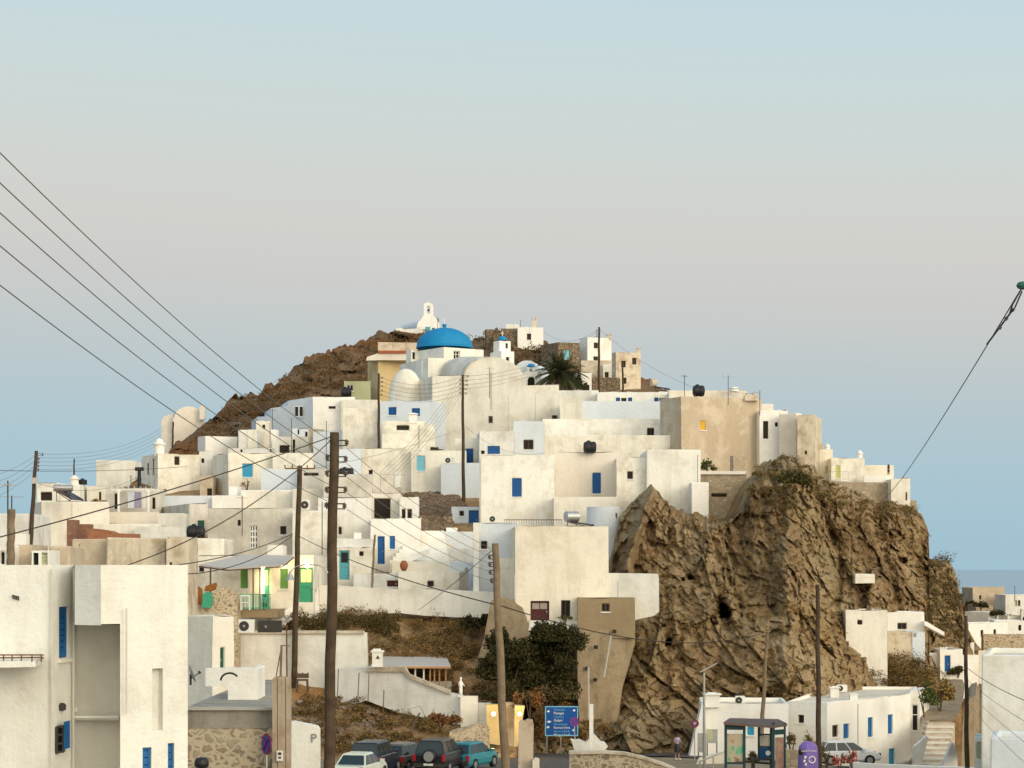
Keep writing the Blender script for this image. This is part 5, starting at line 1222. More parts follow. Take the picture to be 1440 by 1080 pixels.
# ================================================================ lower right
H('house', 'long flat white house with blue windows facing the road', 1163, 1280, 988, 1095, D=138, side=1106.5, rot=52, mat='bright', thick=9, back=[(1290, 157), (1187, 157), (1150, 152)], rec=.22,
  chim=[(1173, 965, .6, 9, 'box'), (1200, 975, .5, 6, 'box')], op=[(1170.5, 1020, 1179, 1036, 'd'), (1186, 1018, 1194, 1038, 'b'), (1220.5, 1009, 1227.5, 1036, 'b'), (1248.5, 1005, 1255.5, 1031.5, 'b'), (1250, 1053, 1259, 1076, 'F')],
  sop=[(1122, 1005, 1130.5, 1017, 'd')], emb=1)
H('house', 'white house with a sloping left gable behind the bus shelter', 985, 1109, 990, 1090, D=133.5, rot=-4, mat='bright', thick=6, op=[(1051, 1022, 1060, 1034, 'A')], chim=[(1001, 974, .9, .5, 'box')])
outline('wall', 'slanting white buttress at the left end of the bus shelter house', [(967, 1075), (987, 991), (992, 991), (992, 1075)], 133.2, 133, (0, 1.2, 0), 'bright', 'wall')
H('house', 'glazed loggia at the right end of the long flat house', 1279, 1293.5, 971, 1095, D=147.5, rot=-20, mat='white', thick=4, op=[(1282, 991, 1290.5, 1028, 'w')])
H('house', 'big plain white block at the right frame edge', 1379.5, 1500, 921.5, 1100, D=95, rot=-15, mat='foot_white', thick=8)
H('house', 'low white annex in front of the right-edge block', 1392, 1500, 1040, 1110, D=88, rot=-15, mat='blue_white', thick=4)
H('garage', 'carport with a pale olive roller door', 1370, 1394, 1038, 1085, D=98, rot=-14, mat='white', thick=3, op=[(1373.5, 1044, 1391, 1068, 'n')], cat='garage')
H('house', 'cream cliff-foot house with a tiny black window', 1189.5, 1248, 858, 935, D=159, rot=-3, mat='cream', thick=6, op=[(1205.5, 872, 1212.5, 878.5, 'h')])
H('house', 'upper white terrace house with a glass screen at the cliff foot', 1247, 1300, 861, 895, D=166, rot=-2, mat='bright', thick=5, op=[(1262, 876, 1275, 885, 'd')])
H('house', 'stained cream lower house with a corner window at the cliff foot', 1247, 1287, 889, 945, D=161, rot=-8, mat='beige', thick=5)
H('house', 'bluish narrow end house right of the stained cream one', 1283, 1301, 889, 940, D=161, rot=0, mat='blue_white', thick=4, op=[(1284, 890, 1288, 896, 'd')])
outline('staircase', 'sloping white stair roof on the far right slope', [(1300, 879), (1300, 874), (1303, 874), (1328, 889), (1328, 894)], 165, 165, (0, 1.5, 0), 'bright', 'staircase')
H('house', 'white cube with a dark blue door below the far right hamlet', 1322, 1354, 913, 948, D=172, rot=0, mat='bright', thick=5, op=[(1328.5, 922, 1336.5, 944.5, 'D')])
H('house', 'low bright white yard house left of the dark blue door', 1300, 1323, 918, 948, D=173, rot=0, mat='bright', thick=4)
H('outbuilding', 'small grey roof hut above the dark blue door', 1305, 1319, 906, 922, D=176, rot=0, mat='concrete', thick=3, cat='hut')
H('house', 'white house with two slit windows and a bluish blue-windowed side', 1362, 1417, 876.5, 912, D=205, side=1336, rot=30, mat='bright', op=[(1379, 886, 1383, 895.5, 'd'), (1397, 885, 1401, 894, 'd')], sop=[(1342, 888, 1346, 895, 'B'), (1350, 888, 1358, 895.5, 'B')])
H('house', 'grey-white upper house behind the two-slit-window house', 1390, 1404, 860.5, 890, D=222, side=1357, rot=38, mat='white')
H('house', 'beige small house with a slit window right of the two-slit-window house', 1417, 1436, 866, 905, D=216, side=1404, rot=25, mat='cream', op=[(1427, 876, 1430, 884, 'd')])
H('house', 'brown flat ruin on the far right skyline', 1368, 1413, 826, 848, D=238, side=None, rot=2, mat='tan', thick=5, op=[(1377, 837, 1380, 843, 'h')])
H('house', 'pale house with a greenish window on the far right skyline', 1414, 1500, 837, 872, D=232, rot=0, mat='white', thick=5, op=[(1427, 844, 1430.5, 852.5, 'n'), (1431.5, 844, 1435, 852.5, 'w')])
H('stone_house', 'round-shouldered brown stone hut above the far right hamlet', 1372, 1396, 851, 866, D=228, rot=0, mat='palestone', thick=4, parapet=.05, cat='hut')
H('stone_wall', 'patchy white-daubed ruin wall on the far right', 1383, 1440, 892, 921, D=196, rot=0, mat='rubble', thick=1, solid=True, cat='wall')
H('stone_wall', 'short whitewashed garden wall right of the dark blue door', 1353, 1376, 921, 945, D=176, rot=0, mat='bright', thick=.5, solid=True, cat='wall')
H('hut', 'lone whitewashed box room clinging to the cliff face', 1202, 1230.5, 807, 819, D=167, rot=0, mat='cream', thick=5, emb=.1, parapet=.1)
outline('wall', 'tall round-topped stone garden wall right of the stairs', [(1352, 1085), (1354, 1020), (1358, 990), (1364, 981), (1372, 978), (1377, 990), (1376, 1085)], 118, 120, (3.1, 14, 0), 'roughbrown', 'wall')
# road stairs
root = empty('staircase', P(1318, 1078, 134), 'wide pale stone stairs at the lower right', 'staircase')
for i in range(17):
    y0 = 1077 - i * 3.75; Dq = 134 + i * .65; a = P(1291 + i * .85, y0, Dq); b_ = P(1330 + i * .8, y0, Dq); mb = MB(); dn = Vector((0, 0, 1.6)); dp = Vector((0, 1.5, 0))
    mb.hexa([a - dn, b_ - dn, b_ - dn + dp, a - dn + dp], [a, b_, b_ + dp, a + dp]); mb.build('step', M['rooflight' if i % 2 else 'pillar'], root)
outline('wall', 'white stair-side wall left of the wide stairs', [(1284, 1085), (1286, 1050), (1303, 1035), (1306, 1038), (1292, 1085)], 133, 134, (0, .5, 0), 'bright', 'wall')
outline('wall', 'white curved wall right of the wide stairs', [(1322, 1090), (1338, 1045), (1341, 1045), (1346, 1060), (1347, 1090)], 132, 132.5, (0, .6, 0), 'bright', 'wall')
# path above the stairs
mb = MB(); rows = [(1296, 1341, 1013, 146), (1300, 1350, 1000, 150), (1308, 1354, 985, 156), (1318, 1356, 972, 162), (1325, 1356, 962, 168), (1322, 1352, 952, 174)]
for r0, r1 in zip(rows[:-1], rows[1:]): mb.quad(P(r0[0], r0[2], r0[3]), P(r0[1], r0[2], r0[3]), P(r1[1], r1[2], r1[3]), P(r1[0], r1[2], r1[3]))
o = mb.build('path', M['dust']); tag(o, kind='structure')
outline('wall', 'low whitewashed kerb wall along the lower right road', [(1196, 1090), (1196, 1072), (1240, 1075), (1380, 1080), (1380, 1090)], 118, 112, (0, .4, 0), 'bright', 'wall')
outline('stone_wall', 'curved rubble parapet wall with pale coping at the bottom centre', [(800, 1100), (801, 1060), (806, 1058.5), (850, 1058.5), (880, 1061), (905, 1067), (930, 1075), (950, 1083), (950, 1100)], 98, 96, (0, .5, 0), 'rubble', 'wall')
outline('wall', 'pale coping on the curved rubble parapet', [(800, 1061), (801, 1057), (850, 1056.5), (880, 1058.5), (906, 1064.5), (931, 1072.5), (951, 1081), (951, 1084), (930, 1076), (905, 1068), (880, 1062), (850, 1060)], 97.9, 95.9, (0, .7, 0), 'beige', 'wall')
outline('wall', 'stone-grey plinth wall right of the bus shelter', [(1104, 1085), (1104, 1054), (1124, 1056), (1124, 1085)], 112, 112, (0, .4, 0), 'palestone', 'wall')
# ================================================================ nearest house, bottom left
def near_house():
    root = empty('house', P(130, 1080, 42), 'nearest whitewashed stucco house with blue shutters at the bottom left', 'house')
    D = 42.0
    zb = -10.5 + CZ
    def plane(px0, D0, px1, D1): return Vector((X(px0, D0), D0)), Vector((X(px1, D1), D1))
    def face(px0, D0, px1, D1, yt, holes=(), ztop=None, zbot=None, rec=.18, mat='foot_white', name='wall', thick=True):
        A, B = plane(px0, D0, px1, D1); d = (B - A).normalized(); n = Vector((d.y, -d.x)); mb = MB(); hs = []
        for q in holes:
            f = lambda px: ((px - 720) / FPX * A.y - A.x) / (d.x - (px - 720) / FPX * d.y)
            u0, u1 = f(q[0]), f(q[2]); ym = A.y + d.y * (u0 + u1) / 2; hs.append((u0, u1, Z(q[3], ym), Z(q[1], ym), q[4]))
        zt = ztop if ztop is not None else Z(yt, (D0 + D1) / 2)
        pt = facade(mb, A, B, zbot if zbot is not None else zb, zt, [h[:4] for h in hs], rec, (n.x, n.y))
        o = mb.build(name, M[mat], root, weld=True, recalc=False)
        for h in hs:
            if h[4] != '0': opening(root, h[4], pt, *h[:4], rec)
            else:
                k = MB(); k.quad(pt(h[0], h[2], -rec), pt(h[1], h[2], -rec), pt(h[1], h[3], -rec), pt(h[0], h[3], -rec)); k.build('niche', M['foot_white'], root)
        return A, B, zt
    zr = Z(794.5, D)
    # left bay
    face(-60, 41.5, 74, 41.5, 795, ztop=zr)
    face(74, 41.6, 104.5, 42.5, 795, holes=[(83, 853, 97, 925, 'b')], ztop=zr)
    # upper box turning the corner, and the full-height right part
    face(105, 42.4, 105.1, 41.4, 795, ztop=zr, zbot=Z(877.5, 42)); face(105.1, 41.4, 142, 41.0, 795, ztop=zr, zbot=Z(877.5, 42))
    face(142, 41.0, 169, 41.2, 795, ztop=zr, zbot=Z(877.5, 41.1))
    face(169, 41.2, 264, 41.9, 795, holes=[(214, 940, 229, 1027, '0'), (200.5, 1051, 213, 1110, 'b'), (236, 1045, 245, 1110, 'b')], ztop=zr)
    # recess, its shade painted in with a greyer stucco
    face(104.5, 42.75, 171, 42.9, 877, ztop=Z(870, 42.8), mat='foot_shade', name='recessed_wall')
    def hq(pts, z, nm, mat): k = MB(); k.add([(X(p[0], p[1]), p[1], z) for p in pts], [tuple(range(len(pts)))]); return k.build(nm, M[mat], root)
    hq([(105, 42.8), (105.1, 41.4), (142, 41.0), (169, 41.2), (169, 42.95)], Z(877.5, 42), 'soffit', 'foot_shade')
    k = MB(); k.quad((X(169, 41.2), 41.2, zb), (X(171, 42.9), 42.9, zb), (X(171, 42.9), 42.9, Z(877.5, 41.1)), (X(169, 41.2), 41.2, Z(877.5, 41.1))); k.build('reveal', M['foot_white'], root)
    # top, back and right side
    k = MB(); zz = zr
    F = [(-60, 41.5), (74, 41.5), (74.2, 41.62), (104.5, 42.5), (105.1, 41.4), (142, 41.0), (169, 41.2), (264, 41.9), (262, 54), (-60, 54)]
    V2 = [Vector((X(p[0], p[1]), p[1])) for p in F]
    cx = sum((v for v in V2), Vector((0, 0))) / len(V2)
    inn = [v + (cx - v).normalized() * .3 for v in V2]
    n = len(F)
    for i in range(n):
        j = (i + 1) % n; k.quad((*V2[i], zz), (*V2[j], zz), (*inn[j], zz), (*inn[i], zz)); k.quad((*inn[i], zz), (*inn[j], zz), (*inn[j], zz - .25), (*inn[i], zz - .25))
    for i in (7, 8): k.quad((*V2[i], zb), (*V2[i + 1], zb), (*V2[i + 1], zz), (*V2[i], zz))
    k.build('parapet', M['foot_white'], root)
    k = MB(); k.add([(*v, zz - .246) for v in inn], [tuple(range(n))]); k.build('roof', M['roofgrey'], root)
    # ledge, pipes, vents, lamp, railing
    k = MB(); k.box(P(137, 1007.5, 42.6), 64 / FPX * 42.6, .35, .05); k.box(P(137, 1011, 42.65), 64 / FPX * 42.6, .2, .04); k.build('ledge', M['foot_white'], root)
    for px, ya, yb, Dq in ((72.5, 800, 1090, 41.42), (103.5, 800, 1090, 42.3), (178, 855, 1003, 41.1)):
        k = MB(); k.tube([P(px, ya, Dq), P(px, yb, Dq)], .018, 8); k.build('conduit', M['rooflight'], root)
    k = MB(); k.lathe(P(87.5, 1000, 41.9), [(0, 0), (.07, .02), (.08, .12), (.04, .16), (0, .16)], 12); k.build('wall_lamp', M['darksteel'], root)
    k = MB(); k.tube([P(106, 998, 42.75), P(106, 998, 42.65)], .05, 10); k.build('vent', M['bright'], root)
    k = MB()
    for i in range(4): k.bar(P(18 + i * 2.6, 837 + i * .8, 41.47), P(18.6 + i * 2.6, 842 + i * .8, 41.47), .02)
    k.bar(P(17, 837, 41.47), P(27, 839.5, 41.47), .02); k.build('vent', M['darksteel'], root)
    k = MB()
    for a, b_ in (((-40, 921, 40.2), (58, 921, 40.2)), ((-40, 925.5, 40.2), (58, 924.5, 40.2)), ((58, 921, 40.2), (61, 921, 41.4)), ((58, 924.5, 40.2), (61, 925, 41.4))): k.bar(P(*a), P(*b_), .025)
    for px in (-20, 5, 17, 30, 45, 58): k.bar(P(px, 920.5, 40.2), P(px, 931, 40.2), .022)
    k.build('balcony_railing', M['rust'], root)
    k = MB(); q = [P(-60, 931, 40.0), P(50, 929, 40.2), P(60, 925, 41.4), P(-60, 928, 41.5)]; k.hexa([p - Vector((0, 0, .12)) for p in q], q); k.build('balcony_slab', M['foot_white'], root)
    # open shutters with a window between, lower storey
    w_ = MB(); a, b_ = P(80.5, 1018, 41.7), P(80.5, 1058, 41.7)
    for px in (80, 89.5): w_.bar(P(px, 1022, 41.7), P(px, 1060 - (px - 80) * .3, 41.7), .05)
    for py in (1022, 1034, 1046, 1058): w_.bar(P(80, py, 41.7), P(89.5, py - 1, 41.7), .04)
    w = w_.build('window', M['darksteel'], root); g = MB(); g.quad(P(80.5, 1058, 41.82), P(89, 1057, 41.82), P(89, 1023, 41.82), P(80.5, 1023, 41.82)); g.build('pane', M['glass'], w)
    k = MB(); k.hexa([P(89.8, 1054, 41.64), P(98.5, 1051.5, 41.9), P(98.5, 1051.5, 41.98), P(89.8, 1054, 41.72)], [P(89.8, 1015, 41.64), P(98.5, 1013, 41.9), P(98.5, 1013, 41.98), P(89.8, 1015, 41.72)])
    for i in range(12): y = 1017 + i * 3; k.bar(P(90.6, y, 41.6), P(98, y - .6, 41.86), .015)
    k.build('shutter', M['blue2'], root)
near_house()
# ================================================================ stone-walled flat roof, stair head, pillar, sign wall
root = empty('stone_house', P(320, 1080, 60), 'rubble-walled flat-roofed building below the white stair head', 'house')
mb = MB(); D = 60.0; x0, x1 = X(255, D), X(384, D); x2 = X(384, D + 16); zt, zb = Z(998, D), CZ - 11
mb.hexa([(x0, D, zb), (x1, D, zb), (x2, D + 16, zb), (x0, D + 16, zb)], [(x0, D, Z(1024, D)), (x1, D, Z(1024, D)), (x2, D + 16, Z(1024, D)), (x0, D + 16, Z(1024, D))]); mb.build('wall', M['rubble'], root)
mb = MB(); mb.hexa([(x0, D - .02, Z(1024, D)), (x1, D - .02, Z(1024, D)), (x2, D + 16, Z(1024, D)), (x0, D + 16, Z(1024, D))], [(x0, D - .02, zt), (x1, D - .02, zt), (x2, D + 16, zt), (x0, D + 16, zt)]); mb.build('roof_slab', M['concrete'], root)
mb = MB(); mb.box(((x0 + x1) / 2, D + .1, zt + .03), x1 - x0 + .1, .5, .07); mb.build('coping', M['roofgrey'], root)
outline('stair_head', 'white stair head with a sloping top on the flat roof', [(320.5, 985), (320.5, 960), (325, 957), (350, 941), (353, 939), (360, 939.5), (362, 942), (362, 985)], 64.5, 64.5, (0, 2.0, 0), 'bright', 'stair head')
outline('wall', 'low white roof wall behind the stair head', [(289, 965), (289, 940), (335, 939), (355, 938.5), (355, 965)], 70, 70, (0, .4, 0), 'foot_white', 'wall')
mb = MB(); mb.tube([P(323 + 12.5 * -math.cos(t), 957 - 10.5 * math.sin(t), 66) for t in [math.pi * i / 14 for i in range(15)]], .035, 6); mb.solo('hoop', M['darksteel'], 'dark grey iron hoop standing behind the stair head', 'hoop')
dish('big grey satellite dish seen edge-on beside the nearest house', 268, 948, 68, .30, R(105), .35)
outline('pillar', 'stained concrete pillar carrying an electric meter', [(383, 1110), (383, 955), (386, 952), (405, 952), (407.5, 955), (407.5, 1110)], 59.2, 59.2, (0, .45, 0), 'pillar', 'pillar')
c = P(394, 1069, 59.1); root = empty('meter_box', c, 'small white electric meter box on the concrete pillar', 'meter box'); mb = MB(); mb.box(c + Vector((0, -.05, .13)), .17, .1, .28); mb.build('case', M['white_paint'], root)
mb = MB(); mb.box(c + Vector((0, -.11, .19)), .09, .02, .07); mb.box(c + Vector((0, -.11, .08)), .07, .02, .05); mb.build('dial', M['darksteel'], root)
mb = MB()
for px in (390, 401.5): mb.tube([P(px, 953, 59.05), P(px + .5, 1090, 59.05)], .012, 6)
mb.solo('electric_conduit', M['rust'], 'pair of thin rusty conduits down the concrete pillar', 'conduit')
mb = MB(); mb.tube([P(403, 880, 59.6), P(403.5, 958, 59.6)], .022, 6); mb.solo('iron_post', M['rust'], 'thin rusty iron post on top of the concrete pillar', 'post')
mb = MB(); mb.bar(P(396, 907, 59.5), P(394.5, 953, 59.5), .06); mb.bar(P(396, 909, 59.5), P(388, 953, 59.6), .03); mb.bar(P(395, 907.5, 59.5), P(407, 908.5, 59.5), .03); mb.solo('iron_bracket', M['palewood'], 'leaning A-shaped cable bracket on the concrete pillar', 'bracket')
root = empty('sign_wall', P(428, 1085, 78), 'round-cornered white wall painted with a P for parking', 'wall')
outline('x', None, [(405, 1110), (406, 1015), (413, 1014.5), (440, 1020), (446, 1021.5), (449, 1026), (449, 1110)], 78, 78, (0, .5, 0), 'foot_white', None, part='wall', parent=root)

H('wall', 'white low wall left of the green-shuttered grey house', 190, 262, 741, 775, D=166, rot=2, mat='white', thick=1, solid=True, cat='wall')
H('outbuilding', 'grey-white wash house between the cream cube and the azure-shutter house', 280, 301, 634, 672, D=202, rot=2, mat='white', thick=4, cat='house', op=[(283, 645, 287, 651, 'd')])
H('wall', 'bluish wall right of the tallest pole behind a black tank', 476, 508, 631, 675, D=186, rot=2, mat='blue_white', thick=2, solid=True, cat='wall')
H('wall', 'grey blank garden wall left of the two-pillar cream house', 455, 523, 667, 705, D=183, rot=2, mat='grey', thick=3, solid=True, cat='wall')
H('wall', 'cream wall between the tavern door and the turquoise-door house', 440, 472, 783, 838, D=157, rot=0, mat='cream', thick=2, solid=True, cat='wall')
H('wall', 'whitewashed terrace edge under the sunken wall', 600, 668, 772, 796, D=162, rot=0, mat='white', thick=3, solid=True, cat='wall')

H('house', 'grey-white house wall directly behind the pergola laundry', 150, 224, 687, 724, D=182, rot=0, mat='grey', thick=3, op=[(161, 694, 165, 716, 'h'), (214, 700, 218, 716, 'h')])
H('wall', 'short white wall between the pergola house and the grey shuttered house', 222, 262, 722, 760, D=171, rot=0, mat='white', thick=2, solid=True, cat='wall')

for lab, x0, x1, yt, yb, D, m_ in (('leftmost small white block on the terrace under the ridge', 336, 345, 607, 630, 223, 'bright'), ('second small white block on the terrace under the ridge', 348, 358, 604, 630, 224, 'white'), ('small white block beside the cream pillar house', 381, 389, 604, 632, 221, 'bright'),
      ('tiny white rooftop cube left of the church pole', 556, 563, 664, 676, 188, 'bright'), ('little cream rooftop box behind the tavern awning', 376, 398, 767, 790, 152, 'white'), ('square white rooftop box on the broad beige house', 300, 312, 704, 722, 167, 'bright'),
      ('whitewashed cube on the roof edge below the azure shutter', 322, 334, 684, 700, 188, 'bright'), ('small roof box behind the turquoise-door house', 497, 508, 749, 765, 161, 'bright')):
    H('outbuilding', lab, x0, x1, yt, yb, D=D, mat=m_, thick=1.6, solid=True, cat='roof box', emb=.6)
def pipe(label, x, y0, y1, D, r=.035, m_='canvas'):
    mb = MB(); mb.tube([P(x, y0, D), P(x, y1, D)], r, 6); mb.solo('drainpipe', M[m_], label, 'drainpipe')
pipe('pale drainpipe on the long flat house left of the tall blue windows', 1206.5, 990, 1058, 139.9); pipe('pale drainpipe at the right end of the long flat house', 1262.5, 985, 1072, 146.5)
pipe('thin downpipe on the right extension of the largest front', 869, 818, 840, 143); pipe('downpipe between the annex and the largest front', 723.5, 808, 842, 142.7); pipe('downpipe at the left edge of the large blue-shuttered house', 676, 645, 735, 174.7)
pipe('thin cable duct on the long cream house front', 101, 708, 732, 167.7, .02); pipe('rusty duct down the patchy cream plaster house', 112, 765, 795, 110.8, .02, 'rust'); pipe('dark duct on the tall blank white house edge', 981, 640, 690, 175.7, .02, 'cable')

H('house', 'white house tucked under the far right skyline house', 1398, 1445, 873, 900, D=210, rot=-6, mat='bright', thick=4, op=[(1432, 879, 1436, 887, 'd')])
H('house', 'cream two-window house at the far right frame edge', 1436, 1500, 858, 895, D=214, rot=-12, mat='cream', thick=5, op=[(1438, 868, 1441, 876, 'd')])
H('house', 'small bright cube between the slit-window house and the dark blue door', 1353, 1370, 903, 922, D=188, rot=-4, mat='bright', thick=3, op=[(1359, 908, 1363, 914, 'd')])
H('wall', 'white yard wall in front of the far right hamlet', 1376, 1420, 915, 926, D=185, rot=-8, mat='cream', thick=.5, solid=True, cat='wall')
# ================================================================ poles
MAINP = pole('nearest and tallest wooden pole with five side brackets', (470, 608), (462.5, 1095), 58, .125, .155, ins=[(622, 1, .22), (645, 1, .20), (665.5, 1, .20), (688, 1, .20), (711, 1, .18), (643, -1, .05), (665, -1, .05), (688, -1, .05), (710, -1, .05)])
pole('wooden pole with a rusty double arm left of the tallest pole', (421.5, 655), (413, 966), 140, .16, .20, arm=[(659, -.95, 1.0)])
pole('leaning weathered pole with a row of left-hand insulators at the centre', (696, 764), (711.5, 1100), 75, .115, .155, ins=[(782.6, -1, .10), (793, -1, .10), (804, -1, .10), (816, -1, .06)], mat='palewood')
pole('slim dark pole standing in front of the ochre house', (532.5, 525), (532.8, 634), 203, .10, .15, ins=[(531, 1, .25), (537, 1, .25), (543, 1, .25), (549, 1, .25), (555, 1, .2)])
pole('tall dark pole in front of the church vault', (650.5, 527), (652, 716), 192, .11, .17, ins=[(534, -1, .12), (540, -1, .12), (546, -1, .12), (552, -1, .12), (529, 1, .4), (535, 1, .3), (541, 1, .3), (547, 1, .2), (553, 1, .2)])
pole('dark pole on the skyline beside the tall narrow white house', (842.5, 460), (842, 553), 262, .12, .17, ins=[(465, -1, .2), (469, -1, .2), (473, -1, .2)])
pole('short dark pole in front of the tan tower', (875.5, 508), (876, 549), 262, .10, .13)
pole('dark leaning pole at the left edge with a pale box', (51, 634), (42.5, 768), 150, .12, .17, ins=[(639, 1, .35), (645, 1, .1), (650, 1, .1), (655, 1, .1), (660, 1, .1)])
pole('thick short brown post at the far left edge', (16, 716), (15, 790), 74, .13, .14, mat='palewood')
pole('thin grey pole in front of the turquoise-door house', (527, 752), (523, 826), 151, .07, .09, mat='palewood')
pole('straight dark pole beside the purple recycling bin', (1149.5, 822), (1152, 1110), 104, .10, .14)
pole('brown leaning pole rising behind the bus shelter', (1079, 889), (1069, 1066), 131.5, .09, .15, mat='palewood')
pole('dark pole in front of the stone garden wall on the far right', (1358, 866), (1360, 1105), 100, .08, .12)
pole('thin dark pole in front of the pale pink vault', (243.5, 593), (242.5, 640), 240, .09, .12)
pole('thin dark pole behind the small skyline cube at the left', (104.2, 645), (104, 684), 215, .07, .09)
c = P(48.5, 676, 149.6); mb = MB(); mb.box(c, .35, .25, .42); mb.solo('junction_box', M['canvas'], 'pale junction box strapped to the left-edge pole', 'junction box')
# lamp arm on the nearest pole
root = empty('street_lamp', P(461, 805, 58), 'curved-arm street lamp with a conical shade on the tallest pole', 'street lamp'); mb = MB()
arcp = [(461, 806), (457, 799), (449, 795), (438, 794), (426, 794.5), (417, 796.5), (411, 801), (409, 805)]
mb.tube([P(x, y, 57.8) for x, y in arcp], .018, 6); mb.build('arm', M['steel'], root)
mb = MB(); mb.lathe(P(408, 816, 57.8), [(.13, 0), (.10, .06), (.03, .2), (.03, .24), (0, .25)], 16); mb.build('shade', M['steel'], root)
# ================================================================ cables
ords = ['topmost', 'second', 'middle', 'fourth', 'lowest']
for i, (yl, ye) in enumerate(zip((213, 255, 297, 343, 398), (620, 643, 661, 682, 706))):
    s = (ye - yl) / 465 * 1.10
    cable('%s of the five wires sweeping from the upper left to the tallest pole' % ords[i], (-70, yl - 70 * s, 26.5), (464, ye, 58), .009, .28, 'thincable', 'five wires from the upper left')
for i, (ys, ye) in enumerate(zip((630, 652, 671, 693, 716), (772, 783.5, 794, 805, 817))):
    cable('%s of five wires from the tallest pole to the leaning centre pole' % ords[i], (488, ys, 58), (693, ye, 75), .008, .25, 'thincable', 'five wires between the two poles')
cable('thick black cable from the tallest pole to the left frame edge', (466, 614, 58), (-50, 768, 42), .015, .12)
cable('thick black cable sagging from the tallest pole to the nearest house', (466, 618, 58), (106, 815.5, 43), .013, .55)
mb = MB(); mb.box(P(106.5, 815.5, 43.05), .10, .1, .03); mb.solo('cable_anchor', M['rust'], 'rusty cable anchor on the corner of the nearest house', 'anchor')
cable('upper black cable from the double-arm pole towards the nearest roof', (411, 751, 139.7), (150, 802, 85), .026, .5)
cable('lower black cable from the double-arm pole towards the nearest roof', (411, 753, 139.7), (225, 808, 88), .024, .7)
cable('long black cable from the double-arm pole to the leaning centre pole', (417, 752, 139.7), (704, 852, 75), .022, .35)
cable('long sagging cable from the leaning centre pole to the pole behind the shelter', (705, 852, 75), (1078, 889, 131.3), .022, .95)
cable('cable drooping from the shelter-side pole to the bin-side pole', (1079, 889, 131.3), (1151, 940, 104), .016, .5)
cable('cable from the bin-side pole over the flat white house', (1152, 905, 104), (1302, 963, 139), .014, .35)
cable('slack stay wire running down left from the leaning centre pole', (695, 771, 75), (588, 858, 128), .014, .1, 'thincable')
for i in range(5):
    cable('%s of the faint wires between the ochre-house pole and the church pole' % ords[i], (534, 530 + i * 6, 203), (649, 530 + i * 6, 192), .014, .75, 'thincable', 'wires left of the church pole')
    cable('%s of the wires slanting down left from the church pole' % ords[i], (648, 531 + i * 6, 192), (535 + i * 5, 664 + i * 1.5, 186), .014, .5, 'thincable', 'wires slanting from the church pole')
    cable('%s of the wires from the left-edge pole towards the pink vault' % ords[i], (53, 638 + i * 5.5, 150), (230, 600 + i * 5, 250), .013, 1.0, 'thincable', 'wires right of the left-edge pole')
for i in range(4):
    cable('%s of the faint wires from the church pole to the skyline pole' % ords[i], (653, 529 + i * 6, 192), (841, 466 + i * 4, 262), .014, 1.2, 'thincable', 'wires right of the church pole')
    cable('%s of the four wires falling left from the left-edge pole' % ords[i], (50, 640 + i * 7, 150), (-30, 672 + i * 12, 120), .012, .3, 'thincable', 'wires left of the left-edge pole')
cable('level black cable crossing the left-edge pole', (-30, 661, 120), (262, 656, 190), .017, .2)
cable('cable rising from the left-edge pole box to the cream cube house', (54, 680, 149), (199, 668, 199), .013, .9)
cable('cable from the double-arm pole to the church pole foot', (423, 662, 139.8), (640, 606, 191), .014, .3, 'thincable')
cable('service cable from the church pole to the white house below', (655, 600, 191.8), (765, 637, 174), .013, .9, 'thincable')
cable('faint wire between skyline pole and hilltop house', (841, 463, 262), (764, 466, 298), .015, 1.4, 'thincable')
cable('faint wire from the skyline pole down to the low roofs', (844, 464, 262), (1010, 556, 222), .015, 1.0, 'thincable')
cable('wire between the two roof poles on the tan house', (1024, 549, 199), (1069, 551, 197), .012, .2, 'thincable')
for i in range(4):
    cable('%s of the four wires crossing the right-edge block' % ords[i], (1361, 940 + i * 16, 99), (1470, 996 + i * 34, 62), .013 if i == 0 else .009, .15, 'cable' if i == 0 else 'thincable', 'wires over the right-edge block')
# guy wire upper right
root = empty('guy_wire', P(1441, 396, 32), 'steel guy wire with clamps running down from the upper right corner', 'guy wire')
a, b_ = P(1441, 398, 32), P(1237, 706, 190); 
mb = MB(); mb.tube([a.lerp(b_, i / 30) - Vector((0, 0, .5 * 4 * (i / 30) * (1 - i / 30))) for i in range(31)], [.011 + .012 * i / 30 for i in range(31)], 6); mb.build('strand', M['darksteel'], root)
mb = MB()
for px, py in ((1423, 436), (1414, 448), (1405, 461)): mb.box(P(px + 1, py, 33.5), .05, .04, .045, 0, .6)
mb.tube([P(1437, 405, 32), P(1424, 428, 33), P(1420, 440, 33.4), P(1427, 433, 33.1), P(1437, 410, 32)], .012, 6); mb.tube([P(1424, 436, 33.2), P(1388, 484, 35)], .016, 6); mb.build('clamp', M['darksteel'], root)
mb = MB(); mb.lathe(P(1438, 402, 32), [(0, -.06), (.05, -.04), (.07, .0), (.05, .05), (0, .07)], 12, sx=1.4); mb.build('insulator', M['darkgreen'], root)
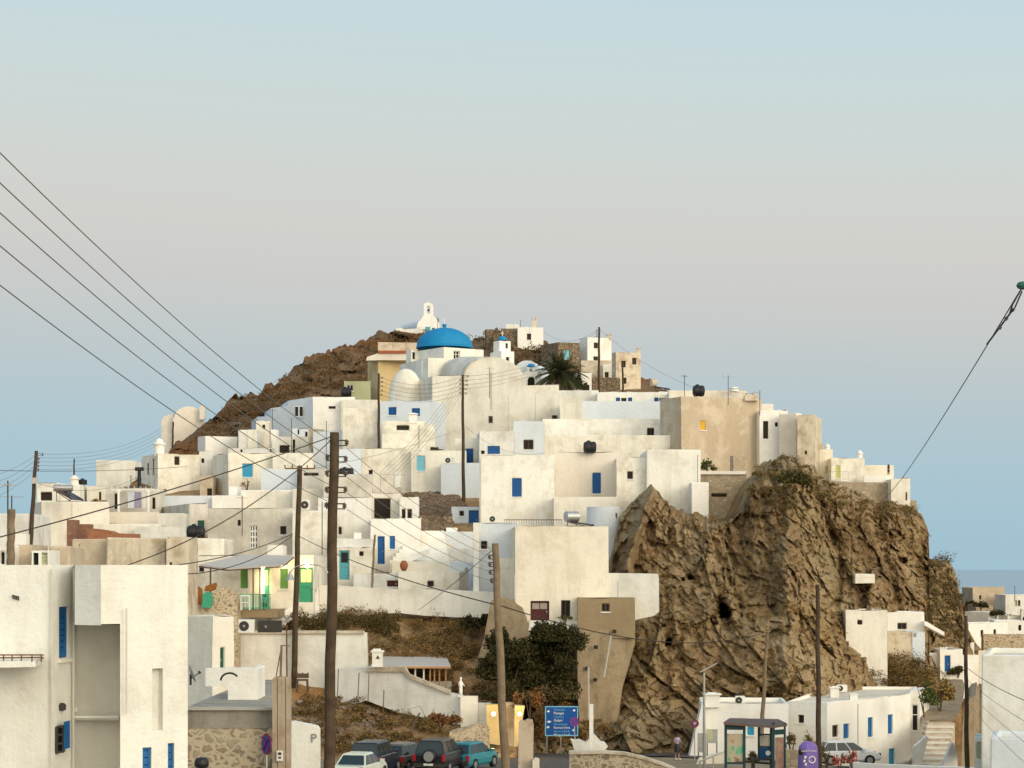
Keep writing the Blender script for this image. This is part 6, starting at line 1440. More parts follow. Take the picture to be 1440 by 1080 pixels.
# ================================================================ antennas and roof clutter
antenna('tall antenna on the far left roof, left of the thick post', 11, 676, 760, 90, 1); antenna('lower spiky antenna at the far left edge', 16.5, 697, 722, 100)
antenna('tall aerial mast at the left end of the tan house roof', 962.5, 527, 556, 205); antenna('aerial with a flat panel in the middle of the tan house roof', 1024, 528, 560, 199, 1); antenna('bare mast at the right corner of the tan house', 1068.5, 549, 575, 197)
antenna('slim rod aerial on the church front', 688.5, 516, 552, 220.5); antenna('stout aerial pole on the church front with a stay wire', 686 + 4.5, 524, 568, 220); antenna('aerial mast beside the hilltop white house chimney', 732, 450, 462, 301)
antenna('aerial on the terrace left of the white-shuttered stepped house', 334, 592, 632, 222); antenna('aerial above the arched black opening', 410, 588, 640, 216); antenna('aerial on the azure-shutter roof', 383, 575, 606, 226)
antenna('tall aerial post left of the church-side white wall', 459, 592, 660, 205); antenna('small aerial on the far right skyline house', 1427, 824, 838, 232); antenna('aerial mast on the pergola terrace', 184, 668, 690, 190)
antenna('thin mast in front of the broad beige house', 340.5, 697, 742, 161); antenna('mast with lamp in front of the stained white house', 453, 706, 768, 150)
tank('black roof tank on the broad beige lower terrace house', 829.5, 637, 180.5, .5, 1.1); tank('black roof tank behind the parapet of the tan house', 982.5, 557, 212, .55, 1.2)
tank('black roof tank beside the small pale green hut', 487, 558.5, 239, .55, 1.15); tank('flattened black tank on the roof left of the tavern', 275.5, 757, 158, .50, 1.35); tank('upright black barrel on the left skyline cube', 116, 681.5, 199, .42, .5, upright=True)
tank('black tank in the opening right of the tallest pole', 487, 671, 186, .42, 1.3)
solar_heater('steel solar heater on the long cream house at the left', 89, 705, 166, 1.5, .28, 0.15, -25, .75, pl=1.3); solar_heater('grey solar heater on top of the largest white front', 804, 741, 146.5, 1.0, .36, R(25), -20, .35, pl=1.4)
solar_heater('small copper-coloured solar heater below the tan tower', 919, 549, 229, .6, .42, .3, -20, .4, mat='tan')
aircon('air conditioner beside the light blue shuttered wall', 632, 652, 193, .9, .6); aircon('air conditioner on the ledge below the tall blue shutter', 694.5, 735, 172, .8, .6); aircon('air conditioner on the bus shelter house roof', 1041, 991, 134.5, .6, .55); aircon('air conditioner on the far end of the long flat house roof', 1184, 973, 150, .75, .5)
aircon('air conditioner hanging on the wall right of the double-arm pole', 430, 717, 158, .55, .75)
# black flue and pergola
root = empty('flue', P(196, 690, 190), 'black T-shaped flue pipe above the pergola', 'flue'); mb = MB(); mb.tube([P(196, 694, 190), P(196, 660, 190)], .16, 10); mb.build('pipe', M['black'], root)
mb = MB(); mb.tube([P(190, 659.5, 190), P(202, 659.5, 190)], .17, 10); mb.build('cowl', M['black'], root)
root = empty('pergola', P(188, 720, 178), 'white post pergola hung with pale laundry on a terrace', 'pergola')
for px in (167, 209): mb = MB(); mb.bar(P(px, 721, 177.9), P(px, 690, 177.9), .16); mb.box(P(px, 690.5, 177.9), .4, .2, .1); mb.build('post', M['bright'], root)
mb = MB(); mb.bar(P(155, 688.8, 177.9), P(223, 688.8, 177.9), .10)
for i in range(9): mb.bar(P(157 + i * 8, 688, 177.6), P(157 + i * 8, 684.5, 181), .06)
mb.build('slats', M['white_paint'], root)
for px, w, col in ((173, 1.0, 'canvas'), (184, .9, 'blue_white'), (194, 1.0, 'lavender'), (203, .6, 'white_paint')):
    mb = MB(); o = P(px, 703, 179); mb.box(o, w * .55, .03, 1.35); mb.solo('laundry', M[col], {'canvas': 'grey cloth', 'blue_white': 'pale blue sheet', 'lavender': 'dull lilac cloth', 'white_paint': 'narrow white cloth'}[col] + ' hanging under the pergola', 'laundry')
# railing on the annex roof
root = empty('railing', P(740, 735, 150), 'thin dark railing on the roof beside the grey solar heater', 'railing'); mb = MB(); mb.bar(P(709, 731, 150), P(790, 731, 150), .05)
for i in range(24): mb.bar(P(709 + i * 3.5, 731, 150), P(709 + i * 3.5, 738, 150), .02)
mb.build('bars', M['darksteel'], root)
root = empty('railing', P(548, 690, 186), 'grey terrace railing with brackets below the leaning wires', 'railing'); mb = MB()
for a, b_ in (((535, 667, 186), (572, 668, 186)), ((535, 667, 186), (535, 695, 186)), ((554, 668, 186), (554, 686, 186)), ((554, 686, 186), (571, 688, 186)), ((568, 668, 186), (571, 688, 186))): mb.bar(P(*a), P(*b_), .06)
mb.build('frame', M['steel'], root)
# clay jar
c = P(568, 803, 151.5); mb = MB(); mb.lathe(c, [(0, 0), (.14, 0), (.24, .2), (.30, .42), (.24, .6), (.15, .68), (.2, .74), (.14, .74), (.12, .6)], 20); mb.solo('clay_jar', M['terracotta'], 'big terracotta jar on the terrace parapet', 'jar', smooth=True)
c = P(652, 827, 151.8); root = empty('chimney', c, 'olive boxy chimney with a small pot beside the landing wall', 'chimney'); mb = MB(); mb.box(c + Vector((0, 0, .5)), .62, .5, 1.25); mb.build('stack', M['concrete'], root); mb = MB(); mb.lathe(c + Vector((.2, 0, 1.1)), [(.12, 0), (.14, .2), (.07, .36), (0, .38)], 10); mb.build('pot', M['concrete'], root)
# diagonal drain pipe on the buttress wall
mb = MB(); mb.tube([P(859, 893, 139.6), P(852, 935, 139.8), P(849, 952, 139.8)], .07, 8); mb.solo('drainpipe', M['canvas'], 'slanting pale drainpipe down the brown buttress wall', 'drainpipe')
for i, (x, y) in enumerate(((811, 888), (864, 888), (813, 908), (838, 910), (826, 940), (837, 956))):
    mb = MB(); c = P(x, y, 139.9 if y > 893 else 140.2); mb.box(c, .22, .16, .24, .2, .2); mb.solo('weep_hole', M['void'], 'dark drainage hole in the brown buttress wall, %s' % ['upper left', 'upper right below the room', 'left of centre', 'centre', 'lower left', 'lowest'][i], 'drain hole', 'drainage holes in the buttress wall')
# ================================================================ street furniture
def text(body, size, mat, parent, loc, rot, align='LEFT', name='lettering', ext=.004):
    cu = bpy.data.curves.new('t', 'FONT'); cu.body = body; cu.size = size; cu.align_x = align; cu.extrude = ext; cu.resolution_u = 3
    o = bpy.data.objects.new('t', cu); coll.link(o); dg = bpy.context.evaluated_depsgraph_get(); me = bpy.data.meshes.new_from_object(o.evaluated_get(dg)); bpy.data.objects.remove(o)
    me.materials.clear(); me.materials.append(mat); me.transform(Matrix.LocRotScale(Vector(loc) - Vector(parent.location), __import__('mathutils').Euler(rot), None))
    q = bpy.data.objects.new(name, me); coll.link(q); q.parent = parent; return q
D = 133.0
root = empty('road_sign', P(790, 1052, D), 'blue direction sign with white place names on three legs', 'road sign'); mb = MB()
w, h = 46.5 / FPX * D, 42 / FPX * D; cc = P(789.7, 1014, D); mb.box(cc, w, .05, h); mb.build('panel', plain('sign_blue', (0.004, 0.075, 0.33), .4, .05), root)
mb = MB(); t = .06
for s in (-1, 1): mb.box(cc + Vector((s * (w / 2 - t / 2), -.03, 0)), t, .04, h); mb.box(cc + Vector((0, -.028, s * (h / 2 - t / 2))), w, .03, t)
mb.build('border', M['lightblue'], root)
for px in (769, 788.5, 808.5): mb = MB(); mb.tube([P(px, 1034, D + .06), P(px, 1060, D + .06)], .04, 8); mb.build('leg', M['steel'], root)
for i, (s, sz) in enumerate((('Παναγία', .17), ('Panagia', .22), ('Γαλανή', .17), ('Galani', .22), ('Κένταρχος', .17), ('Kentarchos', .22), ('Μέγα Λιβάδι', .17), ('Mega Livadi', .22))):
    text(s, sz, M['white_paint'] if i % 2 else M['lightblue'], root, (cc.x - w * .24, cc.y - .035, cc.z + h / 2 - .28 - i * .225), (R(90), 0, 0))
for i, (dx, dz, rr) in enumerate(((-.40, .33, .1), (-.38, -.02, .15), (-.41, -.20, .1), (.38, .36, .09), (.36, -.30, .1))):
    mb = MB(); q = cc + Vector((dx * w, -.03, dz * h)); mb.extrude([q + Vector((-rr, 0, -.02)), q + Vector((0, 0, -.08)), q + Vector((rr, 0, 0)), q + Vector((0, 0, .08))], (0, -.01, 0)); mb.build('symbol', M['white_paint'], root)
def round_sign(label, px, py, D, r, yaw, ptop, pbot, style, sx=1):
    root = empty('round_sign', P(px, pbot, D), label, 'traffic sign'); c = P(px, py, D); m = Matrix.Rotation(yaw, 3, 'Z')
    def disc(rad, off, mat, nm):
        mb = MB(); n = 28; a = [c + m @ Vector((rad * math.cos(2 * math.pi * k / n), off, rad * math.sin(2 * math.pi * k / n))) for k in range(n)]; mb.extrude(a, m @ Vector((0, .01, 0))); return mb.build(nm, mat, root)
    red = plain('sign_red', (0.30, 0.015, 0.07) if style != 't' else (.16, .03, .06), .4, .05); blu = plain('sign_violet_blue', (0.05, 0.06, 0.36), .4, .05)
    disc(r, 0, red, 'rim')
    if style in 'px': 
        disc(r * .8, -.012, blu, 'face')
        for s in ((1,) if style == 'p' else (1, -1)):
            mb = MB(); mb.bar(c + m @ Vector((-r * .56 * s, -.025, r * .56)), c + m @ Vector((r * .56 * s, -.025, -r * .56)), .01, r * .16, up=m @ Vector((.7, 0, .7))); mb.build('slash', red, root)
    else:
        mb = MB(); mb.extrude([c + m @ Vector(v) for v in ((-r * .5, -.012, r * .35), (r * .5, -.012, r * .35), (0, -.012, -r * .5))], m @ Vector((0, -.01, 0))); mb.build('face', M['lavender'], root)
    mb = MB(); mb.tube([P(px, pbot, D) + Vector((0, .05, -.3)), P(px, ptop, D) + Vector((0, .05, 0))], .03, 8); mb.build('post', M['steel'], root)
round_sign('oval-looking no-stopping sign turned away beside the rubble wall', 374.5, 1046.5, 59, .30, R(-57), 1034, 1100, 'x')
round_sign('round no-stopping sign in front of the blue direction sign', 808, 1015, 131.5, .28, R(8), 1010, 1060, 'x')
round_sign('round dark red sign near the pedestrian', 977, 1017.5, 128, .25, 0, 1014, 1069, 't')
# painted P on the sign wall
sw = [o for o in scene.objects if o.get('label', '').startswith('round-cornered white wall')][0]
text('P', .46, plain('faded_grey_paint', (.20, .22, .22), .8), sw, P(436.5, 1044, 77.95), (R(90), 0, 0), name='parking_letter')
# solar street lamp
D = 112; root = empty('street_lamp', P(990, 1085, D), 'slim street lamp with a tilted solar panel head', 'street lamp'); mb = MB(); mb.tube([P(990.5, 1090, D), P(990, 946, D)], [.085, .055], 10); mb.build('pole', M['steel'], root)
mb = MB(); mb.hexa([P(984.5, 946, D), P(1008, 933.5, D), P(1009, 933, D + .5), P(986, 945.5, D + .5)], [p + Vector((0, 0, .06)) for p in (P(984.5, 946, D), P(1008, 933.5, D), P(1009, 933, D + .5), P(986, 945.5, D + .5))]); mb.build('solar_panel', M['steel'], root)
# whitewashed post with thin pole + whitewashed rock
D = 129; mb = MB(); mb.bar(P(831.5, 1060, D), P(831.5, 990, D), .24); mb.solo('gate_post', M['bright'], 'whitewashed square post beside the blue direction sign', 'post')
mb = MB(); mb.tube([P(828, 1012, D - .2), P(827.5, 938, D - .2)], .05, 8); mb.solo('flag_pole', M['canvas'], 'thin pale pole fixed to the whitewashed square post', 'pole')
mb = MB(); n = 26; r_ = random.Random(4)
prof = [(803, 1040), (808, 1042), (815, 1041), (824, 1045), (830, 1040), (836, 1033), (840, 1038), (845, 1044), (851, 1045), (855, 1050), (850, 1056), (838, 1056), (826, 1059), (808, 1055)]
mb.extrude([P(x, y, 130) for x, y in prof], (0, 1.2, 0)); mb.solo('rock', M['bright'], 'whitewashed rock at the foot of the square post', 'rock')
outline('concrete_post', 'short cracked concrete post right of the lamplit gate', [(728.5, 1110), (729.5, 1018), (732, 1013), (738, 1014), (742, 1011.5), (749, 1013), (750.5, 1020), (749, 1110)], 88, 88, (0, .5, 0), 'pillar', 'post')
outline('concrete_block', 'small pale block at the foot of the concrete post', [(749, 1110), (749, 1069), (753, 1066.5), (758.5, 1068), (758.5, 1110)], 87.5, 87.5, (0, .5, 0), 'rooflight', 'block')
# info boards
for (x0, y0, x1, y1, D, yb, lab, m1) in ((981, 1031, 993, 1058, 126, 1072, 'grey information board behind the solar lamp post', 'canvas'), (993.5, 1025.5, 1009, 1045, 125, 1071, 'green and grey map board right of the solar lamp post', 'olive')):
    root = empty('information_board', P((x0 + x1) / 2, yb, D), lab, 'information board'); mb = MB(); a = P((x0 + x1) / 2, (y0 + y1) / 2, D); w, h = (x1 - x0) / FPX * D, (y1 - y0) / FPX * D
    mb.box(a, w, .06, h); mb.build('panel', M['steel'], root)
    mb = MB(); mb.box(a + Vector((-w * .2, -.04, h * .1)), w * .5, .02, h * .7); mb.build('poster', M[m1], root)
    for px in (x0 + 1, x1 - 1): mb = MB(); mb.bar(P(px, y0, D + .05), P(px, yb + 4, D + .05), .06); mb.build('leg', M['darksteel'], root)
root = empty('railing', P(1000, 1080, 110), 'white tubular handrail in front of the bus shelter', 'railing'); mb = MB(); mb.tube([P(983, 1071, 108), P(1019, 1057, 113)], .045, 8); mb.tube([P(984, 1071, 108), P(985, 1095, 108)], .045, 8); mb.tube([P(1003, 1064, 110.5), P(1003, 1090, 110.5)], .035, 8); mb.build('rail', M['canvas'], root)
outline('wall', 'low grey ramp wall behind the tubular handrail', [(975, 1085), (983, 1066), (1015, 1058), (1019, 1058), (1019, 1085)], 124, 124, (0, .3, 0), 'rooflight', 'wall')
# bus shelter
def shelter():
    D = 106.0; root = empty('bus_shelter', P(1060, 1082, D), 'dark green bus shelter with posters and a blue bench panel', 'bus shelter')
    G = plain('shelter_green', (.012, .05, .055), .4); zb = 1085
    for px, dd in ((1020.5, 0), (1046.5, 0), (1087.5, -.2), (1103.5, .3)): mb = MB(); mb.bar(P(px, 1016, D + dd), P(px, zb, D + dd), .13 if px < 1100 else .1); mb.build('post', G, root)
    for px, dd in ((1067, 1.6), (1084, 1.6)): mb = MB(); mb.bar(P(px, 1018, D + dd), P(px, 1070, D + dd), .10); mb.build('post', G, root)
    mb = MB(); a = [P(1017.5, 1019, D - .4), P(1088, 1024, D - .5), P(1107, 1021, D + .3), P(1095, 1014.5, D + 2.0), P(1026, 1013, D + 2.0)]
    mb.add(a + [p + Vector((0, 0, .12)) for p in a], [(4, 3, 2, 1, 0), (5, 6, 7, 8, 9), (0, 1, 6, 5), (1, 2, 7, 6), (2, 3, 8, 7), (3, 4, 9, 8), (4, 0, 5, 9)]); mb.build('roof', plain('dusty_roof_sheet', (.13, .09, .075), .7), root)
    for a, b_, w, h in (((1020.5, 1022, D), (1046.5, 1022.5, D), .2, .28), ((1087, 1030, D - .2), (1103, 1029, D + .3), .05, .25), ((1067, 1033, D + 1.6), (1084, 1033, D + 1.6), .08, .08), ((1067, 1050, D + 1.6), (1084, 1050.5, D + 1.6), .08, .08), ((1020.5, 1073, D), (1046.5, 1073, D), .08, .1)): mb = MB(); mb.bar(P(*a), P(*b_), w, h); mb.build('beam', G, root)
    # poster panels: map-like colour fields
    m, nt, b = nodemat('map_poster', .35, .4); pos = geo_pos(nt); n = noise_node(nt, pos, 1.6, 4)
    nt.links.new(ramp(nt, n, [(.38, (.08, .42, .22)), (.45, (.42, .40, .28)), (.56, (.50, .38, .26)), (.64, (.20, .13, .08)), (.7, (.05, .04, .03))]), b.inputs['Base Color'])
    mb = MB(); mb.box(P(1033.5, 1052, D + .03), 23 / FPX * D, .04, 40 / FPX * D); mb.build('poster_panel', m, root)
    mb = MB(); mb.box(P(1075.5, 1042, D + 1.62), 15 / FPX * D, .04, 15 / FPX * D); mb.build('back_panel', M['pink'], root)
    mb = MB(); mb.box(P(1075.5, 1059, D + 1.6), 17 / FPX * D, .05, 15 / FPX * D); mb.build('advert_panel', M['blue'], root)
    mb = MB(); mb.lathe(P(1080, 1059, D + 1.55), [(0, 0)], 3) if False else mb.tube([P(1080, 1059, D + 1.56), P(1080, 1059, D + 1.52)], .13, 16); mb.build('emblem', M['white_paint'], root)
    m2, nt, b = nodemat('reflecting_poster', .3, .4); pos = geo_pos(nt); nt.links.new(ramp(nt, noise_node(nt, pos, 1.3, 3), [(.4, (.40, .26, .20)), (.6, (.28, .15, .12))]), b.inputs['Base Color'])
    mb = MB(); mb.box(P(1096, 1060, D + .05), 12 / FPX * D, .04, 46 / FPX * D, .25); mb.build('side_panel', m2, root)
    mb = MB(); mb.box(P(1072, 1067.5, D + 1.0), 1.15, .45, .08); mb.box(P(1060, 1074, D + 1.0), .08, .4, .45); mb.box(P(1084, 1074, D + 1.0), .08, .4, .45); mb.build('bench', M['darksteel'], root)
shelter()
# recycling bin
D = 101; c = P(1136.5, 1092, D); root = empty('recycling_bin', c, 'purple bell-shaped recycling bin with white symbols', 'recycling bin'); mb = MB(); zt = Z(1042, D) - c.z
pur = plain('purple_plastic', (.20, .13, .42), .5, .12); r = .46
mb.lathe(c, [(r * 1.05, 0), (r * 1.05, zt * .5), (r, zt * .76), (r * .92, zt * .86), (r * .55, zt * .97), (0, zt)], 10); mb.build('shell', pur, root)
mb = MB(); mb.box(c + Vector((-.36, -.28, zt * .70)), .2, .2, .24, .8); mb.build('slot', M['void'], root)
text('ΑΝΑΚΥΚΛΩΣΗ', .105, M['white_paint'], root, (c.x - .40, c.y - r * 1.03, c.z + zt * .72), (R(90), 0, 0))
mb = MB(); q = c + Vector((.12, -r * 1.05, zt * .5)); ring = [q + Vector((.15 * math.cos(t), 0, .15 * math.sin(t))) for t in [2 * math.pi * i / 20 for i in range(21)]]; mb.tube(ring, .03, 6)
for dx, dz in ((-.2, .12), (-.24, -.06), (-.18, -.22)): mb.box(c + Vector((dx, -r * 1.05, zt * .5 + dz)), .09, .03, .12, 0, .3)
mb.build('symbol', M['white_paint'], root)
# black globe at the bottom edge
c = P(283.5, 1110, 38); root = empty('lamp_post', c, 'black rounded lamp cap poking up at the bottom edge', 'lamp post'); mb = MB(); zc = Z(1078, 38) - c.z
mb.lathe(c + Vector((0, 0, zc)), [(.10, -.02), (.13, .02), (.132, .07), (.12, .12), (.09, .155), (.04, .165), (0, .166)], 18); mb.build('cap', M['black'], root, smooth=True); mb = MB(); mb.tube([c - Vector((0, 0, .5)), c + Vector((0, 0, zc))], .04, 8); mb.build('post', M['black'], root)
# wooden chair by the poles
c = P(424, 971, 139); root = empty('chair', c, 'old dark wooden chair against the courtyard wall', 'chair'); H2 = 24 / FPX * 139
mb = MB(); mb.box(c + Vector((.05, 0, H2 * .62)), .75, .6, .1); mb.build('seat', M['frame_brown'], root)
mb = MB(); mb.box(c + Vector((.05, .28, H2 * .85)), .8, .07, .3); 
for s in (-1, 0, 1): mb.lathe(c + Vector((.05 + s * .34, .28, H2 * .98)), [(.05, 0), (.04, .05), (0, .09)], 8)
mb.build('backrest', M['frame_brown'], root)
for sx, sy in ((-1, -1), (1, -1), (-1, 1), (1, 1)): mb = MB(); mb.bar(c + Vector((.05 + sx * .36, sy * .26, -.1)), c + Vector((.05 + sx * .32, sy * .24, H2 * .6)), .09); mb.build('leg', M['frame_brown'], root)
for i, (x, yt, yb) in enumerate(((476, 941, 977), (505, 946, 975), (519, 947, 981), (540, 970, 998))):
    mb = MB(); mb.tube([P(x - 1.5, yb + 4, 136), P(x, yt, 136)], .03, 6); mb.solo('fence_stake', M['rust'], '%s thin iron stake in front of the sloping white wall' % ['leftmost', 'second', 'third', 'rightmost'][i], 'stake', 'iron stakes on the slope')
mb = MB(); mb.tube([P(576, 1030, 128), P(590, 1003, 129)], .06, 6); mb.solo('timber_post', M['frame_brown'], 'leaning charred timber post above the black car', 'post')
mb = MB(); mb.tube([P(565, 1035, 131), P(574, 998, 131), P(590, 993, 131), P(600, 1010, 131), P(604, 1020, 131)], .015, 5); mb.solo('wire_arch', M['rust'], 'bent wire arch on the slope above the black car', 'wire')
mb = MB(); a = P(660, 1030, 122); mb.box(P(655, 1025, 121.5), 1.6, .5, .1, 0, -.35); mb.solo('plank', M['pillar'], 'weathered plank lying on the rubble by the teal car', 'plank')
# ================================================================ vehicles
def car(name, label, px, D, yaw, spec, paint, cat='car', spare=False, rot_base=None):
    """local frame: +x forward, y left; yaw measured from +Y towards +X"""
    L, W_, Ht, belt, rearx, roof_r, roof_f, frontx, hood = spec
    g = float(ground_z(X(px, D), D)) + .04
    base = Vector((X(px, D), D, g)); root = empty(name, base, label, cat)
    f = Vector((math.sin(yaw), math.cos(yaw), 0)); l = Vector((-f.y, f.x, 0)) 
    T = lambda x, y, z: base + f * (x + L / 2) + l * y + Vector((0, 0, z))   # rear bumper at the base point
    hw = W_ / 2; mb = MB(); secs = []
    st = [(-L / 2, .42, belt - .12, .90), (-L / 2 + .07, .30, belt - .02, .97), (-L / 2 + .35, .26, belt, 1.0), (-L * .15, .24, belt, 1.0), (L * .12, .24, belt - .01, 1.0), (L * .25, .24, hood + .02, .99), (L / 2 - .45, .26, hood - .05, .97), (L / 2 - .12, .30, hood - .16, .90), (L / 2, .38, hood - .32, .78)]
    for (x, zl, zh, k) in st:
        w = hw * k; sec = [(w * .90, zl), (w, zl + .12), (w * 1.0, zl + (zh - zl) * .55), (w * .965, zh - .06), (w * .88, zh), (-w * .88, zh), (-w * .965, zh - .06), (-w, zl + (zh - zl) * .55), (-w, zl + .12), (-w * .90, zl)]
        secs.append([T(x, y, z) for y, z in sec])
    n = 10
    for a, b_ in zip(secs[:-1], secs[1:]):
        i0 = len(mb.v); mb.v += [tuple(p) for p in a + b_]
        for k in range(n): mb.f.append([i0 + k, i0 + (k + 1) % n, i0 + n + (k + 1) % n, i0 + n + k]); mb.mi.append(0)
    for s in (secs[0], secs[-1]): mb.add(s, [tuple(range(n))])
    # cabin
    b4 = [(rearx, hw * .90), (frontx, hw * .90), (frontx, -hw * .90), (rearx, -hw * .90)]; t4 = [(roof_r, hw * .70), (roof_f, hw * .70), (roof_f, -hw * .70), (roof_r, -hw * .70)]
    B4 = [T(x, y, belt - .03) for x, y in b4]; T4 = [T(x, y, Ht - .06) for x, y in t4]; T5 = [T(x * .97, y * .86, Ht) for x, y in t4]
    mb.hexa(B4, T4); mb.hexa(T4, T5)
    mb.build('body', paint, root, smooth=False, weld=False)
    def pane(q, nm, ins=.12, off=.012, n=1):
        q = [Vector(p) for p in q]; c = sum(q, Vector()) / 4; nrm = (q[1] - q[0]).cross(q[3] - q[0]).normalized()
        if nrm.dot(c - T(0, 0, belt + .3)) < 0: nrm = -nrm
        for k in range(n):
            a = q[0].lerp(q[1], k / n); b_ = q[0].lerp(q[1], (k + 1) / n); c2 = q[3].lerp(q[2], (k + 1) / n); d2 = q[3].lerp(q[2], k / n); cc = (a + b_ + c2 + d2) / 4
            g_ = MB(); g_.quad(*[p.lerp(cc, ins) + nrm * off for p in (a, b_, c2, d2)]); g_.build(nm, M['carglass'], root, recalc=False)
    pane([B4[3], B4[0], T4[0], T4[3]], 'rear_window'); pane([B4[1], B4[2], T4[2], T4[1]], 'windscreen'); pane([B4[0], B4[1], T4[1], T4[0]], 'side_window', .1, n=3); pane([B4[2], B4[3], T4[3], T4[2]], 'side_window', .1, n=3)
    for sx in (-1, 1):
        for sy in (-1, 1):
            x = sx * L * .305; c = T(x, sy * hw * .90, .33); e = T(x, sy * hw * 1.02, .33); o = MB(); o.tube([c - l * sy * .1, c, e, e - l * sy * .01], [.33, .33, .33, .2], 20); wh = o.build('wheel', M['black'], root)
            o = MB(); o.tube([e - l * sy * .03, e + l * sy * .008], [.20, .19], 10); o.build('rim', M['steel'], wh)
    for sy in (-1, 1):
        o = MB(); o.box(T(-L / 2 + .03, sy * hw * .88, belt - .22), .16, .14, .34, -yaw + R(90)); o.build('tail_light', plain('tail_light_red', (.38, .015, .03), .25), root)
        o = MB(); o.box(T(frontx - .25, sy * hw * 1.06, belt + .06), .12, .2, .14, -yaw + R(90)); o.build('mirror', paint, root)
        o = MB(); o.box(T(L / 2 - .12, sy * hw * .68, hood - .22), .14, .32, .14, -yaw + R(90)); o.build('headlight', M['glass'], root)
    o = MB(); o.box(T(-L / 2 - .03, 0, .47), .12, W_ * .94, .2, -yaw + R(90)); o.build('bumper', M['darksteel'], root)
    o = MB(); o.box(T(-L / 2 - .10, 0, .52 if spare else .72), .02, .5, .12, -yaw + R(90)); o.build('number_plate', M['white_paint'], root)
    if spare:
        c = T(-L / 2 - .02, -.05, belt - .14); o = MB(); o.tube([c + f * .1, c - f * .16, c - f * .2], [.36, .36, .3], 24); s = o.build('spare_wheel', M['black'], root)
        o = MB(); o.tube([c - f * .17, c - f * .215], .27, 24); o.build('cover', M['steel'], s)
    return root
M['carglass'] = glassy('car_glass', (.022, .035, .042), .08)
def carpaint(n, c): m = plain(n, c, .28, .03, .5); m.node_tree.nodes['Principled BSDF'].inputs['Coat Weight'].default_value = .15; return m
SUV = (4.1, 1.80, 1.74, 1.08, -1.98, -1.80, .35, .95, 1.05); HAT = (4.0, 1.68, 1.48, .92, -1.75, -1.35, .25, 1.05, .90); SED = (4.2, 1.68, 1.40, .90, -1.45, -.95, .25, 1.0, .88)
car('parked_car', 'pale cream car at the bottom, nearest of the parked row', 487, 101, R(14), SED, carpaint('cream_car_paint', (.62, .66, .56)))
car('parked_car', 'dark blue-black off-roader with a rear spare wheel ring, left of the row', 512, 108, R(12), SUV, carpaint('blue_black_paint', (.012, .018, .035)), spare=True)
car('parked_car', 'dusty grey car between the two dark off-roaders', 546, 112.5, R(22), HAT, carpaint('grey_brown_paint', (.13, .11, .085)))
car('parked_car', 'black off-roader with a silver spare wheel cover', 603, 111, R(15), SUV, carpaint('black_paint', (.012, .012, .013)), spare=True)
car('parked_car', 'teal hatchback at the right end of the parked row', 640, 114, R(24), HAT, carpaint('teal_paint', (.02, .21, .26)))
car('parked_car', 'white car beside the red flowers in front of the flat house', 1146, 131, R(84), HAT, carpaint('white_car_paint', (.72, .72, .70)))
car('parked_car', 'dark green car under the carport at the right edge', 1381, 92, R(5), SED, carpaint('dark_green_paint', (.02, .05, .05)))
# ================================================================ people
def skin_mesh(name, verts, edges, radii, mat, parent, sub=1, root_i=0):
    me = bpy.data.meshes.new(name); org = Vector(parent.location); me.from_pydata([tuple(Vector(v) - org) for v in verts], edges, []); me.update()
    o = bpy.data.objects.new(name, me); coll.link(o); sk = o.modifiers.new('s', 'SKIN'); sk.use_smooth_shade = True
    for i, r in enumerate(radii): me.skin_vertices[0].data[i].radius = (r, r)
    for i in range(len(verts)): me.skin_vertices[0].data[i].use_root = (i == root_i)
    ss = o.modifiers.new('u', 'SUBSURF'); ss.levels = sub; ss.render_levels = sub
    dg = bpy.context.evaluated_depsgraph_get(); nm = bpy.data.meshes.new_from_object(o.evaluated_get(dg)); o.modifiers.clear(); o.data = nm; bpy.data.meshes.remove(me)
    nm.materials.clear(); nm.materials.append(mat); nm.polygons.foreach_set('use_smooth', [True] * len(nm.polygons)); o.parent = parent; return o
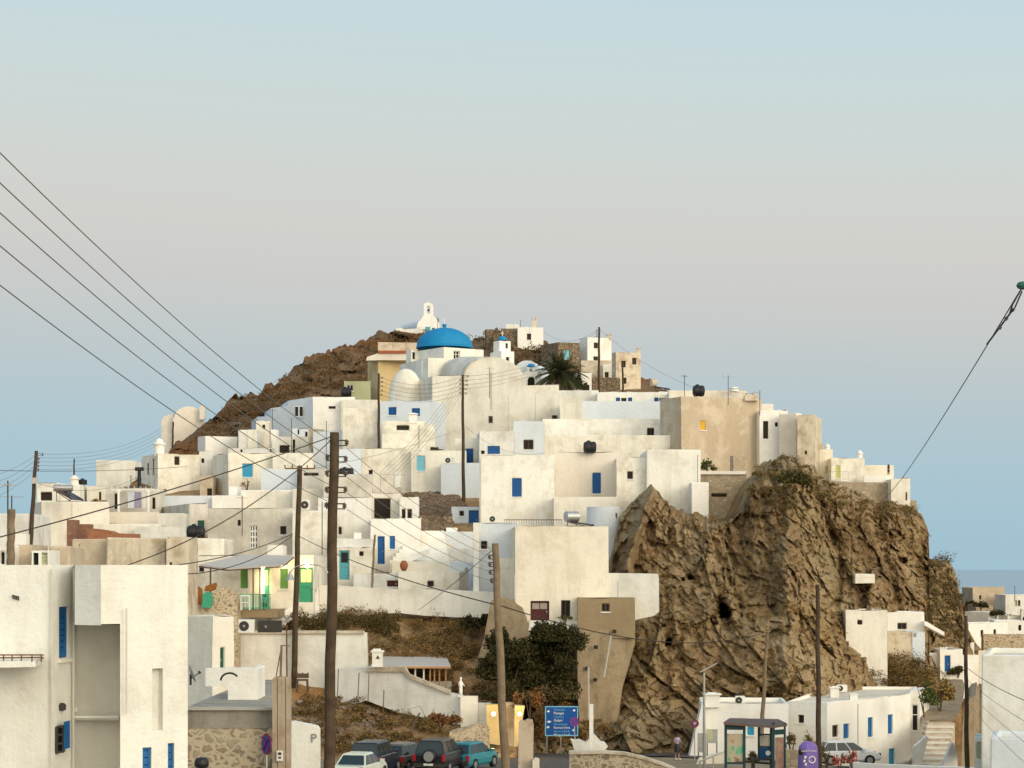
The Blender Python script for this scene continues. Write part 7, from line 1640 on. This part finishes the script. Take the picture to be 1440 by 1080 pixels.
def person(label, feet, h, yaw, shirt, lower, skirt=False, hair='hair', arms='down', upper_only=False):
    k = h / 1.75; root = empty('person', feet, label, 'person'); m = Matrix.Rotation(yaw, 3, 'Z')
    T = lambda x, y, z: feet + m @ Vector((x * k, y * k, z * k))
    V_ = []; E_ = []; Rr = []
    def ad(p, r, frm=None):
        V_.append(T(*p)); Rr.append(r * k)
        if frm is not None: E_.append((frm, len(V_) - 1))
        return len(V_) - 1
    pel = ad((0, 0, .95), .13); wa = ad((0, 0, 1.10), .115, pel); ch = ad((0, -.01, 1.30), .135, wa); sh = ad((0, 0, 1.42), .10, ch); nk = ad((0, 0, 1.50), .05, sh); ja = ad((0, -.015, 1.58), .075, nk); hd = ad((0, -.01, 1.66), .092, ja); tp = ad((0, .0, 1.72), .06, hd)
    no = ad((0, -.105, 1.61), .012, ja)
    for s in (-1, 1):
        a = ad((s * .15, 0, 1.40), .055, sh); 
        if arms == 'bent' : el_ = ad((s * .24, -.03, 1.14), .038, a); wr = ad((s * .20, -.22, 1.12), .026, el_); hd_ = (0, -1, 0)
        else: el_ = ad((s * .23, .02, 1.13), .038, a); wr = ad((s * .26, -.06, .88), .026, el_); hd_ = (0, -.2, -1)
        pa = ad((V_ and (s * .20 if arms == 'bent' else s * .265), (-.22 - .05) if arms == 'bent' else -.075, 1.115 if arms == 'bent' else .82), .03, wr)
        px_, py_, pz_ = (s * .20, -.27, 1.115) if arms == 'bent' else (s * .265, -.075, .82)
        for q in range(4):
            ln = (.07, .085, .08, .06)[q]; o = (q - 1.5) * .018
            b1 = ad((px_ + (o if arms == 'bent' else 0), py_ + hd_[1] * .03 + (0 if arms == 'bent' else o), pz_ + hd_[2] * .04), .009, pa); ad((px_ + (o if arms == 'bent' else -s * .012), py_ + hd_[1] * (.03 + ln * .8) + (0 if arms == 'bent' else o), pz_ + hd_[2] * (.04 + ln) - .01), .007, b1)
        t1 = ad((px_ - s * .03, py_ - .02, pz_ + .01), .010, pa); ad((px_ - s * .035, py_ - .045, pz_ - .02), .008, t1)
        if not upper_only:
            hp = ad((s * .09, 0, .88), .09, pel); kn = ad((s * .10, -.01 - .03 * s, .50), .058, hp); an = ad((s * .10, .03 - .05 * s, .09), .036, kn); ft = ad((s * .11, -.09 - .05 * s, .04), .035, an); ad((s * .115, -.15 - .05 * s, .03), .028, ft)
    skin_mesh('body', V_, E_, Rr, M['skin'], root)
    V2 = []; E2 = []; R2 = []
    def a2(p, r, frm=None):
        V2.append(T(*p)); R2.append(r * k)
        if frm is not None: E2.append((frm, len(V2) - 1))
        return len(V2) - 1
    p0 = a2((0, 0, .95), .155); p1 = a2((0, 0, 1.12), .14, p0); p2 = a2((0, -.01, 1.30), .16, p1); p3 = a2((0, 0, 1.42), .12, p2); a2((0, 0, 1.47), .065, p3)
    for s in (-1, 1): q = a2((s * .155, 0, 1.40), .072, p3); a2((s * .215, .0, 1.21), .06, q)
    skin_mesh('shirt', V2, E2, R2, M[shirt], root)
    hb = MB(); c = T(0, .02, 1.68); hb.lathe(c, [(.0, .105), (.06, .095), (.10, .05), (.112, -.01), (.10, -.10), (.075, -.16)] if hair != 'grey' else [(0, .1), (.06, .09), (.1, .03), (.1, -.03)], 14); hb.build('hair', M['hair'], root, smooth=True)
    for s in (-1, 1): e = MB(); e.box(T(s * .032, -.098, 1.645), .018, .01, .012, yaw); e.build('eye', M['black'], root)
    mo = MB(); mo.box(T(0, -.092, 1.575), .045, .01, .012, yaw); mo.build('mouth', M['darkred'], root)
    if not upper_only:
        if skirt: s_ = MB(); s_.lathe(T(0, 0, .46), [(.21 * k, 0), (.20 * k, .2 * k), (.18 * k, .42 * k), (.14 * k, .58 * k)], 18, rz=yaw); s_.build('skirt', M[lower], root, smooth=True)
        else:
            for s in (-1, 1): t_ = MB(); t_.tube([T(s * .08, 0, .98), T(s * .09, 0, .85), T(s * .10, -.01, .5), T(s * .1, .03, .12)], [.12 * k, .11 * k, .08 * k, .06 * k], 12); t_.build('trouser_leg', M[lower], root, smooth=True)
        for s in (-1, 1): b_ = MB(); b_.box(T(s * .11, -.05 - .05 * s, .035), .09 * k, .25 * k, .07 * k, yaw); b_.build('shoe', M['white_paint'], root)
    return root
gD = 128.5; person('person in a lavender top and black skirt walking along the cliff foot', Vector((X(952.5, gD), gD, float(ground_z(X(952.5, gD), gD)) + .06)), 1.56, R(25), 'lavender', 'black', True, arms='bent')
person('person in dark clothes standing on the cliff-top terrace', P(1249.5, 668.5, 198), .95, R(0), 'black', 'black', False)
person('person in a pink top sitting behind the white wall', P(681, 1002, 136), 1.25, R(160), 'pinkcloth', 'black', upper_only=False); person('person in a red top sitting beside the leaning centre pole', P(697, 1003, 136), 1.35, R(150), 'redcloth', 'black')
person('dark-haired person in green seated under the tavern awning', P(372.5, 862, 141.5), 1.25, R(200), 'teal', 'black')
# statue
c = P(648, 979, 134.5); root = empty('statue', c, 'slender white statue standing on the sloping wall end', 'statue')
V_ = [c + Vector(v) for v in ((0, 0, .05), (0, 0, .5), (0, 0, .85), (0, 0, 1.02), (0, 0, 1.12), (0, 0, 1.22), (.12, 0, .8), (.24, 0, .62), (-.12, 0, .85), (-.1, 0, .6))]
skin_mesh('figure', V_, [(0, 1), (1, 2), (2, 3), (3, 4), (4, 5), (2, 6), (6, 7), (2, 8), (8, 9)], [.13, .12, .11, .05, .09, .06, .045, .03, .045, .04], M['bright'], root)
mb = MB(); mb.box(c + Vector((0, 0, 0)), .34, .3, .14); mb.build('plinth', M['bright'], root)
# ================================================================ plants
def palm():
    D = 234.0; c = P(786, 570, D); root = empty('palm_tree', c, 'big shaggy palm tree with drooping fronds beside the church', 'palm tree'); r = random.Random(9)
    top = P(787, 525, D); mb = MB(); mb.tube([c - Vector((0, 0, 1)), c.lerp(top, .5), top], [.38, .34, .42], 12)
    mb.build('trunk', M['frame_brown'], root); q = []; L_ = []
    cols = ([], [])
    for i in range(135):
        a = r.uniform(0, 6.283); e = r.uniform(-.35, 1.45); ln = r.uniform(2.8, 3.6); pts = []
        for k in range(11):
            t = k / 10; z = math.sin(e) * ln * t - (.35 + .75 * (1 - abs(e) / 1.6)) * t * t * ln * .5; hr = math.cos(e) * ln * t
            pts.append(top + Vector((math.cos(a) * hr, math.sin(a) * hr, z)))
        side = Vector((-math.sin(a), math.cos(a), 0)); L_.append(pts)
        for k in range(1, 11):
            w = .42 * math.sin(math.pi * min(1, k / 10 * .9 + .1)) + .06; d = (pts[k] - pts[k - 1])
            for s in (-1, 1):
                for m_ in (.0, .5): b0 = pts[k - 1] + d * m_; cols[0 if i % 4 else 1].append([b0, b0 + d * .35, b0 + d * .9 + side * s * w + Vector((0, 0, -.16))])
    for nm, tr, mt in (('fronds', cols[0], F_palm), ('dry_fronds', cols[1], F_palm2)):
        mb = MB()
        for t in tr: mb.add(t, [(0, 1, 2)])
        mb.build(nm, mt, root, recalc=False)
    mb = MB()
    for pts in L_[::2]: mb.tube(pts, [.035 - .002 * k for k in range(11)], 4, caps=False)
    mb.build('frond_stems', F_palm, root)
palm()
bush('bush', 'shaggy dry bush right of the palm tree', 815, 560, 236, 2.0, 4.0, [F_palm2, F_dark], .2, 900)
tree('wide dark evergreen tree right of the leaning centre pole', 774, 990, 137, 4.9, 5.0, [F_dark, F_dark2], 30000, .10, seed=4, trunk=.15)
tree('smaller dark evergreen tree behind the leaning centre pole', 710, 990, 135.5, 3.6, 4.7, [F_dark, F_dark2], 20000, .10, seed=8, trunk=.2)
bush('bush', 'dark green bush against the long retaining wall', 672, 890, 145.5, 1.9, 1.9, [F_dark, F_dark2], .10, 2600)
bush('bush', 'green shrub in front of the tan house base', 995, 665, 188, 1.3, 1.6, [F_leaf, F_green], .10, 900)
bush('bush', 'dark green shrub patch high on the cliff', 1116, 686, 166, 2.6, 1.8, [F_green, F_dark2], .12, 2600)
bush('bush', 'potted shrub inside the bus shelter', 1057, 1078, 109, .9, 1.1, [F_green, F_scrub], .07, 500)
bush('bush', 'straggly bush between the shelter and the long flat house', 1113, 1058, 114, 1.1, 1.3, [F_green, F_scrub], .06, 600); bush('bush', 'pale twiggy plant behind the purple bin', 1138, 1050, 116, .9, .9, [F_green, F_ochre], .05, 400)
bush('bush', 'grey-green bush right of the bin-side pole', 1163, 1078, 112, 1.0, 1.5, [F_green, F_scrub], .06, 600)
for i, (x, w) in enumerate(((1181, .8), (1199, 1.0))): bush('flower_bush', 'red oleander flowers %s the white car' % ('left of' if i == 0 else 'partly hiding'), x, 1083, 112, w, 1.25, [F_pink, F_green, F_pink], .06, 500, group='red flower bushes')
bush('bush', 'leafy shrub beside the glazed loggia', 1300, 1005, 141, 2.0, 2.6, [F_green, F_leaf], .10, 1500); bush('bush', 'round green bush above the wide stairs', 1322, 1000, 150, 2.6, 2.6, [F_green, F_ochre], .10, 2200)
bush('bush', 'dry reddish bush above the teal car', 620, 1022, 128, 2.2, 1.3, [F_red, F_scrub], .08, 1200); bush('bush', 'rust-coloured shrub left of the blue direction sign', 745, 1010, 132, 1.8, 2.6, [F_red, F_scrub], .09, 1300)
bush('bush', 'small plant under the dark window of the largest front', 795, 872, 140.8, .9, .4, [F_leaf, F_green], .05, 250); bush('bush', 'dry creeper on the azure-shutter house wall', 347, 690, 194, 1.0, 1.3, [F_ochre, F_scrub], .06, 350)
for i, (x, y, w, h, dd) in enumerate(((958, 690, 2, 1.6, 0),)): pass
for i, (x, y, D) in enumerate(((1347, 944, 172), (1337, 900, 195), (1380, 850, 226), (1400, 862, 222), (1366, 846, 234))):
    bush('bush', ['small shrub beside the dark blue door', 'shrub left of the bluish blue-windowed side', 'dark shrub under the far skyline ruin', 'dark shrub behind the upper hamlet house', 'shrub at the left end of the far skyline'][i], x, y + 6, D, 1.6 if i < 4 else 1.0, .9 if i < 4 else .6, [F_scrub2, F_dark2], .12, 900)
scrub('scrub', 'brown and ochre scrub covering the slope below the retaining wall', [(415, 862), (470, 868), (560, 864), (640, 868), (700, 872), (740, 895), (800, 960), (800, 1010), (690, 985), (640, 975), (575, 940), (520, 930), (520, 885), (415, 885)], Vd, 185, .85, [F_scrub, F_scrub2, F_green, F_ochre, F_scrub, F_ochre], .055, disp=disp_v, per=380, seed=2)
scrub('scrub', 'dense dark hedge-like scrub on top of the courtyard wall', [(400, 890), (405, 874), (430, 868), (470, 868), (520, 874), (560, 872), (560, 900), (520, 892)], lambda x, y: 144.0, 60, .7, [F_scrub2, F_green, F_scrub], .05, per=420, seed=3)
scrub('scrub', 'dry ochre grass on the slope above the parked cars', [(410, 985), (470, 972), (520, 984), (560, 1002), (610, 1018), (660, 1030), (630, 1045), (470, 1060), (412, 1040)], lambda x, y: float(Vd(x, y)), 110, .62, [F_ochre, F_scrub, F_scrub2, F_green], .05, disp=disp_v, per=260, seed=4)
scrub('scrub', 'low brown scrub scattered over the ridge behind the village', [(260, 632), (300, 595), (340, 562), (380, 548), (410, 528), (460, 502), (520, 480), (560, 474), (600, 472), (600, 500), (510, 540), (440, 556), (360, 590), (290, 625)], lambda x, y: float(Vd(x, y)), 330, .5, [F_scrub, F_scrub2, F_red, F_scrub2], .08, disp=disp_v, per=80, seed=5)
scrub('scrub', 'brown scrub hugging the summit rocks', [(640, 476), (700, 468), (770, 486), (820, 520), (780, 545), (700, 500)], lambda x, y: float(Vd(x, y)), 90, .5, [F_scrub, F_scrub2], .13, disp=disp_v, per=40, seed=6)
scrub('scrub', 'dark and ochre scrub on the spur at the cliff foot', [(1140, 985), (1165, 930), (1190, 896), (1220, 902), (1250, 925), (1300, 940), (1330, 972), (1300, 975), (1200, 960)], lambda x, y: 158 + (1000 - y) * .05 - .3, 120, .9, [F_scrub, F_scrub2, F_green, F_ochre], .06, disp=disp_v, per=260, seed=7)
scrub('scrub', 'scrub on the far right hillside', [(1300, 930), (1345, 872), (1356, 845), (1440, 850), (1440, 915), (1380, 925), (1350, 960)], lambda x, y: float(Rd(x, y)), 260, .7, [F_scrub, F_scrub2, F_ochre], .12, disp=disp_v, per=60, seed=8)
def cdens(x, y): return max(0.03, min(1, .40 + .75 * (y > 940) * (x > 1000) + .7 * (x > 1290) + .5 * (y < crest_c(x) + 60) * (x > 1040)))
scrub('scrub', 'tufts of dry scrub clinging to the cliff ledges', [(870, 800), (900, 720), (960, 730), (1050, 720), (1070, 660), (1150, 670), (1200, 705), (1290, 730), (1345, 830), (1345, 900), (1250, 880), (1190, 880), (1150, 960), (1100, 985), (1000, 990), (900, 1050), (850, 1040)], lambda x, y: float(Cd(x, y)) - .1, 850, .32, [F_scrub, F_scrub2, F_ochre, F_green], .05, disp=disp_c, per=75, lift=.1, seed=9, dens=cdens)
# rubble slope with a fallen wall in the middle of the village
def stones(name, label, polyg, dfn, n, size, mat, seed):
    r = np.random.default_rng(seed); mb = MB(); k = 0; xs = [p[0] for p in polyg]; ys = [p[1] for p in polyg]
    while k < n:
        x, y = r.uniform(min(xs), max(xs)), r.uniform(min(ys), max(ys)); c_ = False; j = len(polyg) - 1
        for i in range(len(polyg)):
            if (polyg[i][1] > y) != (polyg[j][1] > y) and x < (polyg[j][0] - polyg[i][0]) * (y - polyg[i][1]) / (polyg[j][1] - polyg[i][1]) + polyg[i][0]: c_ = not c_
            j = i
        if not c_: continue
        D = dfn(x, y); s = size * r.uniform(.4, 1.4); c = P(x, y, D)
        m = Matrix.Rotation(r.uniform(0, 3), 3, 'Z') @ Matrix.Rotation(r.uniform(-.5, .5), 3, 'X'); pts = [c + m @ Vector((a * s * r.uniform(.6, 1.1), b * s * r.uniform(.6, 1.1), e * s * r.uniform(.3, .7))) for e in (-1, 1) for a, b in ((-1, -1), (1, -1), (1, 1), (-1, 1))]
        mb.hexa(pts[:4], pts[4:]); k += 1
    o = mb.build(name, mat); return tag(o, label, None, None, 'stuff')
F_st = masonry('loose_stone', [(0.20, 0.15, 0.10), (0.34, 0.26, 0.18), (0.28, 0.20, 0.13), (0.42, 0.34, 0.25)], (0.2, 0.14, 0.1), 3.0)
stones('rubble', 'loose brown rubble slope between the white houses', [(572, 698), (582, 688), (608, 686), (636, 694), (654, 708), (652, 716), (636, 718), (634, 742), (590, 748), (588, 700)], lambda x, y: V(y) - .9, 1500, .22, F_st, 3)
stones('rubble', 'scattered stones on the slope above the parked cars', [(410, 985), (470, 980), (560, 1010), (560, 1040), (470, 1050), (412, 1030)], lambda x, y: V(y) - .2, 260, .16, F_st, 5)
outline('stone_wall', 'tumbled dry-stone wall below the rubble slope', [(588, 752), (588, 726), (600, 727), (620, 728), (636, 722), (636, 742), (622, 750), (610, 755)], 175.5, 175.5, (0, .8, 0), 'stone', 'wall')

scrub('scrub', 'bushes and dry grass on the rocky bank behind the blue sign', [(745, 1035), (750, 985), (800, 975), (835, 965), (850, 990), (850, 1035), (800, 1050)], lambda x, y: float(Cd(x, y)) - .2, 90, .6, [F_scrub, F_ochre, F_green, F_red], .05, disp=disp_c, per=200, seed=12)

scrub('scrub', 'brown scrub on the rounded right shoulder of the cliff', [(1300, 790), (1335, 790), (1350, 840), (1352, 900), (1320, 920), (1300, 870)], lambda x, y: float(Cd(x, y)) - .1, 90, .6, [F_scrub, F_scrub2, F_scrub2, F_green], .06, disp=disp_c, per=150, seed=13)
scrub('scrub', 'ragged bushes fringing the upper edge of the cliff', [(1050, 700), (1062, 662), (1100, 645), (1150, 660), (1180, 692), (1215, 700), (1290, 722), (1300, 745), (1210, 735), (1150, 715), (1090, 720)], lambda x, y: float(Cd(x, y)) - .1, 80, .5, [F_scrub, F_scrub2, F_green, F_ochre, F_green], .06, disp=disp_c, per=150, seed=14)

# scooter behind the leaning centre pole
def scooter():
    D = 84.0; g = float(ground_z(X(718, D), D)) + .05; c = Vector((X(717, D), D, g)); root = empty('scooter', c, 'black scooter parked between the leaning centre pole and the concrete post', 'scooter')
    for dx, nm in ((-.25, 0), (.28, 1)):
        for y in ((-.55,) if nm else (.6,)): mb = MB(); q = c + Vector((dx * .5, y, .27)); mb.tube([q - Vector((.06, 0, 0)), q + Vector((.06, 0, 0))], .27, 18); w = mb.build('wheel', M['black'], root); mb = MB(); mb.tube([q - Vector((.07, 0, 0)), q + Vector((.07, 0, 0))], .14, 12); mb.build('rim', M['steel'], w)
    P2 = plain('black_enamel', (.012, .012, .014), .25, .05, .5)
    mb = MB(); mb.hexa([c + Vector(v) for v in ((-.17, -.7, .35), (.17, -.7, .35), (.17, .2, .30), (-.17, .2, .30))], [c + Vector(v) for v in ((-.13, -.75, .78), (.13, -.75, .78), (.15, .0, .70), (-.15, .0, .70))]); mb.hexa([c + Vector(v) for v in ((-.2, .35, .3), (.2, .35, .3), (.14, .55, .3), (-.14, .55, .3))], [c + Vector(v) for v in ((-.16, .25, 1.0), (.16, .25, 1.0), (.10, .38, 1.02), (-.10, .38, 1.02))]); mb.box(c + Vector((0, .15, .3)), .3, .5, .08); mb.build('body', P2, root)
    mb = MB(); mb.box(c + Vector((0, -.38, .82)), .26, .7, .1); mb.build('seat', M['black'], root)
    mb = MB(); mb.bar(c + Vector((-.34, .25, 1.08)), c + Vector((.34, .25, 1.08)), .035); mb.bar(c + Vector((0, .3, .9)), c + Vector((0, .25, 1.08)), .06); mb.build('handlebar', M['black'], root)
    for s in (-1, 1): mb = MB(); mb.bar(c + Vector((s * .25, .25, 1.08)), c + Vector((s * .32, .2, 1.28)), .015); mb.box(c + Vector((s * .33, .19, 1.3)), .13, .03, .08); mb.build('mirror', M['steel'], root)
    mb = MB(); mb.box(c + Vector((0, -.8, .66)), .18, .04, .08); mb.build('tail_light', M['darkred'], root)
scooter()

bush('bush', 'low dark undergrowth at the foot of the wide evergreen tree', 770, 992, 135.5, 4.2, 1.5, [F_dark2, F_green, F_scrub], .08, 3500)
bush('bush', 'low dark undergrowth behind the lamplit gate', 712, 990, 134.5, 2.8, 1.6, [F_dark2, F_scrub2], .08, 2500)
